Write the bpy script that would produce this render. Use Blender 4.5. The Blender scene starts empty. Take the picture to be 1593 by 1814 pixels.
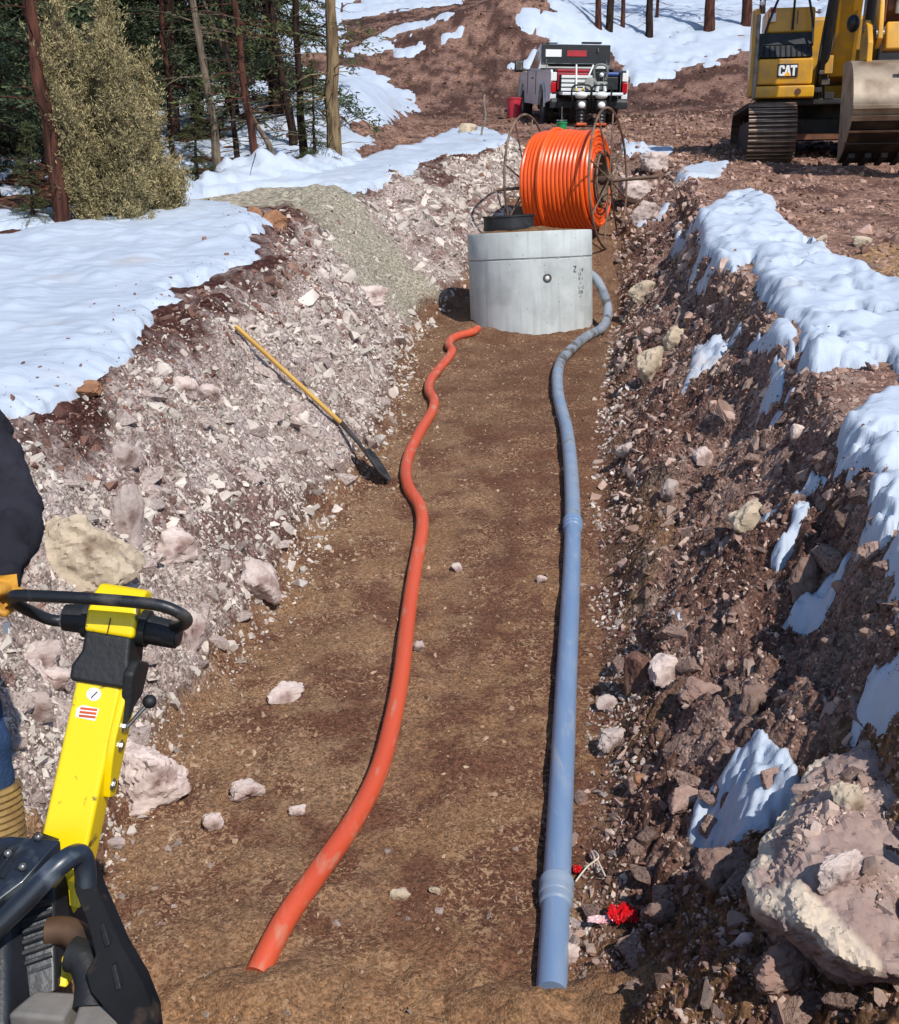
import bpy, bmesh, math, random
import numpy as np
from mathutils import Vector, Matrix, Euler

random.seed(7)
rng = np.random.default_rng(11)
SC = bpy.context.scene
COL = SC.collection
R = math.radians

# ------------------------------------------------------------------ camera
PITCH = R(13.1)
CAM_H = 3.2
FPX, CX, CY = 1945.0, 796.5, 907.0          # focal length and centre, in photo pixels
cam_d = bpy.data.cameras.new('camera')
cam_d.sensor_fit = 'HORIZONTAL'
cam_d.sensor_width = 36.0
cam_d.lens = 36.0 * FPX / 1593.0
cam_d.clip_start = 0.05
cam_d.clip_end = 2000.0
cam = bpy.data.objects.new('camera', cam_d)
cam.location = (0, 0, CAM_H)
cam.rotation_euler = (R(90) - PITCH, 0, 0)
COL.objects.link(cam)
SC.camera = cam

# ------------------------------------------------------------------ sky, sun, exposure
SUN_TO = Vector((0.34, -0.62, 0.71)).normalized()      # towards the sun: right of and behind the camera
sun_el = math.asin(SUN_TO.z)
sun_az = math.atan2(SUN_TO.x, SUN_TO.y)
world = bpy.data.worlds.new('World')
SC.world = world
world.use_nodes = True
wn = world.node_tree
wn.nodes.clear()
w_out = wn.nodes.new('ShaderNodeOutputWorld')
w_bg = wn.nodes.new('ShaderNodeBackground')
w_sky = wn.nodes.new('ShaderNodeTexSky')
w_sky.sky_type = 'NISHITA'
w_sky.sun_disc = False
w_sky.sun_elevation = sun_el
w_sky.sun_rotation = sun_az
w_sky.altitude = 2200
w_sky.air_density = 1.0
w_sky.dust_density = 0.6
w_bg.inputs[1].default_value = 0.15
wn.links.new(w_sky.outputs[0], w_bg.inputs[0])
wn.links.new(w_bg.outputs[0], w_out.inputs[0])
sun_d = bpy.data.lights.new('sun', 'SUN')
sun_d.energy = 3.7
sun_d.angle = R(0.53)
sun_d.color = (1.0, 0.955, 0.89)
sun = bpy.data.objects.new('sun', sun_d)
sun.rotation_euler = SUN_TO.to_track_quat('Z', 'Y').to_euler()
COL.objects.link(sun)
SC.view_settings.view_transform = 'Standard'
SC.view_settings.look = 'None'
SC.view_settings.gamma = 1.0
SC.view_settings.use_curve_mapping = False
SC.view_settings.exposure = 0.24
SC.cycles.max_bounces = 6
SC.cycles.diffuse_bounces = 3
SC.cycles.glossy_bounces = 2
SC.cycles.transmission_bounces = 2
SC.cycles.transparent_max_bounces = 6

# ------------------------------------------------------------------ noise
_perm = rng.permutation(256)
_perm = np.concatenate([_perm, _perm, _perm])
_ga = rng.random(256) * 2 * math.pi
_gx, _gy = np.cos(_ga), np.sin(_ga)

def perlin(x, y, seed=0):
    x = np.asarray(x, float) + seed * 17.31
    y = np.asarray(y, float) - seed * 9.77
    xi = np.floor(x).astype(int); yi = np.floor(y).astype(int)
    xf = x - xi; yf = y - yi
    u = xf * xf * xf * (xf * (xf * 6 - 15) + 10)
    v = yf * yf * yf * (yf * (yf * 6 - 15) + 10)
    def g(i, j, dx, dy):
        h = _perm[_perm[(xi + i) & 255] + ((yi + j) & 255)]
        return _gx[h] * dx + _gy[h] * dy
    a = g(0, 0, xf, yf); b = g(1, 0, xf - 1, yf)
    c = g(0, 1, xf, yf - 1); d = g(1, 1, xf - 1, yf - 1)
    return 1.5 * ((a + (b - a) * u) + ((c + (d - c) * u) - (a + (b - a) * u)) * v)

def fbm(x, y, oct=4, seed=0, gain=0.5):
    s = 0; a = 1.0; f = 1.0
    for k in range(oct):
        s = s + a * perlin(x * f, y * f, seed + k)
        a *= gain; f *= 2.03
    return s

def sstep(a, b, x):
    t = np.clip((np.asarray(x, float) - a) / (b - a), 0, 1)
    return t * t * (3 - 2 * t)

# ------------------------------------------------------------------ rays from the photograph's camera, to find where things stand
CP, SP = math.cos(PITCH), math.sin(PITCH)
M = math.tan(R(10.0))                                   # the whole site climbs away at ten degrees

def ray(px, py):
    a = (px - CX) / FPX; b = (CY - py) / FPX
    return np.array([a, CP + b * SP, -SP + b * CP])

def on_plane(px, py, off):
    d = ray(px, py)
    t = (CAM_H - off) / (M * d[1] - d[2])
    return np.array([0, 0, CAM_H]) + t * d

def at_depth(px, py, depth):                            # point at a given distance along the view axis
    return np.array([0, 0, CAM_H]) + depth * ray(px, py)

# ------------------------------------------------------------------ terrain shape
GRADE = 1.27
def _line(pts, off):
    q = np.array([on_plane(x, y, off)[:2] for x, y in pts])
    return q[np.argsort(q[:, 1])]
_fl = _line([(60, 1814), (150, 1600), (235, 1440), (340, 1270), (470, 1110), (600, 900), (690, 765), (712, 680), (737, 600), (770, 560), (835, 530), (890, 480), (940, 425)], 0.0)
_fr = _line([(1015, 1814), (1030, 1600), (1052, 1400), (1062, 1200), (1058, 1000), (1062, 850), (1068, 720), (1078, 640), (1096, 570), (1092, 520), (1086, 470)], 0.0)
_cl = _line([(-230, 1000), (60, 760), (190, 690), (300, 580), (420, 500), (520, 470), (500, 400), (560, 355), (650, 330), (740, 305), (905, 262)], GRADE)
_cr = _line([(1850, 1500), (1640, 1150), (1560, 900), (1500, 760), (1440, 650), (1350, 540), (1250, 440), (1240, 390), (1230, 330), (1200, 290), (1130, 262)], GRADE)

def _itp(line, Y):
    return np.interp(Y, line[:, 1], line[:, 0])

def bump(X, Y, cx, cy, rx, ry, h):
    d = ((X - cx) / rx) ** 2 + ((Y - cy) / ry) ** 2
    return h * np.exp(-d)

def trench_t(X, Y):
    """signed place across the trench: 0 on the floor, 1 at a crest; negative to the left"""
    X = np.asarray(X, float); Y = np.asarray(Y, float)
    w = 0.10 * fbm(Y * 0.7, Y * 0 + 3.3, 3, 5)
    fl = _itp(_fl, Y) + w * 0.8; fr = _itp(_fr, Y) - w * 0.5
    cl = _itp(_cl, Y) + 0.9 * w; cr = _itp(_cr, Y) + 0.8 * w
    tl = (fl - X) / np.maximum(fl - cl, 0.3)
    tr = (X - fr) / np.maximum(cr - fr, 0.3)
    return np.where(X < fl, -tl, np.where(X > fr, tr, 0.0))

def ground_smooth(X, Y):
    X = np.asarray(X, float); Y = np.asarray(Y, float)
    t = trench_t(X, Y)
    at = np.abs(t)
    g = GRADE + 0.0 * X
    fo = GRADE * sstep(13.6, 21.5, Y)
    left = at - 0.10 * sstep(0.75, 1.25, at) * 1.0
    pl = np.where(at < 1.0, at ** 0.92, 1.0)
    pl = pl - 0.05 * np.exp(-((at - 1.0) / 0.16) ** 2)
    pr = np.where(at < 1.0, 0.80 * at ** 1.15 + 0.20 * sstep(0.80, 0.99, at), 1.0)
    prof = np.where(t < 0, pl, pr)
    h = fo + (g - fo) * prof
    h = np.where(t == 0, fo, h)
    # far beyond the trench the sides roll gently
    h = h + 0.25 * sstep(3, 14, -X) * perlin(X * 0.13, Y * 0.13, 40) + 0.18 * sstep(4, 16, X) * perlin(X * 0.15, Y * 0.15, 41)
    z = M * Y + h
    # hillside
    yh = 33.5 + 0.05 * X
    z = z + 0.20 * np.maximum(Y - yh, 0) * sstep(0, 6, Y - yh) - 0.23 * np.maximum(Y - 95, 0) * sstep(0, 20, Y - 95)
    z = z + 0.9 * sstep(30, 45, Y) * perlin(X * 0.07, Y * 0.09, 42)
    # hill rises faster on the right, where pines stand on the snow
    z = z + 0.05 * np.maximum(X - 6, 0) * sstep(24, 38, Y)
    # spoil heap beyond the truck, snow-capped cut bank beside the track
    z = z + bump(X, Y, 1.6, 43.0, 3.6, 3.0, 1.25) + bump(X, Y, 3.6, 44.0, 1.6, 2.2, 0.5)
    z = z + 0.95 * sstep(0, 1.8, (-0.75 + 0.02 * (Y - 26)) - X) * sstep(-7.5, -3.0, X) * sstep(23, 26.5, Y) * (1 - sstep(31, 36, Y))
    # backfill ramp the camera stands on
    ramp = np.minimum(3.00 - 0.78 * Y, 1.45) + 0.06 * perlin(X * 1.3, Y * 1.3, 43)
    z = np.maximum(z, np.where(Y < 4.5, ramp, -9.0))
    # shoulder where the worker stands
    z = np.where((Y < 6), np.maximum(z, 1.36 - 3.0 * np.maximum(X + 1.42, 0) - 2.2 * np.maximum(Y - 3.45, 0) - 0.25 * np.maximum(2.6 - Y, 0)), z)
    return z

def ground(X, Y):
    X = np.asarray(X, float); Y = np.asarray(Y, float)
    z = ground_smooth(X, Y)
    t = trench_t(X, Y)
    at = np.abs(t)
    inband = sstep(0.03, 0.25, at) * (1 - sstep(1.0, 1.5, at)) * (1 - sstep(22, 30, Y))
    L = (t < 0) * inband
    Rr = (t > 0) * inband * (1 - 0.75 * sstep(0.80, 1.02, at))
    z = z + L * (0.13 * fbm(X * 1.1, Y * 1.1, 4, 50) + 0.05 * np.abs(perlin(X * 7, Y * 7, 55)))
    # broken, ledgy right bank
    r1 = fbm(X * 1.5, Y * 1.2, 4, 60)
    rid = 1 - np.abs(perlin(X * 3.1, Y * 2.6, 66)) * 2
    z = z + Rr * (0.16 * r1 + 0.06 * rid + 0.07 * np.abs(perlin(X * 7, Y * 7, 67)) + 0.05 * np.abs(perlin(X * 15, Y * 15, 69)) + 0.025 * perlin(X * 27, Y * 27, 68))
    # floor: tamped, with slight waves across it
    F = 1 - sstep(0.0, 0.12, at)
    z = z + F * (1 - sstep(20, 24, Y)) * (0.022 * fbm(X * 1.6, Y * 1.6, 3, 70) + 0.010 * perlin(X * 1.2, Y * 4.2, 73) + 0.010 * perlin((X - 0.09 * Y) * 5.5, Y * 0.30, 74) + 0.006 * perlin(X * 1.1, Y * 9.0, 76))
    near = 1 - sstep(3.2, 4.3, Y)
    z = z + near * 0.035 * fbm(X * 4.5, Y * 4.5, 3, 75)
    # open ground
    O = sstep(1.0, 1.3, at) + sstep(22, 28, Y)
    O = np.clip(O, 0, 1)
    z = z + O * (0.05 * fbm(X * 0.9, Y * 0.9, 4, 80) + 0.018 * perlin(X * 5, Y * 5, 85))
    return z

def g1(x, y):
    return float(ground(np.array([x]), np.array([y]))[0])

_tt = 1.4 * np.exp(np.linspace(0, math.log(140), 2500))
def hit(px, py, fn=None):
    d = ray(px, py)
    X = _tt * d[0]; Y = _tt * d[1]; Z = CAM_H + _tt * d[2]
    gz = (fn or ground_smooth)(X, Y)
    below = np.nonzero(Z < gz)[0]
    if len(below) == 0:
        i = len(_tt) - 1
    else:
        i = max(below[0], 1)
    a, b = Z[i - 1] - gz[i - 1], Z[i] - gz[i]
    k = a / (a - b) if a != b else 0.5
    t = _tt[i - 1] + (_tt[i] - _tt[i - 1]) * min(max(k, 0), 1)
    return np.array([t * d[0], t * d[1], CAM_H + t * d[2]])

def poly_world(pts):
    return np.array([hit(x, y)[:2] for x, y in pts])

def poly_sd(P, X, Y):
    """signed distance in metres to polygon P, positive inside"""
    X = np.asarray(X, float); Y = np.asarray(Y, float)
    d2 = np.full(X.shape, 1e9); ins = np.zeros(X.shape, bool)
    n = len(P)
    for i in range(n):
        ax, ay = P[i]; bx, by = P[(i + 1) % n]
        ex, ey = bx - ax, by - ay
        wx, wy = X - ax, Y - ay
        k = np.clip((wx * ex + wy * ey) / (ex * ex + ey * ey + 1e-12), 0, 1)
        d2 = np.minimum(d2, (wx - k * ex) ** 2 + (wy - k * ey) ** 2)
        if ay != by:
            c = ((ay > Y) != (by > Y)) & (X < ex * (Y - ay) / (by - ay) + ax)
            ins ^= c
    return np.where(ins, 1, -1) * np.sqrt(d2)

# ------------------------------------------------------------------ materials
def lin(h):
    h = h.lstrip('#')
    v = [int(h[i:i + 2], 16) / 255 for i in (0, 2, 4)]
    return tuple((c / 12.92 if c <= 0.04045 else ((c + 0.055) / 1.055) ** 2.4) for c in v)

def rgba(c):
    if isinstance(c, str): c = lin(c)
    return (c[0], c[1], c[2], 1.0)

def mat(name, c1, c2=None, scale=6.0, rough=0.7, metal=0.0, bump=0.0, bscale=40.0, detail=5.0, lo=0.4, hi=0.62,
        dirt=None, dscale=3.0, dlo=0.55, dhi=0.7, vary=0.0, island=False, spec=0.5, stretch=None, coat=0.0):
    m = bpy.data.materials.new(name)
    m.use_nodes = True
    nt = m.node_tree; N = nt.nodes; L = nt.links
    bs = N['Principled BSDF']
    bs.inputs['Roughness'].default_value = rough
    bs.inputs['Metallic'].default_value = metal
    bs.inputs['Specular IOR Level'].default_value = spec
    bs.inputs['Coat Weight'].default_value = coat
    tc = N.new('ShaderNodeTexCoord')
    vec = tc.outputs['Object']
    if stretch:
        mp = N.new('ShaderNodeMapping'); mp.inputs['Scale'].default_value = stretch
        L.new(vec, mp.inputs['Vector']); vec = mp.outputs[0]
    def noise(sc, det=detail):
        n = N.new('ShaderNodeTexNoise'); n.inputs['Scale'].default_value = sc; n.inputs['Detail'].default_value = det
        L.new(vec, n.inputs['Vector']); return n.outputs['Fac']
    def ramp(src, a, b):
        r = N.new('ShaderNodeMapRange'); r.inputs['From Min'].default_value = a; r.inputs['From Max'].default_value = b
        L.new(src, r.inputs['Value']); return r.outputs[0]
    def mix(f, a, b):
        x = N.new('ShaderNodeMix'); x.data_type = 'RGBA'
        if isinstance(f, float): x.inputs['Factor'].default_value = f
        else: L.new(f, x.inputs['Factor'])
        for i, v in ((6, a), (7, b)):
            if isinstance(v, tuple): x.inputs[i].default_value = v
            else: L.new(v, x.inputs[i])
        return x.outputs[2]
    col = rgba(c1)
    if c2 is not None:
        col = mix(ramp(noise(scale), lo, hi), rgba(c1), rgba(c2))
    if dirt is not None:
        col = mix(ramp(noise(dscale, 8.0), dlo, dhi), col, rgba(dirt))
    if vary or island:
        if island:
            g = N.new('ShaderNodeNewGeometry'); src = g.outputs['Random Per Island']
        else:
            g = N.new('ShaderNodeObjectInfo'); src = g.outputs['Random']
        h = N.new('ShaderNodeHueSaturation')
        r = N.new('ShaderNodeMapRange'); r.inputs['To Min'].default_value = 1 - vary; r.inputs['To Max'].default_value = 1 + vary
        L.new(src, r.inputs['Value']); L.new(r.outputs[0], h.inputs['Value'])
        if isinstance(col, tuple): h.inputs['Color'].default_value = col
        else: L.new(col, h.inputs['Color'])
        col = h.outputs[0]
    if isinstance(col, tuple): bs.inputs['Base Color'].default_value = col
    else: L.new(col, bs.inputs['Base Color'])
    if bump:
        b = N.new('ShaderNodeBump'); b.inputs['Strength'].default_value = bump; b.inputs['Distance'].default_value = 0.02
        L.new(noise(bscale, 6.0), b.inputs['Height']); L.new(b.outputs[0], bs.inputs['Normal'])
    return m

# ------------------------------------------------------------------ objects
def tag(o, label=None, cat=None, group=None, kind=None):
    if label: o['label'] = label
    if cat: o['category'] = cat
    if group: o['group'] = group
    if kind: o['kind'] = kind
    return o

def empty(name, loc=(0, 0, 0), rot=(0, 0, 0), label=None, cat=None, group=None):
    o = bpy.data.objects.new(name, None)
    o.location = loc; o.rotation_euler = rot
    o.empty_display_size = 0.1
    COL.objects.link(o)
    return tag(o, label, cat, group)

def mesh_np(name, V, F, mats=None, smooth=False, parent=None, attrs=None):
    """fast mesh from arrays; F is (n,3) or (n,4)"""
    me = bpy.data.meshes.new(name)
    V = np.asarray(V, np.float32); F = np.asarray(F, np.int32)
    k = F.shape[1]
    me.vertices.add(len(V)); me.vertices.foreach_set('co', V.ravel())
    me.loops.add(F.size); me.loops.foreach_set('vertex_index', F.ravel())
    me.polygons.add(len(F))
    me.polygons.foreach_set('loop_start', np.arange(0, F.size, k, dtype=np.int32))
    me.polygons.foreach_set('loop_total', np.full(len(F), k, np.int32))
    me.polygons.foreach_set('use_smooth', np.full(len(F), bool(smooth)))
    me.update(calc_edges=True)
    if attrs:
        for an, av in attrs.items():
            at = me.attributes.new(an, 'FLOAT_COLOR', 'POINT')
            at.data.foreach_set('color', np.asarray(av, np.float32).ravel())
    for m in ([mats] if not isinstance(mats, (list, tuple)) else mats):
        if m: me.materials.append(m)
    o = bpy.data.objects.new(name, me)
    COL.objects.link(o)
    if parent: o.parent = parent
    return o

class MB:
    """collects shapes, builds ONE mesh object"""
    def __init__(s): s.v = []; s.f = []
    def add(s, vs, fs, mx=None):
        n = len(s.v)
        s.v += [tuple((mx @ Vector(v)) if mx is not None else v) for v in vs]
        s.f += [tuple(i + n for i in f) for f in fs]
        return s
    def box(s, c, d, rot=None, taper=None):
        x, y, z = d[0] / 2, d[1] / 2, d[2] / 2
        t = taper or (1, 1)
        vs = [(-x, -y, -z), (x, -y, -z), (x, y, -z), (-x, y, -z), (-x * t[0], -y * t[1], z), (x * t[0], -y * t[1], z), (x * t[0], y * t[1], z), (-x * t[0], y * t[1], z)]
        fs = [(0, 3, 2, 1), (4, 5, 6, 7), (0, 1, 5, 4), (1, 2, 6, 5), (2, 3, 7, 6), (3, 0, 4, 7)]
        mx = Matrix.Translation(c) @ (Euler(rot).to_matrix().to_4x4() if rot else Matrix.Identity(4))
        return s.add(vs, fs, mx)
    def prism(s, pts, axis, a, b):
        """polygon pts (2-D) pushed along an axis from a to b"""
        n = len(pts)
        def p3(p, t):
            return {'x': (t, p[0], p[1]), 'y': (p[0], t, p[1]), 'z': (p[0], p[1], t)}[axis]
        vs = [p3(p, a) for p in pts] + [p3(p, b) for p in pts]
        fs = [tuple(range(n))[::-1], tuple(range(n, 2 * n))] + [(i, (i + 1) % n, n + (i + 1) % n, n + i) for i in range(n)]
        return s.add(vs, fs)
    def tube(s, pts, r, seg=8, closed=False, cap=True):
        pts = [Vector(p) for p in pts]
        n = len(pts)
        rs = r if isinstance(r, (list, tuple, np.ndarray)) else [r] * n
        base = len(s.v)
        prev = None
        for i in range(n):
            if closed: t = (pts[(i + 1) % n] - pts[i - 1])
            else: t = pts[min(i + 1, n - 1)] - pts[max(i - 1, 0)]
            if t.length < 1e-9: t = Vector((0, 0, 1))
            t.normalize()
            if prev is None:
                u = t.orthogonal().normalized()
            else:
                u = prev - t * prev.dot(t)
                u = u.normalized() if u.length > 1e-6 else t.orthogonal().normalized()
            prev = u
            w = t.cross(u)
            for k in range(seg):
                a = 2 * math.pi * k / seg
                s.v.append(tuple(pts[i] + (u * math.cos(a) + w * math.sin(a)) * rs[i]))
        m = n if closed else n - 1
        for i in range(m):
            j = (i + 1) % n
            for k in range(seg):
                l = (k + 1) % seg
                s.f.append((base + i * seg + k, base + i * seg + l, base + j * seg + l, base + j * seg + k))
        if cap and not closed:
            s.f.append(tuple(base + k for k in range(seg))[::-1])
            s.f.append(tuple(base + (n - 1) * seg + k for k in range(seg)))
        return s
    def cyl(s, a, b, r, seg=16, r2=None):
        return s.tube([a, b], [r, r if r2 is None else r2], seg)
    def lathe(s, prof, seg=32, mx=None, closed=False):
        """profile of (r, z) turned about z"""
        vs = []; fs = []
        n = len(prof)
        for (r, z) in prof:
            for k in range(seg):
                a = 2 * math.pi * k / seg
                vs.append((r * math.cos(a), r * math.sin(a), z))
        for i in range(n if closed else n - 1):
            j = (i + 1) % n
            for k in range(seg):
                l = (k + 1) % seg
                fs.append((i * seg + k, i * seg + l, j * seg + l, j * seg + k))
        if not closed:
            fs.append(tuple(range(seg))[::-1]); fs.append(tuple((n - 1) * seg + k for k in range(seg)))
        return s.add(vs, fs, mx)
    def ball(s, c, r, seg=12, rings=8):
        rr = (r, r, r) if not isinstance(r, (tuple, list)) else r
        vs = [(0, 0, -1)]
        for i in range(1, rings):
            p = -math.pi / 2 + math.pi * i / rings
            for k in range(seg):
                a = 2 * math.pi * k / seg
                vs.append((math.cos(p) * math.cos(a), math.cos(p) * math.sin(a), math.sin(p)))
        vs.append((0, 0, 1))
        fs = []
        for k in range(seg): fs.append((0, 1 + (k + 1) % seg, 1 + k))
        for i in range(rings - 2):
            for k in range(seg):
                a = 1 + i * seg
                fs.append((a + k, a + (k + 1) % seg, a + seg + (k + 1) % seg, a + seg + k))
        t = len(vs) - 1; a = 1 + (rings - 2) * seg
        for k in range(seg): fs.append((a + k, a + (k + 1) % seg, t))
        vs = [(c[0] + v[0] * rr[0], c[1] + v[1] * rr[1], c[2] + v[2] * rr[2]) for v in vs]
        return s.add(vs, fs)
    def build(s, name, m, parent=None, smooth=False, bevel=0.0, segs=2, angle=35, loc=None, rot=None):
        me = bpy.data.meshes.new(name)
        me.from_pydata(s.v, [], s.f)
        me.validate()
        for x in (m if isinstance(m, (list, tuple)) else [m]): me.materials.append(x)
        bm = bmesh.new(); bm.from_mesh(me)
        bmesh.ops.recalc_face_normals(bm, faces=bm.faces)
        for f in bm.faces: f.smooth = bool(smooth)
        if smooth:
            for e in bm.edges:
                if len(e.link_faces) == 2 and e.calc_face_angle(0) > R(angle): e.smooth = False
        bm.to_mesh(me); bm.free()
        o = bpy.data.objects.new(name, me)
        COL.objects.link(o)
        if parent: o.parent = parent
        if loc is not None: o.location = loc
        if rot is not None: o.rotation_euler = rot
        if bevel:
            b = o.modifiers.new('bevel', 'BEVEL'); b.width = bevel; b.segments = segs; b.limit_method = 'ANGLE'; b.angle_limit = R(30)
            b.harden_normals = False
            for p in me.polygons: p.use_smooth = True
            w = o.modifiers.new('normals', 'WEIGHTED_NORMAL'); w.keep_sharp = True
        return o

def spline(pts, n=10, closed=False):
    """Catmull-Rom through the points"""
    P = [Vector(p) for p in pts]
    out = []
    m = len(P)
    rngi = range(m if closed else m - 1)
    for i in rngi:
        if closed: p0, p1, p2, p3 = P[i - 1], P[i], P[(i + 1) % m], P[(i + 2) % m]
        else: p0, p1, p2, p3 = P[max(i - 1, 0)], P[i], P[i + 1], P[min(i + 2, m - 1)]
        for k in range(n):
            t = k / n
            out.append(0.5 * ((2 * p1) + (p2 - p0) * t + (2 * p0 - 5 * p1 + 4 * p2 - p3) * t * t + (3 * p1 - p0 - 3 * p2 + p3) * t ** 3))
    if not closed: out.append(P[-1])
    return out

def copy_tree(o, parent=None):
    c = o.copy(); COL.objects.link(c); c.parent = parent
    for ch in o.children: copy_tree(ch, c)
    return c

# ------------------------------------------------------------------ rock shapes
def hull_rock(seed, flat=0.7, n=11):
    rr = random.Random(seed)
    bm = bmesh.new()
    sx, sy, sz = rr.uniform(0.9, 1.5), rr.uniform(0.55, 1.0), flat * rr.uniform(0.55, 1.05)
    for _ in range(n):
        v = Vector((rr.gauss(0, 1), rr.gauss(0, 1), rr.gauss(0, 1))).normalized() * rr.uniform(0.85, 1.1)
        v = Vector((max(-0.82, min(0.82, v.x)), max(-0.80, min(0.80, v.y)), max(-0.70, min(0.70, v.z))))
        bm.verts.new((v.x * sx, v.y * sy, v.z * sz))
    r = bmesh.ops.convex_hull(bm, input=bm.verts)
    for g in r['geom_interior'] + r['geom_unused']:
        if isinstance(g, bmesh.types.BMVert) and g.is_valid: bm.verts.remove(g)
    bmesh.ops.triangulate(bm, faces=bm.faces)
    bmesh.ops.recalc_face_normals(bm, faces=bm.faces)
    bm.verts.index_update()
    V = np.array([v.co[:] for v in bm.verts]); F = np.array([[v.index for v in f.verts] for f in bm.faces])
    bm.free()
    return V, F
ROCKS = [hull_rock(100 + i, 0.78, 9 + i % 5) for i in range(36)]

def rot_mats(n, tilt=1.0):
    a = rng.random(n) * 2 * math.pi; b = (rng.random(n) - 0.5) * math.pi * tilt; c = (rng.random(n) - 0.5) * math.pi * tilt
    ca, sa, cb, sb, cc, sc = np.cos(a), np.sin(a), np.cos(b), np.sin(b), np.cos(c), np.sin(c)
    Rz = np.zeros((n, 3, 3)); Rz[:, 0, 0] = ca; Rz[:, 0, 1] = -sa; Rz[:, 1, 0] = sa; Rz[:, 1, 1] = ca; Rz[:, 2, 2] = 1
    Rx = np.zeros((n, 3, 3)); Rx[:, 1, 1] = cb; Rx[:, 1, 2] = -sb; Rx[:, 2, 1] = sb; Rx[:, 2, 2] = cb; Rx[:, 0, 0] = 1
    Ry = np.zeros((n, 3, 3)); Ry[:, 0, 0] = cc; Ry[:, 0, 2] = sc; Ry[:, 2, 0] = -sc; Ry[:, 2, 2] = cc; Ry[:, 1, 1] = 1
    return np.einsum('nij,njk,nkl->nil', Rx, Ry, Rz)

def rock_field(name, P, S, m, tilt=0.8):
    """thousands of small stones in one mesh: positions P (n,3), sizes S (n,)"""
    Vs = []; Fs = []; base = 0
    k = rng.integers(0, len(ROCKS), len(P))
    for i, (V, F) in enumerate(ROCKS):
        idx = np.nonzero(k == i)[0]
        if not len(idx): continue
        Rm = rot_mats(len(idx), tilt)
        q = np.einsum('nij,vj->nvi', Rm, V) * (S[idx, None, None] * 0.5) + P[idx, None, :]
        Vs.append(q.reshape(-1, 3))
        off = base + np.arange(len(idx)) * len(V)
        Fs.append((F[None] + off[:, None, None]).reshape(-1, 3))
        base += len(idx) * len(V)
    o = mesh_np(name, np.concatenate(Vs), np.concatenate(Fs), m)
    return o

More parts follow.
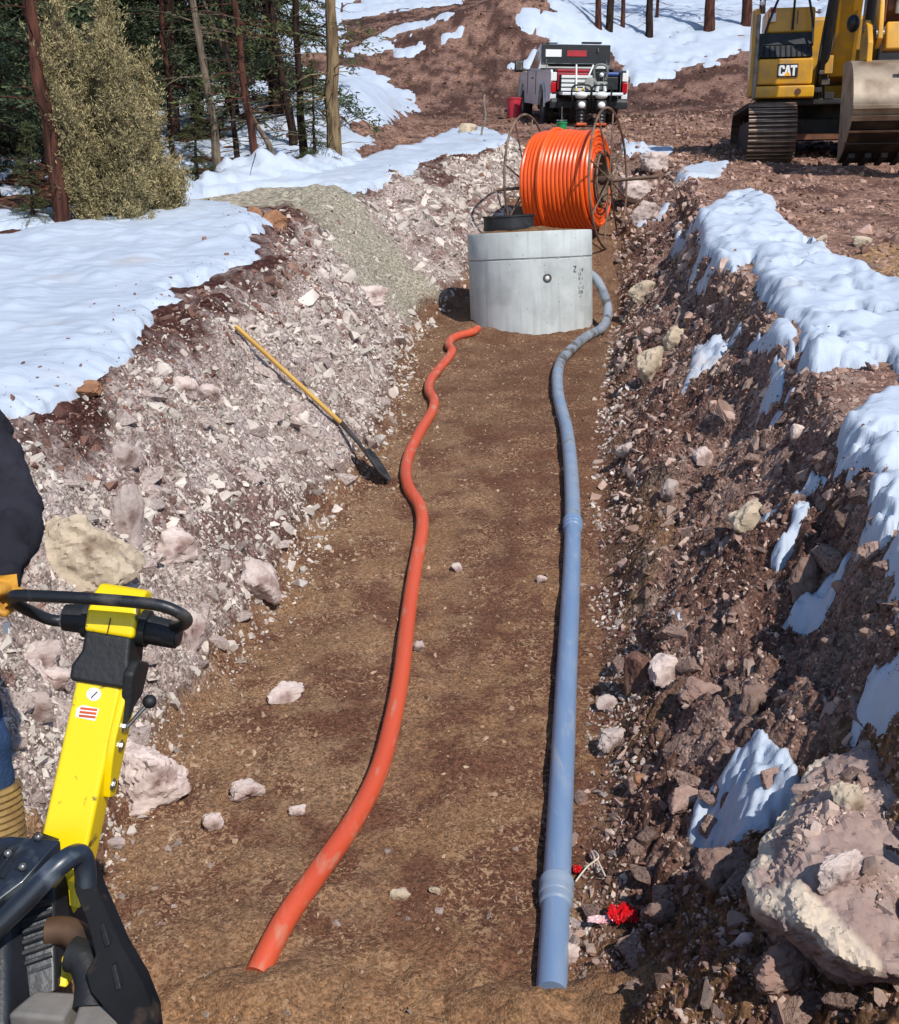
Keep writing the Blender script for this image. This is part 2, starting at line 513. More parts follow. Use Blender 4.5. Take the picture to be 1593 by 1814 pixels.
# ------------------------------------------------------------------ soil materials
def soil_material(name, bscale, bstr, grain=0.25, dist=0.03, speck=0):
    m = bpy.data.materials.new(name); m.use_nodes = True
    nt = m.node_tree; N = nt.nodes; L = nt.links
    bs = N['Principled BSDF']; bs.inputs['Roughness'].default_value = 0.95; bs.inputs['Specular IOR Level'].default_value = 0.15
    at = N.new('ShaderNodeAttribute'); at.attribute_name = 'soil'
    tc = N.new('ShaderNodeTexCoord')
    n1 = N.new('ShaderNodeTexNoise'); n1.inputs['Scale'].default_value = bscale; n1.inputs['Detail'].default_value = 8; n1.inputs['Roughness'].default_value = 0.7
    n2 = N.new('ShaderNodeTexVoronoi'); n2.inputs['Scale'].default_value = bscale * 2.2; n2.inputs['Randomness'].default_value = 1
    for n in (n1, n2): L.new(tc.outputs['Object'], n.inputs['Vector'])
    mr = N.new('ShaderNodeMapRange'); mr.inputs['From Min'].default_value = 0.3; mr.inputs['From Max'].default_value = 0.7
    mr.inputs['To Min'].default_value = 1 - grain * 1.6; mr.inputs['To Max'].default_value = 1 + grain * 1.5
    L.new(n1.outputs['Fac'], mr.inputs['Value'])
    # single pale or dark grains
    mv = N.new('ShaderNodeMapRange'); mv.inputs['From Min'].default_value = 0.0; mv.inputs['From Max'].default_value = 1.0
    mv.inputs['To Min'].default_value = 1 - grain; mv.inputs['To Max'].default_value = 1 + grain * 1.3
    sx = N.new('ShaderNodeSeparateColor'); L.new(n2.outputs['Color'], sx.inputs[0]); L.new(sx.outputs[0], mv.inputs['Value'])
    mm = N.new('ShaderNodeMath'); mm.operation = 'MULTIPLY'; L.new(mr.outputs[0], mm.inputs[0]); L.new(mv.outputs[0], mm.inputs[1])
    vm = N.new('ShaderNodeVectorMath'); vm.operation = 'SCALE'
    L.new(at.outputs['Color'], vm.inputs[0]); L.new(mm.outputs[0], vm.inputs['Scale'])
    L.new(vm.outputs[0], bs.inputs['Base Color'])
    ad = N.new('ShaderNodeMath'); ad.operation = 'SUBTRACT'
    L.new(n1.outputs['Fac'], ad.inputs[0])
    m2 = N.new('ShaderNodeMath'); m2.operation = 'MULTIPLY'; m2.inputs[1].default_value = 0.5
    L.new(n2.outputs['Distance'], m2.inputs[0]); L.new(m2.outputs[0], ad.inputs[1])
    if speck:
        n3 = N.new('ShaderNodeTexNoise'); n3.inputs['Scale'].default_value = speck; n3.inputs['Detail'].default_value = 3; n3.inputs['Distortion'].default_value = 1.2
        n4 = N.new('ShaderNodeTexNoise'); n4.inputs['Scale'].default_value = 3.2; n4.inputs['Detail'].default_value = 4
        for n in (n3, n4): L.new(tc.outputs['Object'], n.inputs['Vector'])
        s1 = N.new('ShaderNodeMapRange'); s1.inputs['From Min'].default_value = 0.53; s1.inputs['From Max'].default_value = 0.60; L.new(n3.outputs['Fac'], s1.inputs['Value'])
        s2 = N.new('ShaderNodeMapRange'); s2.inputs['From Min'].default_value = 0.40; s2.inputs['From Max'].default_value = 0.60; L.new(n4.outputs['Fac'], s2.inputs['Value'])
        s3 = N.new('ShaderNodeMath'); s3.operation = 'MULTIPLY'; L.new(s1.outputs[0], s3.inputs[0]); L.new(s2.outputs[0], s3.inputs[1])
        mx = N.new('ShaderNodeMix'); mx.data_type = 'RGBA'; L.new(s3.outputs[0], mx.inputs['Factor']); L.new(vm.outputs[0], mx.inputs[6]); mx.inputs[7].default_value = (0.36, 0.225, 0.13, 1)
        L.new(mx.outputs[2], bs.inputs['Base Color'])
    b = N.new('ShaderNodeBump'); b.inputs['Strength'].default_value = bstr; b.inputs['Distance'].default_value = dist
    L.new(ad.outputs[0], b.inputs['Height']); L.new(b.outputs[0], bs.inputs['Normal'])
    return m
M_FLOOR = soil_material('tamped_soil', 48, 0.75, 0.34, 0.012, speck=42)
M_BANK = soil_material('rubbly_soil', 26, 1.0, 0.38, 0.035)
M_OPEN = soil_material('stony_ground', 12, 0.9, 0.35, 0.04)

def snow_material():
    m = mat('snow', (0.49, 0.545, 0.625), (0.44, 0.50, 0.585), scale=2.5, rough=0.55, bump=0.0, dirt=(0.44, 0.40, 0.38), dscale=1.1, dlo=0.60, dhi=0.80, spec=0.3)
    nt = m.node_tree; N = nt.nodes; L = nt.links
    tc = N.new('ShaderNodeTexCoord'); mp = N.new('ShaderNodeMapping'); mp.inputs['Scale'].default_value = (2.2, 6.5, 4)
    mp.inputs['Rotation'].default_value = (0, 0, 0.25)
    L.new(tc.outputs['Object'], mp.inputs['Vector'])
    n = N.new('ShaderNodeTexNoise'); n.inputs['Scale'].default_value = 1.6; n.inputs['Detail'].default_value = 7; n.inputs['Roughness'].default_value = 0.6
    L.new(mp.outputs[0], n.inputs['Vector'])
    b = N.new('ShaderNodeBump'); b.inputs['Strength'].default_value = 0.40; b.inputs['Distance'].default_value = 0.045
    L.new(n.outputs['Fac'], b.inputs['Height']); L.new(b.outputs[0], N['Principled BSDF'].inputs['Normal'])
    return m
M_SNOW = snow_material()

# ------------------------------------------------------------------ where each soil lies
def PW(*pts): return poly_world(pts)
SNOW_LEFT = PW((-420, 930), (-60, 790), (30, 742), (140, 702), (175, 690), (215, 655), (235, 620), (262, 575), (275, 556), (322, 555), (290, 518), (345, 498), (430, 474), (457, 462), (448, 440), (428, 424), (478, 398), (445, 380), (405, 366), (440, 352), (500, 352), (640, 338), (735, 308), (745, 290), (850, 272), (908, 255), (905, 246), (830, 222), (740, 258), (640, 285), (560, 300), (480, 312), (400, 318), (330, 342), (280, 362), (240, 382), (120, 402), (0, 425), (-420, 470))
GREY_TILL = PW((330, 352), (370, 344), (450, 330), (560, 328), (640, 342), (660, 390), (690, 420), (740, 480), (790, 530), (760, 560), (720, 570), (640, 510), (590, 450), (560, 400), (520, 365), (480, 352), (400, 362))
GREY_TOP = PW((330, 364), (345, 348), (400, 342), (460, 332), (560, 330), (630, 342), (640, 356), (480, 360), (400, 366))
SNOW_RIGHT = [PW((1185, 430), (1200, 415), (1230, 400), (1240, 385), (1270, 365), (1300, 350), (1340, 352), (1375, 365), (1370, 380), (1390, 400), (1400, 415), (1460, 445), (1470, 460), (1440, 470), (1440, 480), (1500, 480), (1560, 495), (1600, 525), (1750, 580), (1750, 700), (1600, 692), (1570, 660), (1545, 655), (1480, 650), (1450, 665), (1415, 660), (1413, 640), (1425, 600), (1400, 575), (1375, 562), (1340, 550), (1328, 535), (1340, 515), (1335, 490), (1350, 475), (1330, 470), (1300, 488), (1280, 490), (1260, 505), (1230, 515), (1213, 510), (1245, 490), (1268, 465), (1240, 455), (1235, 435), (1222, 425), (1212, 440), (1195, 450)),
              PW((1485, 790), (1530, 735), (1593, 712), (1750, 690), (1750, 850), (1593, 850), (1575, 860), (1540, 840), (1495, 830), (1530, 812), (1490, 800)),
              PW((1540, 880), (1593, 850), (1750, 840), (1750, 1000), (1593, 962), (1560, 942), (1528, 948), (1545, 900)),
              PW((1518, 985), (1530, 960), (1593, 955), (1750, 960), (1750, 1190), (1593, 1118), (1580, 1060), (1530, 1020)),
              PW((1478, 1335), (1530, 1255), (1593, 1190), (1750, 1050), (1750, 1340), (1593, 1292), (1540, 1322))]
SNOW_BITS = [PW((1205, 720), (1215, 700), (1235, 660), (1222, 640), (1240, 620), (1270, 610), (1312, 588), (1315, 600), (1290, 630), (1270, 662), (1240, 690)),
             PW((1313, 655), (1320, 635), (1350, 620), (1395, 585), (1412, 598), (1407, 632), (1395, 635), (1395, 612), (1360, 637), (1330, 657)),
             PW((1343, 737), (1350, 710), (1370, 680), (1363, 660), (1375, 642), (1395, 655), (1387, 690), (1377, 725)),
             PW((1360, 757), (1380, 730), (1400, 688), (1410, 712), (1387, 745)),
             PW((1300, 827), (1312, 795), (1330, 780), (1338, 800), (1310, 812)),
             PW((1335, 978), (1355, 950), (1395, 910), (1440, 865), (1462, 858), (1440, 892), (1400, 920), (1380, 948), (1355, 968)),
             PW((1365, 1027), (1395, 990), (1420, 915), (1437, 915), (1432, 950), (1392, 1022), (1375, 1047)),
             PW((1385, 1107), (1420, 1060), (1470, 1010), (1507, 983), (1492, 1020), (1452, 1092), (1410, 1102)),
             PW((1172, 1151), (1185, 1140), (1208, 1150), (1197, 1158)),
             PW((1195, 335), (1200, 318), (1225, 296), (1250, 288), (1292, 289), (1275, 311), (1222, 316), (1207, 337)),
             PW((1158, 392), (1172, 368), (1188, 362), (1178, 382)), PW((1125, 415), (1140, 395), (1152, 388), (1145, 402)),
             PW((1095, 282), (1110, 262), (1195, 260), (1192, 276), (1120, 278))]
SNOW_CLUMP = PW((1215, 1487), (1225, 1450), (1280, 1400), (1345, 1350), (1357, 1375), (1402, 1393), (1410, 1440), (1362, 1500), (1312, 1522), (1290, 1532), (1270, 1490))
SNOW_HILL = [PW((555, 130), (605, 122), (640, 125), (690, 138), (750, 180), (722, 195), (690, 215), (640, 250), (600, 300), (555, 290)),
             PW((495, 0), (606, 0), (606, 96), (560, 97), (495, 97)),
             PW((603, 97), (630, 82), (690, 52), (760, 37), (805, 20), (806, 29), (740, 55), (700, 76), (660, 97)),
             PW((600, -40), (860, -60), (815, 5), (720, 20), (608, 34)),
             PW((700, 92), (760, 72), (830, 52), (832, 58), (770, 82), (715, 100)),
             PW((855, 56), (905, 30), (975, 20), (1010, -5), (1340, -30), (1450, -25), (1450, 40), (1338, 85), (1290, 105), (1200, 130), (1122, 156), (1108, 150), (1105, 118), (1080, 88), (985, 86), (975, 70), (950, 50), (905, 46)),
             PW((905, 116), (962, 88), (962, 106), (922, 127)),
             PW((1450, -30), (1750, -60), (1750, 40), (1560, 60), (1450, 50))]
FOREST = PW((-700, 30), (-500, -60), (495, -60), (500, 100), (560, 130), (585, 290), (480, 312), (400, 318), (330, 342), (280, 362), (240, 382), (120, 402), (0, 425), (-700, 480))
OCHRE = PW((1450, 480), (1520, 445), (1640, 430), (1700, 500), (1600, 520), (1560, 492))
TRACK = PW((610, 112), (700, 95), (800, 100), (930, 110), (1000, 200), (1200, 170), (1300, 180), (1290, 250), (1100, 262), (900, 245), (830, 220), (740, 255), (800, 200), (770, 165), (690, 130))

def mixc(C, c, m):
    return C + (np.array(c)[None, :] - C) * np.clip(m, 0, 1)[:, None]

def soil(X, Y):
    t = trench_t(X, Y); at = np.abs(t)
    n1 = fbm(X * 0.8, Y * 0.8, 4, 1); n2 = fbm(X * 2.6, Y * 2.6, 4, 9); n3 = fbm(X * 9, Y * 9, 3, 14); n4 = fbm(X * 0.35, Y * 0.35, 3, 21)
    nb = fbm(X * 2.2, Y * 0.55, 4, 25)                                       # drawn out along the trench
    C = np.tile(np.array(lin('#86675a')), (len(X), 1))                       # red-brown stony open ground
    C = mixc(C, lin('#9c7a68'), sstep(-0.1, 0.6, n2))
    C = mixc(C, lin('#5e433b'), sstep(0.1, 0.7, n1 + 0.4 * n3))
    C = mixc(C, lin('#a5825c'), sstep(-0.05, 0.12, poly_sd(OCHRE, X, Y) + 0.1 * n2) * 0.8)
    C = mixc(C, lin('#a1856c'), 0.75 * sstep(0.1, 0.5, n4 + 0.3 * n2) * sstep(20, 23, Y) * (1 - sstep(27, 30, Y)) * sstep(2.5, 4, X))
    # forest floor and hill
    hillm = sstep(30, 34, Y)
    C = mixc(C, lin('#4f3831'), hillm * sstep(-0.3, 0.4, n2 + n1))
    C = mixc(C, lin('#3d2b27'), hillm * 0.8 * sstep(0, 0.6, fbm(X * 0.3, Y * 0.6, 4, 31)))
    fo = sstep(-0.3, 0.2, poly_sd(FOREST, X, Y) + 0.2 * n2)
    C = mixc(C, lin('#4d3227'), fo); C = mixc(C, lin('#7a5443'), fo * sstep(0, 0.5, n2))
    # left bank
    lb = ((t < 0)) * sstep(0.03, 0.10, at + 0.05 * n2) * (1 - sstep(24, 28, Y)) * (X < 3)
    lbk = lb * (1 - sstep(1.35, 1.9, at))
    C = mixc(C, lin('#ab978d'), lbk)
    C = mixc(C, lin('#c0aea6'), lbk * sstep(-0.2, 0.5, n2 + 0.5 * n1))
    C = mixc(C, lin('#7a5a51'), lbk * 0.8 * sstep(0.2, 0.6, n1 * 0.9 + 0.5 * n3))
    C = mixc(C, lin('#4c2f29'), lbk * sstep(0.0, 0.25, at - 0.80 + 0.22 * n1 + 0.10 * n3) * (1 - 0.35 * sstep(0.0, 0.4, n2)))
    gt = np.maximum(poly_sd(GREY_TILL, X, Y) + 0.16 * n2, poly_sd(GREY_TOP, X, Y) + 0.05 * n2)
    C = mixc(C, lin('#aaa28e'), sstep(-0.10, 0.15, gt) * (0.75 + 0.25 * sstep(-0.3, 0.3, n3)) * (Y > 8))
    # right bank
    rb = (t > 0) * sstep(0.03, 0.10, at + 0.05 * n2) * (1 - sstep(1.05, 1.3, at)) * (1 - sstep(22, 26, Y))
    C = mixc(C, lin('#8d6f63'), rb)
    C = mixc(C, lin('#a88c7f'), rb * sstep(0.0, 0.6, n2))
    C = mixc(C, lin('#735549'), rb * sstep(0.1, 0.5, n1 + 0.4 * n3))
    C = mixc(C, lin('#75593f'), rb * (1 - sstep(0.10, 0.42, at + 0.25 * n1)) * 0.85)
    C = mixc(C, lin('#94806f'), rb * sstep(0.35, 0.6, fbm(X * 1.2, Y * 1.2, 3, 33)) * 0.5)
    # floor
    F = 1 - sstep(0.02, 0.16, at + 0.05 * n2)
    F = np.maximum(F, (1 - sstep(3.5, 3.9, Y)) * (X > -1.25) * (at < 0.9)) * (1 - sstep(18, 21, Y))
    edge = sstep(0.25, 0.75, np.abs(X - 0.15 - 0.075 * Y) / 1.05 + 0.25 * nb)
    C = mixc(C, lin('#6a4938'), F)
    C = mixc(C, lin('#5b3b2d'), F * 0.42 * sstep(-0.05, 0.7, nb + 0.4 * n1))
    C = mixc(C, lin('#876a51'), F * 0.8 * edge * sstep(-0.45, 0.3, n2 + 0.3 * n3))
    C = mixc(C, lin('#866549'), F * 0.75 * sstep(0.05, 0.5, n2 - 0.4 * nb + 0.6 * n3) * (1 - sstep(8.0, 9.0, Y + 0.6 * n1)))
    C = mixc(C, lin('#926f50'), F * (1 - sstep(3.35, 3.75, Y + 0.22 * n2 + 0.12 * n3)) * (0.55 + 0.45 * sstep(-0.3, 0.3, n3)))
    C = mixc(C, lin('#6a4e3b'), F * sstep(9, 10, Y) * 0.5)
    return np.clip(C * 0.92, 0.004, 0.9)

# ------------------------------------------------------------------ one sheet of ground, finer close by
def y_rows():
    y = -40.0; out = []
    while y < 1.2: out.append(y); y += max(0.06, 0.09 * (1.2 - y) + 0.05)
    y = 1.2
    while y < 260: out.append(y); y += max(0.011, y * (0.0036 if y < 20 else 0.0062 if y < 33 else 0.0075 if y < 60 else 0.015))
    return np.array(out)
ROWS = y_rows()
fa = np.linspace(-0.58, 0.54, 510)
wing = (np.linspace(0, 1, 34)[1:]) ** 2.2
NW = len(wing)
YY = ROWS[:, None]
base_w = np.maximum(YY, 1.0) + 0.9
XX = np.concatenate([(-0.58 * base_w) - wing[::-1][None, :] * 160, fa[None, :] * base_w, (0.54 * base_w) + wing[None, :] * 160], axis=1)
YG = np.repeat(YY, XX.shape[1], 1)
nr, nc = XX.shape
gx, gy = XX.ravel(), YG.ravel()
gz = ground(gx, gy)
gsm = ground_smooth(gx, gy)
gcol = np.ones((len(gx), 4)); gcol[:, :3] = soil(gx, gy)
GV = np.stack([gx, gy, gz], 1)
ii = (np.arange(nr - 1)[:, None] * nc + np.arange(nc - 1)[None, :]).ravel()
QUADS = np.stack([ii, ii + 1, ii + nc + 1, ii + nc], 1)
qx = gx[QUADS].mean(1); qy = gy[QUADS].mean(1)
qt = trench_t(qx, qy)
region = np.zeros(len(QUADS), int)                                            # 0 open ground
region[(np.abs(qt) < 0.07) & (qy > 1.2) & (qy < 20)] = 1                      # trench floor
region[(qt <= -0.07) & (qt > -1.1) & (qy > 2.0) & (qy < 23)] = 2              # left bank
region[(qt >= 0.07) & (qt < 1.06) & (qy > 2.0) & (qy < 22)] = 3               # right bank
region[qy > 33.5] = 4                                                         # hillside
def submesh(name, mask, m, label):
    Q = QUADS[mask]; u, inv = np.unique(Q, return_inverse=True)
    o = mesh_np(name, GV[u], inv.reshape(-1, 4), m, smooth=True, attrs={'soil': gcol[u]})
    return tag(o, label, kind='structure')
submesh('ground', region == 0, M_OPEN, 'stony red-brown open ground on both sides of the trench')
submesh('trench_floor', region == 1, M_FLOOR, 'tamped brown sandy floor of the trench under both pipes')
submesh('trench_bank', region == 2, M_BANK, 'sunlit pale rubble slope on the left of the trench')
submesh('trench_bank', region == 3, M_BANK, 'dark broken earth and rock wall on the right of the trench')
submesh('hillside', region == 4, M_OPEN, 'red-brown hillside rising behind the truck')

# ------------------------------------------------------------------ snow: lies on the ground with its own thickness
def snow_sheet(name, polys, thick, width, label, wob=0.05, wscale=2.5, lump=0.0, lscale=1.5, kind='stuff', lift=0.5, patchy=None):
    lo = np.min([p.min(0) for p in polys], 0) - 0.3; hi = np.max([p.max(0) for p in polys], 0) + 0.3
    idx = np.nonzero((gx > lo[0]) & (gx < hi[0]) & (gy > lo[1]) & (gy < hi[1]))[0]
    X, Y = gx[idx], gy[idx]
    sd = np.full(len(idx), -9.0)
    for p in polys: sd = np.maximum(sd, poly_sd(p, X, Y))
    wv = wob * (fbm(X * wscale, Y * wscale, 4, 90) + 0.35 * perlin(X * wscale * 5, Y * wscale * 5, 97))
    sd = sd + wv
    if patchy is not None: sd = np.minimum(sd, patchy(X, Y))
    k = np.clip(sd / width, 0, 1)
    T = thick * np.sqrt(np.clip(1 - (1 - k) ** 2, 0, 1)) * (1 + 0.30 * perlin(X * 1.4, Y * 1.4, 92))
    if lump: T = T + lump * k * np.maximum(fbm(X * lscale, Y * lscale, 3, 94) + 0.15, 0)
    gb = gz[idx]; gs = gsm[idx]
    zb = np.maximum(gb + 0.25 * T, gs * lift + gb * (1 - lift) + T)
    z = np.where(sd > 0, zb, gb - 0.04)
    full = np.full(len(gx), -1); full[idx] = np.arange(len(idx))
    q = full[QUADS]; ok = (q >= 0).all(1)
    q = q[ok]; ok2 = (sd[q] > 0).any(1); q = q[ok2]
    u, inv = np.unique(q, return_inverse=True)
    o = mesh_np(name, np.stack([X, Y, z], 1)[u], inv.reshape(-1, 4), M_SNOW, smooth=True)
    return tag(o, label, kind=kind)
grey_sd = lambda X, Y: -poly_sd(GREY_TOP, X, Y) + 0.05 * fbm(X * 2, Y * 2, 3, 8)
snow_sheet('snow', [SNOW_LEFT], 0.075, 0.14, 'broad flat snow field on the left above the trench', wob=0.09, lump=0.05, patchy=grey_sd)
BERM = PW((240, 384), (300, 356), (340, 338), (400, 314), (480, 306), (560, 296), (640, 282), (650, 296), (560, 316), (470, 328), (400, 336), (350, 352), (280, 372))
snow_sheet('snow', [BERM], 0.22, 0.5, 'lumpy snow ridge ploughed up along the forest edge', wob=0.12, lump=0.30, lscale=1.6)
snow_sheet('snow', SNOW_RIGHT, 0.12, 0.13, 'melting rounded snow lobes draped over the right crest of the trench', wob=0.06, wscale=3.4, lump=0.08, lscale=2.4, lift=0.7, patchy=lambda X, Y: 0.30 + 0.55 * fbm(X * 1.9, Y * 2.6, 4, 131))
snow_sheet('snow', SNOW_BITS, 0.05, 0.07, 'thin slanting slivers of snow caught on the dark right bank', wob=0.02, wscale=6.0, lift=0.0)
snow_sheet('snow', SNOW_HILL, 0.14, 0.5, 'snow lying over the hillside and cut bank behind the truck', wob=0.35, wscale=0.8, lift=0.3,
           patchy=lambda X, Y: 0.42 + 0.8 * fbm(X * 0.5, Y * 1.6, 4, 98) + 0.55 * fbm(X * 1.3, Y * 4.5, 3, 102) + 0.5 * sstep(0.1, 0.5, fbm(X * 0.15, Y * 0.2, 2, 99)))
snow_sheet('snow', [FOREST], 0.10, 0.4, 'patchy snow on the forest floor among the trunks', wob=0.25, wscale=1.0, lift=0.3,
           patchy=lambda X, Y: 0.9 * fbm(X * 0.7, Y * 0.7, 4, 101) + 0.35 * sstep(15.5, 20, Y + 0.35 * X) - 0.18)
o = snow_sheet('snow_clump', [SNOW_CLUMP], 0.08, 0.10, 'clump of melting snow on the rocks beside the big right-hand boulder', wob=0.03, wscale=5, kind='thing', lift=0.0)
o['category'] = 'snow'

# ------------------------------------------------------------------ loose stones
M_STONE_PALE = mat('pale_stone', '#c9beb2', '#b0a398', scale=5, rough=0.9, bump=0.5, bscale=28, vary=0.26, island=True, spec=0.2)
M_STONE_BROWN = mat('brown_stone', '#9a7e71', '#b59f91', scale=5, rough=0.92, bump=0.5, bscale=28, vary=0.45, island=True, spec=0.2)
M_STONE_ROAD = mat('road_stone', '#aa8b7c', '#80614f', scale=3, rough=0.92, bump=0.4, bscale=14, vary=0.42, island=True, spec=0.2)
M_STONE_DARK = mat('dark_clod', '#74544a', '#886a5d', scale=5, rough=0.95, bump=0.5, bscale=28, vary=0.35, island=True, spec=0.1)
M_STONE_TAN = mat('tan_pebble', '#a58e76', '#8b6f55', scale=5, rough=0.9, bump=0.3, bscale=40, vary=0.35, island=True, spec=0.2)
M_ROCK_PALE = mat('pale_rock', '#c8b7ae', '#ae9a91', scale=7, rough=0.9, bump=0.7, bscale=20, vary=0.22, spec=0.2, dirt='#6e5249', dscale=6, dlo=0.56, dhi=0.70)
M_ROCK_BROWN = mat('brown_rock', '#8a6f64', '#a58c7e', scale=7, rough=0.92, bump=0.8, bscale=20, vary=0.28, spec=0.2, dirt='#4d382f', dscale=6, dlo=0.54, dhi=0.68)
M_ROCK_TAN = mat('tan_rock', '#c2b098', '#a99984', scale=6, rough=0.9, bump=0.7, bscale=18, spec=0.2, dirt='#6b5241', dscale=5, dlo=0.56, dhi=0.70)
M_ROCK_ORANGE = mat('orange_rock', '#a57a5c', '#8a6248', scale=6, rough=0.9, bump=0.6, bscale=18, spec=0.2)

def ysample(n, a, b, p):
    """distances with density falling as Y^-p"""
    u = rng.random(n)
    if abs(p - 1) < 1e-6: return a * (b / a) ** u
    q = 1 - p
    return (a ** q + u * (b ** q - a ** q)) ** (1 / q)

def sizes(Y, k, lo, alpha, hi):
    s = np.maximum(lo, k * Y) * (1 - rng.random(len(Y))) ** (-1 / alpha)
    return np.minimum(s, hi)

STONES = []       # (name, material, big material, P, S, number kept single, label, group)
def stones(name, m, mb, X, Y, S, keep, label, group, sink=0.12):
    z = ground(X, Y) + S * 0.02 - S * sink * (0.4 + 1.2 * rng.random(len(X)))
    P = np.stack([X, Y, z], 1)
    dep = Y * CP - (z - CAM_H) * SP
    px = CX + FPX * X / dep; py = CY - FPX * (Y * SP + (z - CAM_H) * CP) / dep
    seen = (px > -10) & (px < 1603) & (py > -10) & (py < 1824) & (dep > 1.5)
    # keep a margin out of frame for other viewpoints
    near = (px > -170) & (px < 1780) & (py > -60) & (py < 1980) & (dep > 1.2)
    app = np.where(seen, S / dep, 0)
    order = np.argsort(-app)[:keep]
    single = np.zeros(len(X), bool); single[order] = True; single &= app > 0
    rest = near & ~single
    o = rock_field(name, P[rest], S[rest], m)
    tag(o, 'loose rubble of ' + group, kind='stuff')
    for i in np.nonzero(single)[0]:
        me = ROCK_MESH(int(rng.integers(0, len(ROCKS))), mb)
        ob = bpy.data.objects.new('stone', me)
        ob.location = P[i]; ob.scale = (S[i] * 0.5,) * 3
        ob.rotation_euler = ((rng.random() - 0.5) * 1.6, (rng.random() - 0.5) * 1.6, rng.random() * 6.28)
        COL.objects.link(ob)
        tag(ob, label, 'stone', group)

_rm = {}
def ROCK_MESH(i, m):
    """finer, chipped version of a rock shape, shared by every stone that uses it"""
    key = (i, m.name)
    if key in _rm: return _rm[key]
    V, F = ROCKS[i]
    bm = bmesh.new()
    vs = [bm.verts.new(v) for v in V]
    for f in F: bm.faces.new([vs[k] for k in f])
    bmesh.ops.bevel(bm, geom=bm.edges[:], offset=0.035, segments=1, affect='EDGES', profile=0.5)
    bmesh.ops.triangulate(bm, faces=bm.faces)
    rr = random.Random(i)
    for v in bm.verts: v.co += Vector((rr.uniform(-1, 1), rr.uniform(-1, 1), rr.uniform(-1, 1))) * 0.03
    me = bpy.data.meshes.new('stone'); bm.to_mesh(me); bm.free()
    me.materials.append(m); _rm[key] = me
    return me

# left bank
n = 33000
Y = ysample(n, 3.0, 23, 1.7); tq = rng.random(n) ** 0.9 * 1.12
X = _itp(_fl, Y) - tq * (_itp(_fl, Y) - _itp(_cl, Y)) + rng.normal(0, 0.06, n)
Sz = sizes(Y, 0.0031, 0.015, 2.35, 0.24)
nn = fbm(X * 0.8, Y * 0.8, 4, 1); gt = poly_sd(GREY_TILL, X, Y)
dark = (tq > 0.80 - 0.25 * nn + rng.normal(0, 0.08, n))
keepm = (gt < 0.05) | (rng.random(n) < 0.10)
clear = ~((Y < 3.9) & (X > -1.35)) & ((fbm(X * 1.7, Y * 1.7, 3, 140) > -0.25) | (Sz > 0.09) | (rng.random(n) < 0.5))
a = keepm & clear & (~dark | (rng.random(n) < 0.18)); b = keepm & clear & dark & ~a
stones('rubble', M_STONE_PALE, M_ROCK_PALE, X[a], Y[a], Sz[a], 95, 'pale angular stone lying in the rubble of the left bank', 'pale stones on the left bank')
stones('rubble', M_STONE_DARK, M_STONE_DARK, X[b], Y[b], Sz[b] * 0.62, 0, '', 'dark clods under the snow edge on the left')
# right bank
n = 27000
Y = ysample(n, 2.6, 22, 1.7); tq = rng.random(n) * 1.08
X = _itp(_fr, Y) + tq * (_itp(_cr, Y) - _itp(_fr, Y)) + rng.normal(0, 0.05, n)
Sz = sizes(Y, 0.0030, 0.013, 2.15, 0.20)
c = rng.random(n) < 0.50
pk = (fbm(X * 1.5, Y * 1.5, 3, 141) > -0.12) | (Sz > 0.10) | (rng.random(n) < 0.55)
X, Y, Sz, c = X[pk], Y[pk], Sz[pk], c[pk]
stones('rubble', M_STONE_BROWN, M_ROCK_BROWN, X[c], Y[c], Sz[c], 85, 'brown stone lodged in the dark right bank', 'brown stones in the right bank')
stones('rubble', M_STONE_DARK, M_STONE_DARK, X[~c], Y[~c], np.minimum(Sz[~c], 0.055), 0, '', 'dark clods in the right bank')
# pale stones spilled at the foot of the right bank
n = 1500
Y = ysample(n, 3.6, 14, 1.3); X = _itp(_fr, Y) + np.abs(rng.normal(0, 0.22, n)) - 0.05
k = fbm(X * 1.3, Y * 1.1, 3, 112) > 0.05
Sz = sizes(Y, 0.004, 0.022, 2.6, 0.09)
stones('rubble', M_STONE_PALE, M_ROCK_PALE, X[k], Y[k], Sz[k], 35, 'small pale stone at the foot of the right bank', 'pale stones at the foot of the right bank')
# floor
n = 5000
Y = ysample(n, 3.3, 13, 1.8)
fl, fr = _itp(_fl, Y), _itp(_fr, Y)
u = rng.random(n); side = rng.random(n) < 0.6
X = np.where(side, fl + np.abs(rng.normal(0, 0.22, n)), fl + u * (fr - fl))
Sz = sizes(Y, 0.0022, 0.008, 2.0, 0.05)
stones('pebbles', M_STONE_TAN, M_ROCK_PALE, X, Y, Sz, 45, 'small stone lying loose on the brown trench floor', 'small stones on the trench floor')
# open ground to the right, and the track
n = 21000
Y = ysample(n, 3.0, 34, 1.1); X = _itp(_cr, Y) - 0.1 + (rng.random(n) ** 1.3) * (0.45 * Y + 1 - _itp(_cr, Y) + 1.5)
Sz = sizes(Y, 0.0030, 0.018, 2.3, 0.20)
sn = np.max([poly_sd(p, X, Y) for p in SNOW_RIGHT], 0)
k = (sn < 0.0) & (fbm(X * 0.9, Y * 0.9, 3, 120) > -0.45)
stones('gravel', M_STONE_ROAD, M_ROCK_BROWN, X[k], Y[k], Sz[k], 20, 'reddish stone on the open ground before the excavator', 'stones before the excavator')
n = 10000
Y = ysample(n, 19, 56, 1.2); X = -0.06 * Y + rng.random(n) * (0.46 * Y) - 0.02 * Y
Sz = sizes(Y, 0.0022, 0.04, 2.6, 0.24)
sn = np.max([poly_sd(p, X, Y) for p in SNOW_HILL + [SNOW_LEFT]], 0)
t = trench_t(X, Y)
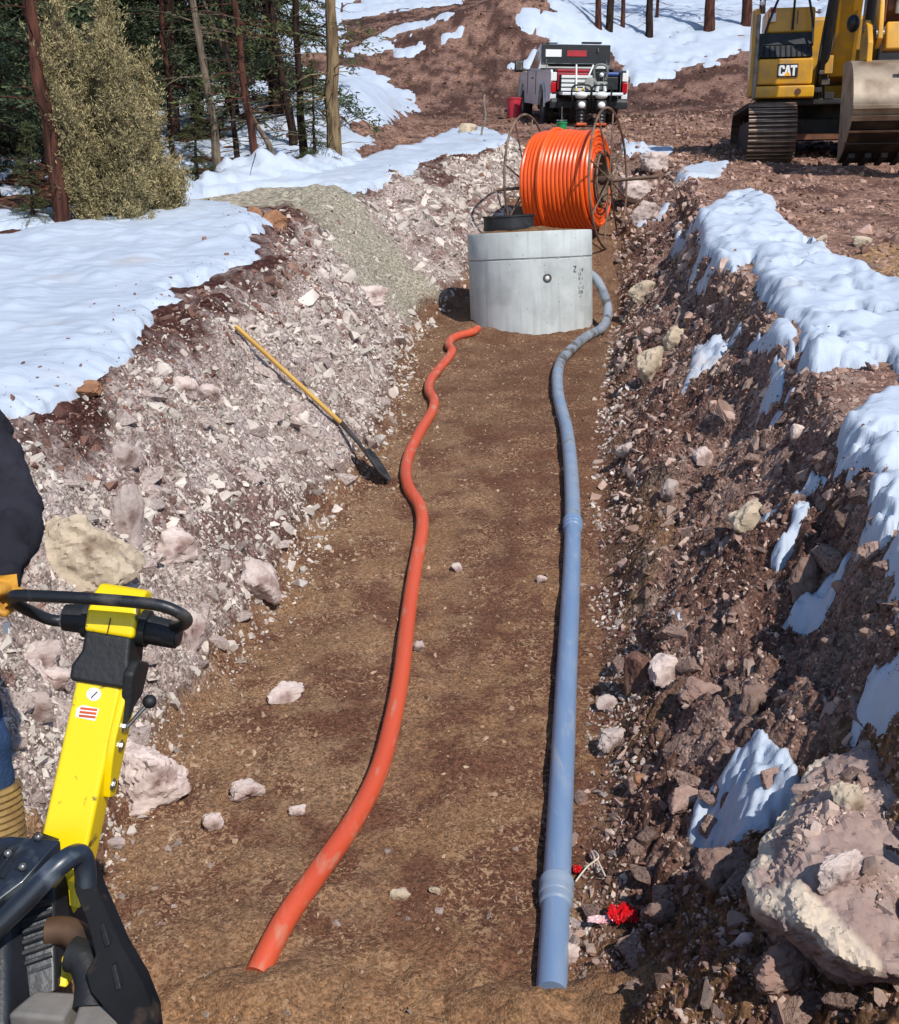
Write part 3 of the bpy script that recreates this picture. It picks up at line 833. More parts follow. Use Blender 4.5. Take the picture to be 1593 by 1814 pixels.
k = (sn < 0.05) & ((Y > 21) | (np.abs(t) > 0.1)) & (X > -4)
M_STONE_HILL = mat('hill_stone', '#83634f', '#5d443a', scale=3, rough=0.92, vary=0.42, island=True, spec=0.2)
stones('gravel', M_STONE_HILL, M_ROCK_BROWN, X[k], Y[k], Sz[k], 0, '', 'stones along the dirt track and hillside')
# lumpy soil at the very front
n = 5000
Y = 1.9 + 1.65 * rng.random(n) ** 0.8; X = -1.1 + 2.0 * rng.random(n)
stones('clods', mat('sand_clod', '#8d6b48', '#6d4e38', scale=9, rough=0.95, vary=0.3, island=True, spec=0.1), None, X, Y, sizes(Y, 0.001, 0.006, 2.4, 0.03), 0, '', 'sandy crumbs in front of the pipe ends')

# crumbs of soil and grit on the melting snow edges
def on_snow(polys, n, m, label, spread, lo, hi):
    Xs = []; Ys = []
    for P in polys:
        k = max(8, n // len(polys)); i = rng.integers(0, len(P), k); t = rng.random(k)[:, None]
        q = P[i] * (1 - t) + P[(i + 1) % len(P)] * t
        q = q + rng.normal(0, spread, q.shape)
        ins = poly_sd(P, q[:, 0], q[:, 1]) > -0.02
        Xs.append(q[ins, 0]); Ys.append(q[ins, 1])
    X = np.concatenate(Xs); Y = np.concatenate(Ys)
    Z = np.full(len(X), -1.0)
    dg = bpy.context.evaluated_depsgraph_get(); dg.update()
    for i in range(len(X)):
        r = SC.ray_cast(dg, Vector((X[i], Y[i], g1(X[i], Y[i]) + 1.5)), Vector((0, 0, -1)))
        if r[0]: Z[i] = r[1].z
    k = Z > -0.5
    S = np.minimum(hi, lo * (1 - rng.random(k.sum())) ** (-1 / 2.2))
    tag(rock_field('grit', np.stack([X[k], Y[k], Z[k]], 1), S, m), label, kind='stuff')
on_snow([SNOW_LEFT], 700, M_STONE_DARK, 'grit and small stones melting out of the left snow edge', 0.22, 0.012, 0.08)
on_snow(SNOW_RIGHT, 500, M_STONE_DARK, 'grit melting out of the snow lobes on the right crest', 0.12, 0.008, 0.05)

# ------------------------------------------------------------------ pipes lying in the trench
def on_ground(px, py, r=0.0):
    p = hit(px, py)
    return Vector((p[0], p[1], g1(p[0], p[1]) + r))

M_ORANGE = mat('orange_plastic', '#cf5738', '#c65034', scale=3, rough=0.42, bump=0.05, bscale=60, stretch=(1, 0.15, 1), dirt='#b98a72', dscale=24, dlo=0.54, dhi=0.80, spec=0.5)
M_BLUE = mat('blue_pvc', '#7089aa', '#7d92ae', scale=9, rough=0.42, stretch=(1, 0.08, 1), dirt='#98a2ae', dscale=26, dlo=0.56, dhi=0.80, spec=0.5)
M_BLUE_DUSTY = mat('dusty_blue_pvc', '#7f92aa', '#8d9aa9', scale=6, rough=0.5, dirt='#7b7f84', dscale=12, dlo=0.52, dhi=0.72)
M_GREY_PIPE = mat('muddy_grey_pipe', '#8d949c', '#79808a', scale=6, rough=0.6, dirt='#5a5654', dscale=7, dlo=0.48, dhi=0.60)

op = [(455, 1725), (500, 1655), (560, 1570), (625, 1470), (672, 1375), (698, 1280), (712, 1200), (722, 1110), (735, 1020), (748, 945), (744, 905), (725, 875), (719, 845), (725, 812), (745, 772), (765, 736), (769, 718), (760, 700), (763, 680), (777, 660), (795, 641), (801, 631), (795, 619), (800, 607), (815, 601), (836, 596), (846, 588)]
pts = [on_ground(x, y, 0.040) for x, y in op]
pts[0].z -= 0.05
pts = spline(pts, 8)
zs = np.array([p.z for p in pts]); ker = np.ones(9) / 9
zs = np.convolve(np.pad(zs, 4, 'edge'), ker, 'valid')
for p, z in zip(pts, zs): p.z = z
MB().tube(pts, 0.046, 16).build('orange_pipe', M_ORANGE, smooth=True)
tag(bpy.data.objects['orange_pipe'], 'orange-red flexible conduit snaking along the left side of the trench floor', 'pipe')

MAN_R = 0.75
_mc = at_depth(943, 500, 13.45)
MAN = Vector((_mc[0], _mc[1], g1(_mc[0], _mc[1]) - 0.03))
blue = empty('blue_pipe', on_ground(985, 1600))
tag(blue, 'blue pipe along the right of the trench, bending up grey into the manhole', 'pipe')
bo = Vector(blue.location)
bp = [(977, 1768), (985, 1600), (990, 1500), (997, 1350), (1004, 1200), (1010, 1080), (1014, 980), (1014, 900), (1010, 830), (1003, 770), (993, 730), (988, 700), (988, 668), (998, 643), (1024, 615), (1050, 597)]
P = [on_ground(x, y, 0.052) for x, y in bp]
P[0].z -= 0.04
d0 = 12.9
up = [(1066, 583, 12.85), (1076, 562, 13.05), (1076, 540, 13.2), (1068, 515, 13.35), (1058, 497, 13.45), (1044, 482, 13.5)]
P += [Vector(at_depth(*u)) for u in up]
S = spline([p - bo for p in P], 8)
zs = np.array([p.z for p in S]); zs = np.convolve(np.pad(zs, 5, 'edge'), np.ones(11) / 11, 'valid')
for p, z in zip(S, zs): p.z = z
i1, i2 = 9, 52                                               # coupling places
MB().tube(S[:i1 + 1], 0.057, 18).build('pipe_section', M_BLUE, blue, smooth=True)
MB().tube(S[i1:i2 + 1], 0.057, 18).build('pipe_section', M_BLUE, blue, smooth=True)
i3 = 96
MB().tube(S[i2:i3 + 1], 0.057, 18).build('pipe_section', M_BLUE_DUSTY, blue, smooth=True)
o = MB().tube(S[i3:], 0.056, 18).build('pipe_section', M_GREY_PIPE, blue, smooth=True)
o['label'] = 'muddy grey length of pipe rising into the manhole'
for i in (i1, i2):
    a, b = S[i], S[i + 1]; d = (b - a).normalized()
    prof = [(-0.10, 0.0575), (-0.09, 0.066), (-0.055, 0.066), (-0.05, 0.070), (-0.03, 0.071), (-0.025, 0.066), (0.0, 0.066), (0.01, 0.071), (0.035, 0.070), (0.05, 0.058)]
    MB().tube([a + d * t for t, r in prof], [r for t, r in prof], 20).build('coupling', M_BLUE_DUSTY if i == i1 else M_BLUE, blue, smooth=True)
# small heaps of soil over the near pipe ends
def heap(name, x, y, rx, ry, h, m, label, seed=0, n=26):
    V = []; F = []
    for i in range(n + 1):
        for j in range(n + 1):
            u = -1 + 2 * i / n; v = -1 + 2 * j / n
            X = x + u * rx; Y = y + v * ry
            d = math.hypot(u, v)
            hh = h * max(0, 1 - d) ** 0.8 * (1 + 0.5 * float(fbm(np.array([X * 9.0]), np.array([Y * 9.0]), 3, seed)[0])) - 0.02 * (d > 1)
            V.append((X, Y, g1(X, Y) + hh - 0.004))
    for i in range(n):
        for j in range(n):
            a = i * (n + 1) + j
            F.append((a, a + n + 1, a + n + 2, a + 1))
    V = np.array(V); cc = np.ones((len(V), 4)); cc[:, :3] = soil(V[:, 0], V[:, 1])
    o = mesh_np(name, V, F, M_FLOOR, smooth=True, attrs={'soil': cc})
    return tag(o, label, kind='stuff')
M_SAND = mat('loose_sandy_soil', '#8a6947', '#6a4a35', scale=22, rough=0.95, bump=0.9, bscale=45, detail=8, spec=0.1)
q = on_ground(450, 1735); heap('soil', q.x + 0.06, q.y - 0.05, 0.30, 0.14, 0.06, M_SAND, 'sandy soil heaped over the near end of the orange conduit', 3)
q = on_ground(975, 1775); heap('soil', q.x + 0.02, q.y - 0.06, 0.42, 0.16, 0.085, M_SAND, 'sandy soil heaped over the near end of the blue pipe', 4)

# ------------------------------------------------------------------ precast concrete manhole
def concrete_mat():
    m = mat('concrete', '#c3c7c4', '#b4b8b5', scale=3.5, rough=0.85, bump=0.15, bscale=70, dirt='#9da09d', dscale=2.5, dlo=0.56, dhi=0.78, spec=0.3)
    nt = m.node_tree; N = nt.nodes; L = nt.links
    bs = N['Principled BSDF']; src = bs.inputs['Base Color'].links[0].from_socket
    tc = N.new('ShaderNodeTexCoord'); mp = N.new('ShaderNodeMapping'); mp.inputs['Scale'].default_value = (14, 14, 1.1)
    L.new(tc.outputs['Object'], mp.inputs['Vector'])
    n = N.new('ShaderNodeTexNoise'); n.inputs['Scale'].default_value = 1.0; n.inputs['Detail'].default_value = 5; L.new(mp.outputs[0], n.inputs['Vector'])
    r = N.new('ShaderNodeMapRange'); r.inputs['From Min'].default_value = 0.52; r.inputs['From Max'].default_value = 0.74; r.inputs['To Max'].default_value = 0.42; L.new(n.outputs['Fac'], r.inputs['Value'])
    x = N.new('ShaderNodeMix'); x.data_type = 'RGBA'; L.new(r.outputs[0], x.inputs['Factor']); L.new(src, x.inputs[6]); x.inputs[7].default_value = rgba('#868b8a')
    v = N.new('ShaderNodeTexVoronoi'); v.inputs['Scale'].default_value = 11; L.new(tc.outputs['Object'], v.inputs['Vector'])
    vr = N.new('ShaderNodeMapRange'); vr.inputs['From Min'].default_value = 0.05; vr.inputs['From Max'].default_value = 0.10; vr.inputs['To Min'].default_value = 0.45; vr.inputs['To Max'].default_value = 1.0
    L.new(v.outputs['Distance'], vr.inputs['Value'])
    vs = N.new('ShaderNodeVectorMath'); vs.operation = 'SCALE'; L.new(x.outputs[2], vs.inputs[0]); L.new(vr.outputs[0], vs.inputs['Scale'])
    L.new(vs.outputs[0], bs.inputs['Base Color'])
    return m
M_CONC = concrete_mat()
M_BLACK = mat('black_plastic', '#17181b', '#222428', scale=9, rough=0.55, dirt='#4a443f', dscale=6, dlo=0.6, dhi=0.8)
man = empty('concrete_manhole', MAN, (0, R(-2.4), R(8)), 'round precast concrete manhole of two stacked rings standing in the trench', 'manhole')
r = MAN_R
MB().lathe([(r - 0.13, -0.1), (r, -0.1), (r, 0.766), (r - 0.006, 0.773), (r - 0.13, 0.775)], 72, closed=True).build('lower_ring', M_CONC, man, smooth=True)
MB().lathe([(r - 0.5, 0.783), (r - 0.004, 0.784), (r + 0.003, 0.792), (r + 0.003, 1.075), (r - 0.006, 1.088), (r - 0.5, 1.088)], 72, closed=True).build('upper_ring', M_CONC, man, smooth=True)
# mortar squeezed out of the joint
mt = MB(); vs = []; rs = []
for k in range(160):
    a = 2 * math.pi * k / 160
    rr = r - 0.008 + 0.007 * float(perlin(np.array([k * 0.37]), np.array([4.0]))[0])
    vs.append((rr * math.cos(a), rr * math.sin(a), 0.778 + 0.004 * float(perlin(np.array([k * 0.21]), np.array([9.0]))[0])))
    rs.append(0.003 + 0.012 * max(0.0, float(perlin(np.array([k * 0.55]), np.array([2.0]))[0])))
mt.tube(vs, rs, 6, closed=True).build('mortar_joint', mat('mortar', '#b4b5b0', '#8e8f8c', scale=30, rough=0.9), man, smooth=True)
a0 = R(-90 - 8 + 11)
def on_wall(ang, z, out=0.0): return Vector(((r + out) * math.cos(ang), (r + out) * math.sin(ang), z))
n0 = Vector((math.cos(a0), math.sin(a0), 0)); c0 = on_wall(a0, 0.555)
mx = Matrix.Translation(c0) @ n0.to_track_quat('Z', 'Y').to_matrix().to_4x4()
MB().lathe([(0.026, -0.01), (0.052, -0.01), (0.052, 0.004), (0.044, 0.010), (0.034, 0.010), (0.026, 0.002)], 28, mx, closed=True).build('lift_socket', mat('wet_grey', '#4c4e4e', rough=0.5), man, smooth=True)
MB().lathe([(0.001, 0.012), (0.018, 0.010), (0.025, 0.004), (0.026, -0.008), (0.001, -0.008)], 24, mx).build('lift_plug', mat('white_plug', '#d9d6cc', rough=0.5), man, smooth=True)
# rows of small stencilled marks, too worn to read
M_INK = mat('stencil_ink', '#33363a', rough=0.8)
mk = MB()
def stroke(ang, z, w, h, tilt=0.0):
    n_ = Vector((math.cos(ang), math.sin(ang), 0)); t_ = Vector((-math.sin(ang), math.cos(ang), 0)); zz = Vector((0, 0, 1))
    c = on_wall(ang, z, 0.002)
    u = t_ * math.cos(tilt) + zz * math.sin(tilt); v = zz * math.cos(tilt) - t_ * math.sin(tilt)
    mk.add([tuple(c + u * (sx * w / 2) + v * (sz * h / 2) + n_ * o_) for o_ in (-0.004, 0.0) for sx, sz in ((-1, -1), (1, -1), (1, 1), (-1, 1))],
           [(0, 3, 2, 1), (4, 5, 6, 7), (0, 1, 5, 4), (1, 2, 6, 5), (2, 3, 7, 6), (3, 0, 4, 7)])
def glyph_row(a, z, s, text):
    """each mark is a few pen strokes: z e - l t o as the worn print shows"""
    for ch in text:
        da = s * 0.62 / r
        if ch == 'Z':
            stroke(a, z + s * 0.45, s * 0.6, s * 0.16); stroke(a, z - s * 0.45, s * 0.6, s * 0.16); stroke(a, z, s * 1.0, s * 0.16, 0.95)
        elif ch == 'E':
            stroke(a - da * 0.3, z, s * 0.14, s); [stroke(a, z + q * s * 0.42, s * 0.5, s * 0.14) for q in (-1, 0, 1)]
        elif ch == '-': stroke(a, z, s * 0.4, s * 0.14)
        elif ch == 'L': stroke(a - da * 0.3, z, s * 0.14, s); stroke(a, z - s * 0.42, s * 0.5, s * 0.14)
        elif ch == 'I': stroke(a, z, s * 0.15, s)
        elif ch == 'O':
            [stroke(a + q * da * 0.3, z, s * 0.14, s) for q in (-1, 1)]; [stroke(a, z + q * s * 0.43, s * 0.45, s * 0.14) for q in (-1, 1)]
        a += da * 1.35
at = R(-90 - 8 + 41)
glyph_row(at - 0.02, 0.640, 0.070, 'Z'); glyph_row(at + 0.09, 0.627, 0.036, '-IO-')
for k, tx in enumerate(['LE', 'O-I', '-I', 'L-II', 'EOO', '-I']):
    glyph_row(at + 0.08, 0.580 - 0.052 * k, 0.036, tx)
glyph_row(R(-90 - 8 - 55), 1.020, 0.034, 'III-O')
for k in range(7): stroke(R(-90 - 8 - 76), 0.83 + 0.035 * k, 0.05, 0.010)
mk.build('stencil_marks', M_INK, man)
rc = MAN + Vector((-0.29, 0.02, 1.10))
ring = MB().lathe([(0.25, 0.0), (0.312, 0.0), (0.315, 0.03), (0.305, 0.035), (0.305, 0.15), (0.316, 0.155), (0.316, 0.175), (0.25, 0.175)], 48, closed=True).build('plastic_ring', M_BLACK, smooth=True, loc=rc + Vector((0, 0, 0.012)), rot=(R(2), R(-3), 0))
tag(ring, 'black plastic cover ring resting on top of the concrete manhole', 'ring')
# soil left on the slab
dv = []; df = []
for i in range(25):
    for j in range(41):
        u = i / 24; a = 2 * math.pi * j / 40
        rad = 0.72 * u
        x, y = rad * math.cos(a), rad * math.sin(a)
        hh = (0.02 + 0.03 * float(perlin(np.array([x * 5]), np.array([y * 5]), 3)[0])) * (1 - u ** 4) + 0.045 * math.exp(-((x - 0.02) / 0.18) ** 2 - ((y + 0.45) / 0.2) ** 2) * (1 - u ** 6)
        dv.append((x, y, 1.087 + hh - 0.006 * (u > 0.98)))
for i in range(24):
    for j in range(40):
        a = i * 41 + j
        df.append((a, a + 41, a + 42, a + 1))
o = mesh_np('soil', dv, df, M_SAND, smooth=True, parent=man)
o['label'] = 'thin layer of sandy soil on the top slab'

# soil pushed up against the foot of the manhole
V = []; F = []
for i in range(121):
    a = R(170) + R(200) * i / 120
    hh = 0.035 + 0.03 * float(perlin(np.array([i * 0.06]), np.array([1.0]), 5)[0]) + 0.012 * float(perlin(np.array([i * 0.31]), np.array([2.0]), 6)[0])
    for k in range(8):
        u = k / 7; rr_ = MAN_R - 0.02 + 0.24 * u
        X_, Y_ = MAN.x + rr_ * math.cos(a), MAN.y + rr_ * math.sin(a)
        V.append((X_, Y_, g1(X_, Y_) + max(hh, 0.008) * (1 - u) ** 1.5 - 0.006 * (u > 0.9)))
for i in range(120):
    for k in range(7):
        b_ = i * 8 + k; F.append((b_, b_ + 1, b_ + 9, b_ + 8))
V = np.array(V); cc = np.ones((len(V), 4)); cc[:, :3] = soil(V[:, 0], V[:, 1])
tag(mesh_np('soil', V, F, M_FLOOR, smooth=True, attrs={'soil': cc}), 'brown soil banked against the foot of the manhole', kind='stuff')

# ------------------------------------------------------------------ shovel
M_WOOD = mat('varnished_handle', '#c9a04f', '#b98d42', scale=4, rough=0.45, stretch=(1, 1, 0.15), spec=0.4)
M_STEEL = mat('worn_steel', '#5c5a58', '#3b3836', scale=9, rough=0.45, metal=0.7, dirt='#6b5546', dscale=6)
h0, h1, h2 = on_ground(419, 613, 0.07), on_ground(606, 776, 0.10), on_ground(690, 860, 0.06)
sh = empty('shovel', h1, (0, 0, 0), 'long shovel with yellow wooden handle lying head down on the left rubble bank', 'shovel')
a = h0 - h1; d = (h2 - h1).normalized(); SL = (h2 - h1).length
side = d.cross(Vector((0, 0, 1))).normalized(); nrm = side.cross(d).normalized()
MB().tube([a, a * 0.98, a * 0.5, Vector((0, 0, 0))], [0.017, 0.020, 0.018, 0.019], 12).build('handle', M_WOOD, sh, smooth=True)
MB().tube([-d * 0.10, d * 0.02, d * (0.35 * SL), d * (0.50 * SL) - nrm * 0.012], [0.022, 0.022, 0.019, 0.012], 12).build('socket', M_STEEL, sh, smooth=True)
tilt = R(30)
sd = (side * math.cos(tilt) + nrm * math.sin(tilt)); nn_ = (nrm * math.cos(tilt) - side * math.sin(tilt))
bv = []; bf = []
for i in range(11):
    u = i / 10
    w = 0.115 * (1 if u < 0.55 else math.sqrt(max(0, 1 - ((u - 0.55) / 0.45) ** 2)) * 0.94 + 0.06)
    if u < 0.08: w *= 0.88
    for j in range(9):
        v = -1 + 2 * j / 8
        p = d * SL * (0.44 + 0.58 * u) + sd * (w * v) + nn_ * (0.032 * v * v - 0.03 + 0.02 * math.cos(u * 2.6))
        bv.append(tuple(p))
for i in range(10):
    for j in range(8):
        k = i * 9 + j; bf.append((k, k + 1, k + 10, k + 9))
m_ = MB(); m_.add(bv, bf)
b = m_.build('blade', M_STEEL, sh, smooth=True)
so = b.modifiers.new('thick', 'SOLIDIFY'); so.thickness = 0.004

# ------------------------------------------------------------------ cable reel with orange duct
M_RUST = mat('rusty_steel', '#826a58', '#574438', scale=6, rough=0.75, metal=0.2, dirt='#8b7460', dscale=4)
M_DUCT = mat('orange_duct', '#ea5c1c', '#e05219', scale=2, rough=0.36, spec=0.5)
rl = at_depth(1006, 322, 16.15)
ang = R(-24)                                                  # right end turned towards the camera
reel = empty('duct_reel', (rl[0], rl[1], rl[2]), (0, R(-1.5), ang), 'big spoked steel reel wound with bright orange duct behind the manhole', 'cable reel')
gb = g1(rl[0], rl[1]) - rl[2]
RR = 0.69
coil = []
T = 16; L0 = 0.47
wr = random.Random(4)
for k in range(T * 44 + 1):
    u = k / 44
    a = 2 * math.pi * u
    w = int(u); f = u - w
    x = -L0 + (w + sstep(0.75, 1.0, f)) * (2 * L0 / T)
    rad = RR + 0.018 * math.sin(w * 12.9) + 0.006 * math.sin(a * 3 + w)
    coil.append((float(x), rad * math.sin(a), rad * math.cos(a)))
c_ = MB().tube(coil, 0.0305, 8)
c_.build('duct_winding', M_DUCT, reel, smooth=True)
# one loose turn crossing the others, and the ends of the inner layers
lo_ = [(-0.16 + 0.05 * math.sin(2 * math.pi * k / 60 + 0.6), (RR + 0.055) * math.sin(2 * math.pi * k / 60), (RR + 0.055) * math.cos(2 * math.pi * k / 60)) for k in range(60)]
MB().tube(lo_, 0.030, 8, closed=True).build('loose_turn', M_DUCT, reel, smooth=True)
il = MB()
for sgn in (-1, 1):
    for q, rad in enumerate((0.63, 0.575, 0.52, 0.465, 0.41)):
        il.tube([(sgn * (L0 - 0.012 * (q % 2)), rad * math.sin(2 * math.pi * k / 44), rad * math.cos(2 * math.pi * k / 44)) for k in range(44)], 0.031, 7, closed=True)
il.build('inner_layers', M_DUCT, reel, smooth=True)
MB().lathe([(0.36, -L0), (0.64, -L0 + 0.01), (0.64, L0 - 0.01), (0.36, L0)], 40, Matrix.Rotation(R(90), 4, 'Y'), closed=True).build('packed_turns', M_DUCT, reel, smooth=True)
MB().lathe([(0.34, -0.52), (0.37, -0.52), (0.37, 0.52), (0.34, 0.52)], 32, Matrix.Rotation(R(90), 4, 'Y'), closed=True).build('core', M_RUST, reel, smooth=True)
MB().cyl((-1.12, 0, -0.06), (1.36, 0, 0.0), 0.026, 12).build('axle', M_RUST, reel, smooth=True)
RIM = -gb - 0.02
RIM = min(max(RIM, 0.98), 1.12)
for sgn in (-1, 1):
    xo = sgn * 0.62
    MB().cyl((sgn * 0.50, 0, 0), (sgn * 0.68, 0, 0), 0.075, 16).build('hub', M_RUST, reel, smooth=True)
    fl = MB().tube([(xo, RIM * math.sin(2 * math.pi * k / 56), RIM * math.cos(2 * math.pi * k / 56)) for k in range(56)], 0.018, 10, closed=True).build('flange_rim', M_RUST, reel, smooth=True)
    for k in range(8):
        a = 2 * math.pi * k / 8 + 0.22
        MB().tube([(xo + sgn * 0.01, 0.05 * math.sin(a), 0.05 * math.cos(a)), (xo, RIM * math.sin(a), RIM * math.cos(a))], 0.012, 8).build('spoke', M_RUST, fl, smooth=True)
    MB().tube([(xo - sgn * 0.06, 0.40 * math.sin(2 * math.pi * k / 36), 0.40 * math.cos(2 * math.pi * k / 36)) for k in range(36)], 0.016, 8, closed=True).build('inner_ring', M_RUST, fl, smooth=True)
for k in range(4):
    a = 2 * math.pi * k / 4 + 0.5
    MB().cyl((-0.62, 0.40 * math.sin(a), 0.40 * math.cos(a)), (0.62, 0.40 * math.sin(a), 0.40 * math.cos(a)), 0.015, 8).build('tie_rod', M_RUST, reel, smooth=True)

# ------------------------------------------------------------------ trees
def leaf_mat(name, c1, c2, vary=0.4):
    m = mat(name, c1, c2, scale=1.6, rough=0.8, lo=0.35, hi=0.65, vary=vary, island=True, spec=0.15)
    return m
M_FIR = leaf_mat('dark_needles', (0.056, 0.076, 0.042), (0.095, 0.115, 0.056))
M_FIRG = leaf_mat('green_needles', (0.060, 0.072, 0.030), (0.105, 0.108, 0.040))
M_JUN = leaf_mat('bronze_needles', (0.25, 0.205, 0.10), (0.37, 0.305, 0.16), 0.5)
M_BARK_RED = mat('red_bark', '#5a3a30', '#3a2620', scale=5, rough=0.95, bump=1.0, bscale=12, stretch=(3, 3, 0.5), spec=0.1)
M_BARK_GREY = mat('grey_bark', '#7a6c5c', '#4a4138', scale=5, rough=0.95, bump=1.0, bscale=12, stretch=(3, 3, 0.5), spec=0.1)
M_BARK_TAN = mat('tan_bark', '#8a7558', '#5c4c3a', scale=5, rough=0.95, bump=1.0, bscale=12, stretch=(3, 3, 0.5), spec=0.1)
M_BARK_DARK = mat('dark_bark', '#3a2d27', '#241c19', scale=5, rough=0.95, bump=1.0, bscale=12, stretch=(3, 3, 0.5), spec=0.1)

def needle_cloud(C, D, per, length, width, spread, seed):
    """C (n,3) twig points, D (n,3) twig directions -> leaf-sized faces around them"""
    g = np.random.default_rng(seed)
    n = len(C) * per
    c = np.repeat(C, per, 0) + g.normal(0, spread, (n, 3))
    d = np.repeat(D, per, 0) + g.normal(0, 0.65, (n, 3))
    d /= np.linalg.norm(d, axis=1)[:, None] + 1e-9
    s = np.cross(d, g.normal(0, 1, (n, 3))); s /= np.linalg.norm(s, axis=1)[:, None] + 1e-9
    l = length * g.uniform(0.6, 1.3, n)[:, None]; w = width * g.uniform(0.6, 1.3, n)[:, None]
    a = c - d * l * 0.4; b = c + s * w * 0.5; e = c + d * l * 0.6; f = c - s * w * 0.5
    V = np.stack([a, b, e, f], 1).reshape(-1, 3)
    F = np.arange(len(V)).reshape(-1, 4)
    return V, F

def conifer_mesh(seed, H, z0, L, dens=11, per=5, droop=0.25, leaf=0.13, wid=0.045, gap=0.25, pw=0.85):
    g = np.random.default_rng(seed)
    Cs = []; Ds = []; limbs = MB()
    nb = int((H - z0) * dens)
    for i in range(nb):
        z = z0 + (H - z0) * (i + g.random()) / nb
        k = (z - z0) / (H - z0)
        if g.random() < gap * (1 - k): continue
        ln = L * (1 - k) ** pw * g.uniform(0.55, 1.1) + 0.12
        a = g.random() * 6.283
        up = 0.35 * k - 0.05
        d = np.array([math.cos(a), math.sin(a), up])
        m = max(4, int(ln / 0.10))
        t = np.linspace(0.12, 1, m)
        p = np.array([0, 0, z]) + d[None] * (ln * t)[:, None]
        p[:, 2] -= droop * ln * t ** 2
        p += g.normal(0, 0.02, p.shape)
        keep = t > 0.22
        Cs.append(p[keep]); Ds.append(np.tile(d, (keep.sum(), 1)))
        # side twigs
        for q in range(1, m, 2):
            sgn = 1 if (q // 2) % 2 else -1
            sd = np.array([-d[1] * sgn, d[0] * sgn, -0.1]) * 0.8 + d * 0.6
            tl = 0.32 * ln * (1 - 0.55 * t[q])
            tt = np.linspace(0.2, 1, max(2, int(tl / 0.09)))
            Cs.append(p[q] + sd[None] * (tl * tt)[:, None]); Ds.append(np.tile(sd, (len(tt), 1)))
        if ln > 0.3:
            limbs.tube([(0, 0, z), tuple(p[m // 2]), tuple(p[-1])], [0.018 + 0.006 * ln, 0.012, 0.004], 4, cap=False)
    C = np.concatenate(Cs); D = np.concatenate(Ds)
    V, F = needle_cloud(C, D, per, leaf, wid, 0.045, seed)
    return V, F, limbs

def trunk_mb(H, r, pts=None, seed=0, flare=1.5):
    g = random.Random(seed)
    n = 14
    if pts is None:
        pts = [(0.03 * g.uniform(-1, 1) * H / 8, 0.03 * g.uniform(-1, 1) * H / 8, H * i / n - (0.3 if i == 0 else 0)) for i in range(n + 1)]
        pts = spline(pts, 2)
    N = len(pts)
    rs = [r * (1 - 0.82 * i / (N - 1)) * (1 + (flare - 1) * math.exp(-i * 24 / N)) * g.uniform(0.92, 1.08) for i in range(N)]
    return MB().tube(pts, rs, 10)

def place_tree(name, loc, H, r, crown=None, m_leaf=None, m_bark=None, label='', group=None, pts=None, seed=0, rotz=0.0, lean=(0, 0)):
    t = empty(name, loc, (lean[0], lean[1], rotz), label, 'tree', group)
    trunk_mb(H, r, pts, seed).build('trunk', m_bark, t, smooth=True)
    if crown is not None:
        V, F, limbs = crown
        off = len(limbs.v)
        cr = mesh_np('crown', V, F, m_leaf, parent=t)
        if limbs.v: limbs.build('limbs', m_bark, t, smooth=True)['kind'] = 'stuff'
    return t

def gpos(px, py, sink=0.1):
    p = hit(px, py); return Vector((p[0], p[1], g1(p[0], p[1]) - sink))

# dark conifers filling the forest behind: three shapes, copied
kinds = [conifer_mesh(301, 9.5, 0.8, 2.2, 15, 6, 0.30, leaf=0.13, wid=0.030), conifer_mesh(302, 8.0, 0.5, 2.0, 15, 6, 0.35, leaf=0.13, wid=0.030), conifer_mesh(303, 11.0, 1.4, 2.1, 13, 6, 0.25, leaf=0.13, wid=0.030)]
LAB = 'dark green conifer standing in the shaded forest behind the bronze juniper'
GRP = 'dark conifers in the left forest'
protos = []
for i, k in enumerate(kinds):
    protos.append(place_tree('conifer_tree', (0, 0, 0), [9.5, 8, 11][i], 0.13, k, M_FIR, M_BARK_DARK, LAB, GRP, seed=i))
spots = [(-20, 345, 1), (-130, 330, 0), (-60, 290, 1), (10, 285, 0), (45, 262, 2), (80, 225, 1), (150, 250, 0), (205, 255, 1), (265, 240, 0), (310, 250, 2), (350, 215, 0), (410, 205, 0), (490, 200, 1), (445, 150, 2), (395, 140, 0),
         (225, 170, 0), (110, 165, 1), (20, 170, 0), (300, 150, 1), (-260, 300, 0), (-200, 220, 1), (180, 120, 0), (60, 110, 1), (250, 90, 0), (345, 85, 0), (95, 290, 0)]
tr = random.Random(5)
for i, (px, py, k) in enumerate(spots):
    o = protos[k] if k < 3 and not protos[k].get('used') else copy_tree(protos[k])
    protos[k]['used'] = 1
    o.location = gpos(px, py); s = tr.uniform(0.85, 1.2); o.scale = (s, s, s * tr.uniform(0.95, 1.15)); o.rotation_euler = (tr.uniform(-.03, .03), tr.uniform(-.03, .03), tr.uniform(0, 6.28))
for o in bpy.data.objects:
    if 'used' in o: del o['used']

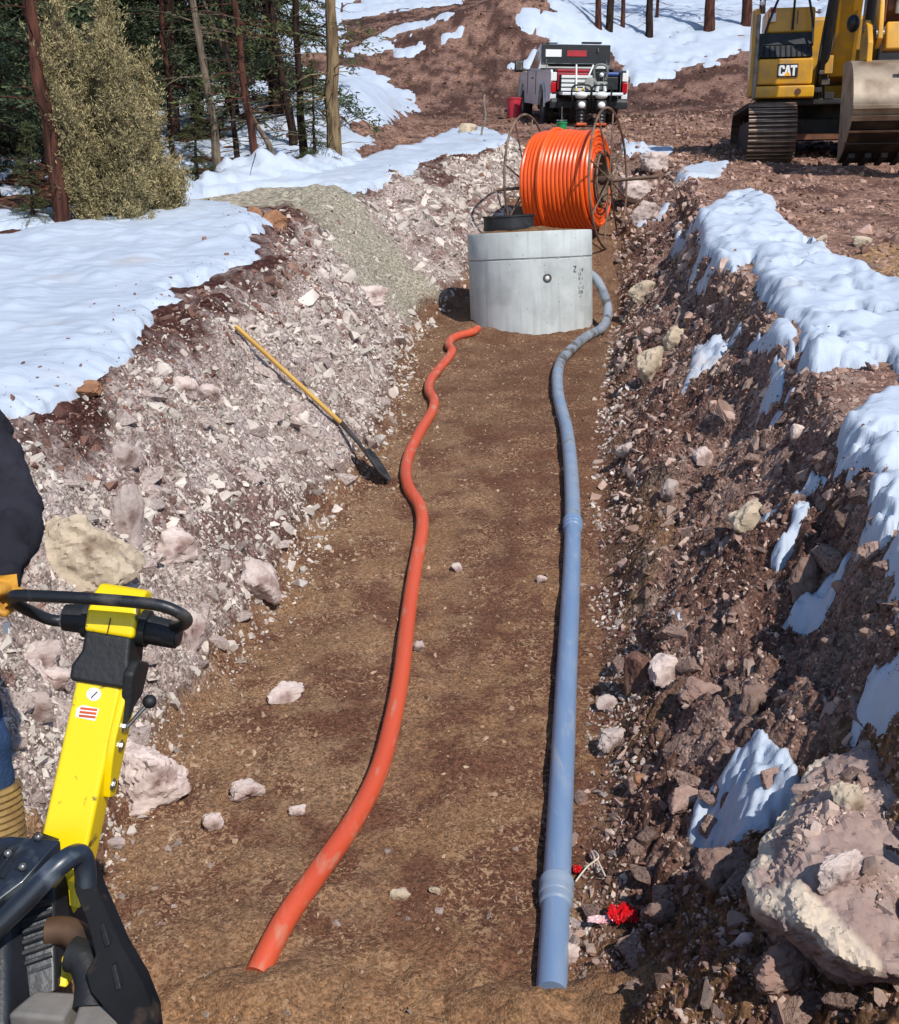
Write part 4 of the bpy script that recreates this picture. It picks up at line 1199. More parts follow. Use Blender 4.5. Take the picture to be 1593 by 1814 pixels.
# the bronze juniper: an untidy upright cone of feathery sprays with gaps between them
def juniper_mesh(seed, H, W, n, m):
    g = np.random.default_rng(seed)
    C = []; D = []
    limbs = MB()
    # several spires of different height lean out from one foot
    sp = [(0.0, 0.0, 1.0, 0.34)]
    for i in range(11):
        a_ = 6.283 * i / 11 + g.uniform(-0.3, 0.3); q_ = g.uniform(0.30, 0.85)
        sp.append((W * q_ * math.cos(a_), W * q_ * math.sin(a_), (1.02 - 0.62 * q_) * g.uniform(0.75, 1.1), g.uniform(0.24, 0.36)))
    wts = np.array([q[2] * q[3] for q in sp]); wts = wts / wts.sum()
    for i in range(n):
        cx_, cy_, hh_, ww_ = sp[int(g.choice(len(sp), p=wts))]
        k = g.random() ** 0.9
        z = H * hh_ * (0.04 + 0.95 * k)
        a = g.random() * 6.283
        rad = max(0.04, W * ww_ * (1 - k) ** 0.8 * g.uniform(0.7, 1.25) * (0.72 + 0.42 * math.sin(4 * a + 11 * k + cx_ * 9)))
        lean_ = 0.35 + 0.65 * k
        d = np.array([math.cos(a) * 0.75, math.sin(a) * 0.75, 0.62 + 0.5 * k])
        ln = g.uniform(0.16, 0.40) * (1 - 0.35 * k)
        tip = np.array([cx_ * lean_ + rad * math.cos(a), cy_ * lean_ + rad * math.sin(a), z])
        t = np.linspace(0, 1, 7)
        p = tip - d[None] * (ln * (1 - t))[:, None] + g.normal(0, 0.012, (7, 3))
        C.append(p); D.append(np.tile(d, (7, 1)))
        for q in (1, 2, 3, 4):
            sd = d + g.normal(0, 0.7, 3); tt = np.linspace(0.2, 1, 3)
            C.append(p[q] + sd[None] * (0.11 * tt)[:, None]); D.append(np.tile(sd, (3, 1)))
        if i % 5 == 0:
            limbs.tube([(0, 0, max(0.05, z - 0.9 * rad - 0.2)), tuple(p[0] * np.array([0.55, 0.55, 1.0])), tuple(p[3])], [0.02, 0.012, 0.005], 4, cap=False)
    C = np.concatenate(C); D = np.concatenate(D)
    V, F = needle_cloud(C, D, m, 0.045, 0.011, 0.020, seed)
    return V, F, limbs
jb = gpos(212, 394, 0.12)
place_tree('juniper_tree', jb, 2.3, 0.06, juniper_mesh(77, 2.85, 0.80, 560, 10), M_JUN, M_BARK_GREY, 'bronze-brown bushy juniper standing in front of the dark forest', None, seed=9)
place_tree('juniper_tree', gpos(160, 398, 0.12), 2.5, 0.05, juniper_mesh(79, 3.05, 0.36, 210, 10), M_JUN, M_BARK_GREY, 'narrow bronze juniper spire rising at the left of the bushy one', None, seed=11, lean=(0, -0.10))
place_tree('juniper_tree', gpos(282, 380, 0.12), 1.0, 0.04, juniper_mesh(78, 1.35, 0.42, 200, 9), M_JUN, M_BARK_GREY, 'low bronze juniper at the right foot of the tall bushy one', None, seed=10)

# trunks one can tell apart
def trunk_tree(base, top, wpx, m, label, crown_k=None, leaf=None, z0=4.2, H=9.5, mid=None, name='pine_tree', sink=0.1, seed=0):
    b = gpos(*base, sink)
    dep = b.y * CP - (b.z - CAM_H) * SP
    r = wpx / FPX * dep / 2 * 0.92
    # where the trunk leaves the frame, at the same distance
    q = Vector(at_depth(top[0], top[1], dep)); q.y = b.y + 0.05
    # keep the trunk standing at its own distance
    k = (H) / max(q.z - b.z, 0.3)
    end = Vector(((q.x - b.x) * k, (q.y - b.y) * k, H))
    if mid:
        mm = Vector(at_depth(mid[0], mid[1], dep)) - b; mm.y = 0.1
        qq = q - b; e2 = qq + (qq - mm).normalized() * (H - qq.z)
        pts = spline([(0, 0, -0.2), mm * 0.5 + Vector((0.04, 0, 0)), mm, qq, e2], 7)
    else:
        g = random.Random(seed)
        pts = [end * (i / 22) + Vector((g.uniform(-1, 1) * 0.025, g.uniform(-1, 1) * 0.025, -0.25 if i == 0 else 0)) for i in range(23)]
    t = empty(name, b, (0, 0, 0), label, 'tree')
    trunk_mb(H, r, pts, seed, 1.25).build('trunk', m, t, smooth=True)
    if crown_k is not None:
        V, F, limbs = crown_k
        V = V.copy(); V[:, 0] += end.x * V[:, 2] / H; V[:, 1] += end.y * V[:, 2] / H
        mesh_np('crown', V, F, leaf, parent=t)
        L2 = MB(); L2.v = [(v[0] + end.x * v[2] / H, v[1] + end.y * v[2] / H, v[2]) for v in limbs.v]; L2.f = limbs.f
        L2.build('limbs', m, t, smooth=True)['kind'] = 'stuff'
    # short dead twigs
    tw = MB(); g = random.Random(seed + 50)
    for _ in range(42):
        z = g.uniform(0.4, 5.0); a = g.uniform(0, 6.28); c = end * (z / H); l = g.uniform(0.2, 1.0)
        if mid:
            c = min(pts, key=lambda p: abs(p[2] - z)); c = Vector(c)
        p2 = Vector((c.x + l * math.cos(a), c.y + l * math.sin(a), c.z + l * g.uniform(-0.3, 0.3)))
        tw.tube([c, (c + p2) / 2 + Vector((0, 0, 0.04)), p2], [0.012, 0.008, 0.003], 4, cap=False)
    tw.build('dead_twigs', m, t)['kind'] = 'stuff'
    return t
hi_crown = conifer_mesh(311, 10.5, 4.6, 1.9, 9, 3, 0.25, leaf=0.16, wid=0.05)
hi_crown2 = conifer_mesh(312, 10.0, 3.9, 1.5, 9, 3, 0.25, leaf=0.16, wid=0.05)
low_crown2 = conifer_mesh(314, 9.0, 0.6, 1.5, 7.0, 4, 0.3, leaf=0.11, wid=0.026, gap=0.4, pw=0.6)
low_crown = conifer_mesh(313, 9.5, 0.5, 1.0, 4.0, 4, 0.25, leaf=0.10, wid=0.028, gap=0.55, pw=0.5)
trunk_tree((115, 402), (78, 0), 28, M_BARK_RED, 'tall furrowed dark red trunk at the left of the bronze juniper', hi_crown, M_FIR, seed=1)
trunk_tree((394, 318), (362, 60), 16, M_BARK_GREY, 'grey trunk with green side branches right of the bronze juniper', low_crown, M_FIRG, seed=2)
trunk_tree((459, 318), (424, 0), 15, M_BARK_RED, 'slim reddish straight trunk among the conifers', low_crown, M_FIRG, seed=3)
trunk_tree((503, 312), (368, 0), 14, M_BARK_GREY, 'bent grey trunk leaning left across the slim reddish one', None, None, mid=(446, 200), H=5.5, seed=4)
trunk_tree((591, 300), (592, 0), 27, M_BARK_TAN, 'stout tan trunk at the right edge of the forest', low_crown, M_FIRG, seed=5)
trunk_tree((540, 296), (530, 0), 15, M_BARK_DARK, 'dark trunk with green sprays just left of the stout tan trunk', low_crown, M_FIRG, seed=6)
trunk_tree((524, 262), (486, 0), 16, M_BARK_DARK, 'dark trunk between the bent grey trunk and the stout tan one', low_crown2, M_FIRG, seed=7)
trunk_tree((425, 300), (405, 0), 10, M_BARK_DARK, 'thin dark trunk between the grey trunk and the slim reddish one', low_crown2, M_FIR, seed=8)
trunk_tree((310, 300), (300, 0), 11, M_BARK_RED, 'thin reddish trunk half hidden by the bronze juniper', hi_crown2, M_FIR, seed=9)
trunk_tree((40, 290), (32, 0), 14, M_BARK_DARK, 'dark trunk far left behind the tall furrowed red trunk', hi_crown, M_FIR, seed=10)
# young green shrubby fir at the foot of the trunks
for k, (px, py, s, lab) in enumerate([(558, 300, 0.22, 'small green fir sapling at the foot of the stout tan trunk'), (350, 330, 0.17, 'small green fir sapling right of the bronze juniper'), (60, 400, 0.14, 'small green fir sapling at the foot of the furrowed red trunk')]):
    o = place_tree('fir_sapling', gpos(px, py, 0.05), 8.0, 0.12, kinds[1], M_FIRG, M_BARK_DARK, lab, None, seed=20 + k); o.scale = (s * 1.3, s * 1.3, s)
# pines on the snowy slope to the right
hill = [((1062, 58), (1056, -60), 13, 'first pine trunk of the close pair on the snowy slope above the truck'),
        ((1079, 60), (1084, -60), 15, 'darker pine trunk close beside another above the truck'),
        ((1104, 56), (1102, -60), 9, 'slim pine trunk right of the close pair above the truck'),
        ((1150, 70), (1146, -60), 14, 'single reddish pine trunk lowest on the snowy slope'),
        ((1163, 38), (1164, -60), 6, 'thin dark pine trunk behind the single reddish one'),
        ((1256, 60), (1256, -60), 20, 'thick pine trunk on the snow left of the excavator'),
        ((1322, 52), (1320, -60), 19, 'thick dark pine trunk just behind the excavator handrail'),
        ((1350, 30), (1350, -60), 12, 'dark pine trunk farther behind the excavator handrail')]
for k, (b, t_, w, lab) in enumerate(hill):
    trunk_tree(b, t_, w, [M_BARK_RED, M_BARK_DARK][k % 2] if k != 5 else M_BARK_RED, lab, hi_crown if k in (1, 5, 6) else None, M_FIR, H=11.0, seed=30 + k)
# deadfall branches at the forest edge
M_DEAD = mat('dead_branch', '#8a7d70', '#5c5048', scale=8, rough=0.9)
for k, (pp, lab) in enumerate([([(-10, 405), (30, 425), (75, 460)], 'grey dead branch lying at the far left edge of the forest'), ([(-20, 300), (20, 330), (50, 352)], 'bare grey branch hanging at the far left of the forest')]):
    P_ = []
    for (x, y) in pp:
        q = hit(x, min(y - 30, 400)); P_.append(Vector((q[0], q[1], g1(q[0], q[1]) + 0.12)))
    o = MB().tube(spline(P_, 6), 0.014, 6).build('dead_branch', M_DEAD, smooth=True); tag(o, lab, 'branch')
st = gpos(852, 246, 0.05)
o = MB().tube(spline([(0, 0, 0), (0.03, 0, 0.25), (0.10, 0.02, 0.5), (0.06, 0.0, 0.78), (0.08, 0, 0.95)], 6), [0.022] * 24 + [0.012], 7).build('dead_branch', M_DEAD, smooth=True, loc=st)
tag(o, 'crooked dead stick standing in the snow left of the reel', 'branch')

# ------------------------------------------------------------------ pickup truck
M_WHITE = mat('silver_white_paint', '#e2e6e8', '#d3d8db', scale=1.2, rough=0.3, coat=0.4, dirt='#a79a90', dscale=1.4, dlo=0.52, dhi=0.75)
M_GLASS = mat('dark_glass', '#12161a', rough=0.08, spec=0.8)
M_TYRE = mat('tyre_rubber', '#1b1918', '#2e2723', scale=5, rough=0.85, dirt='#5a4438', dscale=3, dlo=0.5, dhi=0.7)
M_RIM = mat('wheel_rim', '#7b756f', '#5a524b', scale=6, rough=0.4, metal=0.6)
M_RED_LENS = mat('red_lens', '#b3121f', rough=0.2, spec=0.6)
M_CHROME = mat('dull_chrome', '#a7a9ab', '#77706a', scale=5, rough=0.3, metal=0.8)
M_BLACKP = mat('black_paint', '#0f1012', '#1b1b1d', scale=4, rough=0.45)
M_WHITEP = mat('white_panel', '#e6e6e2', rough=0.5)
M_REDP = mat('red_plastic', '#b3202b', '#99202a', scale=4, rough=0.5)
tb = gpos(1040, 222, 0.04)
slope = math.atan((g1(tb.x - 0.2, tb.y + 4.2) - g1(tb.x, tb.y)) / 4.2)
truck = empty('pickup_truck', tb, (slope * 0.9, 0, R(4.5)), 'white pickup truck with open tailgate and black tool box lid raised', 'truck')
W = 0.98
def side_profile(pts, x0, x1): return MB().prism(pts, 'x', x0, x1)
def arch(cx, cz, r, a0, a1, n=9): return [(cx + r * math.cos(R(a0 + (a1 - a0) * i / n)), cz + r * math.sin(R(a0 + (a1 - a0) * i / n))) for i in range(n + 1)]
# bed and lower body sides: (y forward, z up) outlines with wheel openings
rw, fw = 1.25, 5.0
low = [(0.0, 0.62), (rw - 0.50, 0.55)] + arch(rw, 0.50, 0.50, 175, 5) + [(rw + 0.5, 0.48), (fw - 0.52, 0.48)] + arch(fw, 0.50, 0.50, 175, 5) + [(5.75, 0.55), (5.85, 0.95), (5.75, 1.22), (4.3, 1.30), (4.25, 1.34), (0.05, 1.34), (0.0, 1.3)]
for s in (-1, 1):
    side_profile(low, s * W - 0.05 * s - 0.0, s * W).build('body_side', M_WHITE, truck, bevel=0.02)
    fl_ = arch(rw, 0.50, 0.57, 185, -5, 12) + arch(rw, 0.50, 0.50, -5, 185, 12)
    side_profile(fl_, s * W, s * (W + 0.045)).build('fender_flare', M_WHITE, truck, bevel=0.015)
    b_ = [(0.0, 0.86), (0.16, 0.86), (0.16, 1.24), (0.0, 1.24)]
    o = MB().box((s * (W - 0.075), -0.012, 1.30 - 0.12), (0.15, 0.03, 0.20)).build('bed_corner', M_WHITEP, truck, bevel=0.01)
    o = MB().box((s * (W - 0.075), -0.012, 0.93), (0.13, 0.04, 0.25)).build('taillight', M_RED_LENS, truck, bevel=0.015)
    MB().box((s * (W - 0.075), -0.005, 0.70), (0.15, 0.03, 0.14)).build('bed_corner', M_WHITE, truck, bevel=0.01)
    # doors: seam and handle
    MB().box((s * (W + 0.004), 3.95, 1.02), (0.014, 0.02, 0.60)).build('door_seam', M_BLACKP, truck)
    MB().box((s * (W + 0.004), 2.42, 1.02), (0.014, 0.03, 0.60)).build('cab_gap', M_BLACKP, truck)
    MB().box((s * (W + 0.02), 3.0, 1.14), (0.03, 0.20, 0.035)).build('door_handle', M_BLACKP, truck, bevel=0.008)
    mir = MB().box((s * (W + 0.27), 3.90, 1.44), (0.24, 0.10, 0.30)).build('mirror', M_BLACKP, truck, bevel=0.03)
    MB().tube([(s * (W - 0.05), 3.95, 1.34), (s * (W + 0.16), 3.92, 1.36)], 0.025, 8).build('mirror_arm', M_BLACKP, mir)
    MB().box((s * (W + 0.27), 3.845, 1.46), (0.19, 0.012, 0.22)).build('mirror_glass', M_CHROME, mir)
    # wheels
    for wy in (rw, fw):
        mxw = Matrix.Translation((s * (W - 0.14), wy, 0.40)) @ Matrix.Rotation(R(90), 4, 'Y')
        w_ = MB().lathe([(0.24, -0.13), (0.37, -0.13), (0.405, -0.10), (0.41, 0), (0.405, 0.10), (0.37, 0.13), (0.24, 0.13)], 28, mxw, closed=True).build('wheel', M_TYRE, truck, smooth=True)
        MB().lathe([(0.02, 0.06), (0.10, 0.09), (0.20, 0.07), (0.245, 0.11), (0.245, -0.1), (0.02, -0.1)] if s > 0 else [(0.02, -0.06), (0.10, -0.09), (0.20, -0.07), (0.245, -0.11), (0.245, 0.1), (0.02, 0.1)], 24, mxw).build('rim', M_RIM, w_, smooth=True)
# cab
cab = [(2.45, 1.30), (4.25, 1.30), (3.45, 1.93), (3.25, 1.99), (2.70, 1.99), (2.52, 1.94)]
n_ = len(cab)
mb = MB(); inn = 0.86
vs = [(-W + 0.04, y, z) if z < 1.5 else (-0.78, y, z) for y, z in cab] + [(W - 0.04, y, z) if z < 1.5 else (0.78, y, z) for y, z in cab]
mb.add(vs, [tuple(range(n_)), tuple(range(n_, 2 * n_))[::-1]] + [(i, n_ + i, n_ + (i + 1) % n_, (i + 1) % n_) for i in range(n_)])
cabo = mb.build('cab', M_WHITE, truck, bevel=0.03)
def side_x(z): return W - 0.04 - (W - 0.04 - 0.78) * (z - 1.30) / 0.64 + 0.006
for s in (-1, 1):
    for ya, yb, za, zb in ((2.62, 3.05, 1.38, 1.86), (3.12, 3.55, 1.38, 1.84)):
        q = [(ya, za), (yb + (0.35 if yb > 3.4 else 0), za), (yb, zb), (ya, zb)]
        vs = [(s * side_x(z), y, z) for y, z in q] + [(s * (side_x(z) - 0.02), y, z) for y, z in q]
        MB().add(vs, [(0, 1, 2, 3), (7, 6, 5, 4), (0, 4, 5, 1), (1, 5, 6, 2), (2, 6, 7, 3), (3, 7, 4, 0)]).build('side_window', M_GLASS, cabo)
MB().box((0, 2.46, 1.66), (1.30, 0.03, 0.40)).build('rear_window', M_GLASS, cabo)
MB().prism([(4.19, 1.36), (3.50, 1.90), (3.48, 1.88), (4.16, 1.34)], 'x', -0.70, 0.70).build('windscreen', M_GLASS, cabo)
MB().prism([(4.2, 1.34), (5.72, 1.26), (5.84, 1.0), (5.84, 0.6), (4.2, 0.6)], 'x', -W + 0.06, W - 0.06).build('engine_bay', M_WHITE, truck, bevel=0.04)
# bed: floor, inner walls, tailgate lying open, bumper
MB().box((0, 1.22, 0.80), (1.78, 2.40, 0.05)).build('bed_floor', M_BLACKP, truck)
for s in (-1, 1): MB().box((s * 0.87, 1.2, 1.06), (0.06, 2.36, 0.48)).build('bed_liner', M_BLACKP, truck)
MB().box((0, 2.40, 1.06), (1.78, 0.05, 0.50)).build('bed_front', M_BLACKP, truck)
tg = MB().box((0, -0.27, 0.79), (1.52, 0.54, 0.07)).build('tailgate', M_WHITE, truck, bevel=0.015)
MB().box((0, -0.27, 0.829), (1.40, 0.46, 0.012)).build('tailgate_liner', M_BLACKP, tg)
MB().prism([(-0.16, 0.44), (0.05, 0.44), (0.05, 0.66), (-0.10, 0.68), (-0.16, 0.60)], 'x', -0.97, 0.97).build('bumper', M_BLACK, truck, bevel=0.02)
MB().box((0, -0.17, 0.55), (0.34, 0.02, 0.15)).build('licence_plate_recess', M_BLACKP, truck)
MB().box((0, 2.2, 0.42), (1.3, 3.8, 0.22)).build('chassis', M_BLACKP, truck)
MB().cyl((-0.7, rw, 0.42), (0.7, rw, 0.42), 0.10, 12).build('axle', M_BLACKP, truck, smooth=True)
for q in (-0.25, 0.12): MB().box((q, 0.6, 0.38), (0.26, 0.2, 0.14)).build('tow_bracket', M_REDP, truck, bevel=0.02)
# tool box across the bed with its lid up
tbx = MB()
tbx.box((0, 2.00, 1.18), (1.86, 0.05, 0.42)); tbx.box((0, 1.50, 1.14), (1.86, 0.04, 0.30)); tbx.box((0, 1.75, 1.0), (1.86, 0.5, 0.04))
for s in (-1, 1): tbx.box((s * 0.91, 1.75, 1.18), (0.04, 0.5, 0.40))
tool = tbx.build('tool_box', M_BLACKP, truck, bevel=0.008)
lid = MB().box((0, 2.02, 1.72), (1.84, 0.05, 0.50), rot=(R(-6), 0, 0)).build('tool_box_lid', M_BLACKP, tool, bevel=0.01)
lp = Vector((0, 1.985, 1.72))
MB().box((-0.60, 1.990, 1.755), (0.42, 0.012, 0.18), rot=(R(-6), 0, 0)).build('white_sticker', M_WHITEP, tool)
MB().box((0.02, 1.990, 1.755), (0.52, 0.012, 0.15), rot=(R(-6), 0, 0)).build('red_sticker', M_REDP, tool)
MB().tube([(-0.9, 1.97, 1.50), (0.9, 1.97, 1.50)], 0.012, 6).build('lid_edge', M_CHROME, tool)
for s in (-1, 1): MB().tube([(s * 0.82, 1.62, 1.30), (s * 0.80, 1.92, 1.60)], 0.010, 6).build('lid_strut', M_CHROME, tool)
MB().cyl((0.58, 1.98, 1.88), (0.58, 1.97, 1.80), 0.022, 10).build('latch', M_CHROME, tool)
MB().box((0.52, 2.6, 2.03), (0.50, 0.3, 0.05)).build('roof_rack', M_BLACKP, truck, bevel=0.01)
MB().box((-0.55, 2.7, 2.015), (0.30, 0.25, 0.03)).build('roof_rack', M_BLACKP, truck, bevel=0.01)
# the load: everything stands on the bed or the tailgate
def tw(x, y, z): return truck.matrix_basis @ Vector((x, y, z))
TM = truck.matrix_basis
TR = TM.to_euler()
def on_truck(name, x, y, z, label, cat): 
    return empty(name, TM @ Vector((x, y, z)), TR, label, cat)
c = on_truck('cooler', -0.28, 0.95, 0.83, 'red cooler box behind the white drawers in the truck bed', 'cooler')
MB().box((0, 0, 0.23), (0.82, 0.42, 0.44)).build('body', M_REDP, c, bevel=0.03); MB().box((0, 0, 0.49), (0.84, 0.44, 0.07)).build('lid', M_REDP, c, bevel=0.02)
c = on_truck('drawer_crate', -0.30, 0.30, 0.83, 'white slatted crate at the left of the truck bed', 'crate')
for k in range(4): MB().box((0, -0.2, 0.05 + 0.10 * k), (0.78, 0.03, 0.065)).build('slat', M_WHITEP, c, bevel=0.006)
MB().box((0, 0.02, 0.20), (0.76, 0.38, 0.38)).build('body', mat('crate_grey', '#8f9396', rough=0.6), c)
c = on_truck('generator', 0.58, 0.25, 0.83, 'portable generator in a silver tube frame at the right of the truck bed', 'generator')
for s in (-1, 1): MB().tube(spline([(s * 0.22, -0.22, 0.0), (s * 0.22, -0.22, 0.38), (s * 0.20, -0.18, 0.46), (s * 0.20, 0.18, 0.46), (s * 0.22, 0.22, 0.38), (s * 0.22, 0.22, 0.0)], 4), 0.016, 8).build('frame_tube', M_CHROME, c, smooth=True)
MB().box((0, 0, 0.20), (0.36, 0.34, 0.32)).build('engine', M_BLACK, c, bevel=0.03); MB().box((0, 0.0, 0.42), (0.38, 0.36, 0.09)).build('fuel_tank', mat('blue_tank', '#2f4a8c', rough=0.4), c, bevel=0.03)
for k, (x, tx, lab, m_) in enumerate([(-0.33, 0.02, 'upright white pole leaning on the red cooler in the truck bed', M_WHITEP), (-0.16, 0.30, 'slanting white pole across the crate in the truck bed', M_WHITEP)]):
    c = on_truck('tool_pole', x, -0.05 + 0.1 * k, 0.84, lab, 'pole')
    MB().cyl((0, 0, 0), (tx, 0.25, 0.62), 0.022, 10).build('shaft', m_, c, smooth=True); MB().cyl((0, 0, 0), (tx * 0.12, 0.03, 0.07), 0.028, 10).build('grip', mat('yellow_grip', '#d8b13a', rough=0.5), c, smooth=True)
M_GREYM = mat('grey_machine', '#7d8078', '#5e615c', scale=6, rough=0.5)
c = on_truck('cutoff_saw', 0.24, -0.15, 0.83, 'grey and white cut-off saw with loop handle standing on the tailgate', 'saw')
MB().box((0, 0, 0.14), (0.34, 0.30, 0.22)).build('body', M_GREYM, c, bevel=0.04)
MB().tube(spline([(-0.13, 0, 0.28), (-0.17, 0, 0.48), (-0.10, 0, 0.62), (0.10, 0, 0.62), (0.17, 0, 0.48), (0.13, 0, 0.28)], 6), 0.030, 10).build('loop_handle', M_GREYM, c, smooth=True)
MB().lathe([(0.01, -0.03), (0.16, -0.03), (0.17, 0), (0.16, 0.03), (0.01, 0.03)], 24, Matrix.Translation((-0.24, -0.06, 0.18)) @ Matrix.Rotation(R(70), 4, 'X')).build('blade_guard', M_GREYM, c, smooth=True)
for s in (-1, 1): MB().tube([(s * 0.10, -0.16, 0.02), (s * 0.07, -0.17, 0.20)], [0.05, 0.03], 10).build('foot', M_WHITEP, c, smooth=True)
MB().ball((0.0, -0.14, 0.40), 0.055).build('filter_cap', M_WHITEP, c, smooth=True)
# two rammers standing on the ground behind the tailgate
M_ORANGE_P = mat('orange_paint', '#d2571f', '#a8481f', scale=5, rough=0.5)
def rammer(px, py, label, rz):
    c = empty('rammer', gpos(px, py, 0.01), (0, 0, rz), label, 'rammer', 'rammers behind the truck')
    MB().box((0, -0.02, 0.05), (0.26, 0.36, 0.07)).build('shoe', M_ORANGE_P, c, bevel=0.02)
    MB().lathe([(0.085, 0.08), (0.11, 0.10), (0.10, 0.14), (0.12, 0.17), (0.105, 0.21), (0.12, 0.25), (0.105, 0.29), (0.12, 0.33), (0.11, 0.38)], 18).build('bellows', M_BLACKP, c, smooth=True)
    MB().box((0, 0, 0.50), (0.26, 0.28, 0.24)).build('engine', M_BLACK, c, bevel=0.04)
    MB().ball((0, -0.15, 0.50), (0.09, 0.05, 0.08)).build('starter_cover', M_WHITEP, c, smooth=True)
    MB().ball((0, -0.02, 0.74), (0.16, 0.13, 0.09)).build('fuel_tank', M_WHITEP, c, smooth=True)
    MB().tube(spline([(-0.20, 0, 0.62), (-0.24, -0.05, 0.80), (-0.18, -0.10, 0.95), (0.18, -0.10, 0.95), (0.24, -0.05, 0.80), (0.20, 0, 0.62)], 6), 0.022, 8).build('guide_handle', M_BLACKP, c, smooth=True)
    MB().tube(spline([(-0.20, 0, 0.62), (-0.20, 0.16, 0.40), (0.20, 0.16, 0.40), (0.20, 0, 0.62)], 5), 0.018, 8).build('lower_frame', M_BLACKP, c, smooth=True)
    return c
rammer(1028, 226, 'left one of two black and white rammers standing behind the tailgate', R(3)); rammer(1064, 226, 'right one of two black and white rammers standing behind the tailgate', R(-4))
def bucket(px, py, h, r0, r1, m, label):
    c = empty('bucket', gpos(px, py, 0.005), (0, 0, 0), label, 'bucket')
    MB().lathe([(0.0, 0), (r0, 0), (r1, h), (r1 + 0.012, h), (r1 + 0.012, h - 0.03), (r1 + 0.004, h - 0.03), (r0 + 0.006, -0.0)], 28).build('body', m, c, smooth=True) if False else MB().lathe([(0.001, 0.0), (r0, 0.0), (r1, h - 0.04), (r1 + 0.014, h - 0.035), (r1 + 0.014, h), (r1 - 0.006, h), (r0 - 0.008, 0.02), (0.001, 0.02)], 28).build('body', m, c, smooth=True)
    MB().tube(spline([(-r1 - 0.012, 0, h - 0.05), (-r1 * 0.8, -0.06, h + 0.02), (0, -0.10, h + 0.06), (r1 * 0.8, -0.06, h + 0.02), (r1 + 0.012, 0, h - 0.05)], 5), 0.006, 6).build('bail_handle', M_BLACKP, c, smooth=True)
    return c
bucket(911, 210, 0.55, 0.17, 0.22, mat('pink_red_plastic', '#c22a3c', '#b3343f', scale=4, rough=0.45), 'red bucket on the ground at the left of the truck')
bucket(995, 236, 0.24, 0.09, 0.115, mat('green_plastic', '#1f8a4e', rough=0.45), 'small green bucket on the ground behind the truck')
o = MB().cyl((0, 0, 0.0), (0, 0, 0.55), 0.010, 8).add([(-0.12, -.008, .25), (.12, -.008, .25), (.12, .008, .25), (-.12, .008, .25), (-0.12, -.008, .265), (.12, -.008, .265), (.12, .008, .265), (-.12, .008, .265)], [(0, 3, 2, 1), (4, 5, 6, 7), (0, 1, 5, 4), (1, 2, 6, 5), (2, 3, 7, 6), (3, 0, 4, 7)]).build('stirring_rod', M_CHROME, loc=gpos(995, 236, -0.02))
tag(o, 'thin metal rod with crossbar standing in the small green bucket', 'rod')

# ------------------------------------------------------------------ excavator
M_YEL = mat('machine_yellow', '#d79d1e', '#c98f1b', scale=2, rough=0.4, dirt='#94764c', dscale=2.2, dlo=0.50, dhi=0.75, coat=0.15)
M_SHOE = mat('track_steel', '#a8937f', '#7d6858', scale=4, rough=0.6, metal=0.15, dirt='#6a4f40', dscale=3, dlo=0.45, dhi=0.6)
M_SHOED = mat('muddy_shoe', '#5a463a', '#41332b', scale=6, rough=0.8)
M_HEEL_SHADE = mat('painted_heel_shade', '#1b1714', '#2a231e', scale=4, rough=0.6, metal=0.1, spec=0.2, dirt='#3a2f27', dscale=4)  # shade under the curved bucket, put into the colour of its lower part
M_DARKM = mat('dark_machine', '#1d1b1a', '#2d2825', scale=4, rough=0.7, dirt='#4a3a30', dscale=3)
M_TREAD = mat('anti_slip_tread', '#1e2124', '#2a2d30', scale=8, rough=0.7)
M_BUCKET = mat('worn_bucket', '#a39380', '#8a7a68', scale=2.5, rough=0.5, metal=0.25, dirt='#6e5a48', dscale=3, dlo=0.5, dhi=0.7)
M_RUSTB = mat('rusty_brown', '#7a4f38', '#5a3a2c', scale=4, rough=0.6, metal=0.3)
eb = at_depth(1493, 300, 18.7)
ez = g1(eb[0] - 1.2, eb[1] + 0.3)
EXR = R(-9.5)
ex = empty('excavator', (eb[0], eb[1], ez - 0.02), (R(4), 0, EXR), 'yellow tracked excavator with its worn bucket resting on the ground', 'excavator')
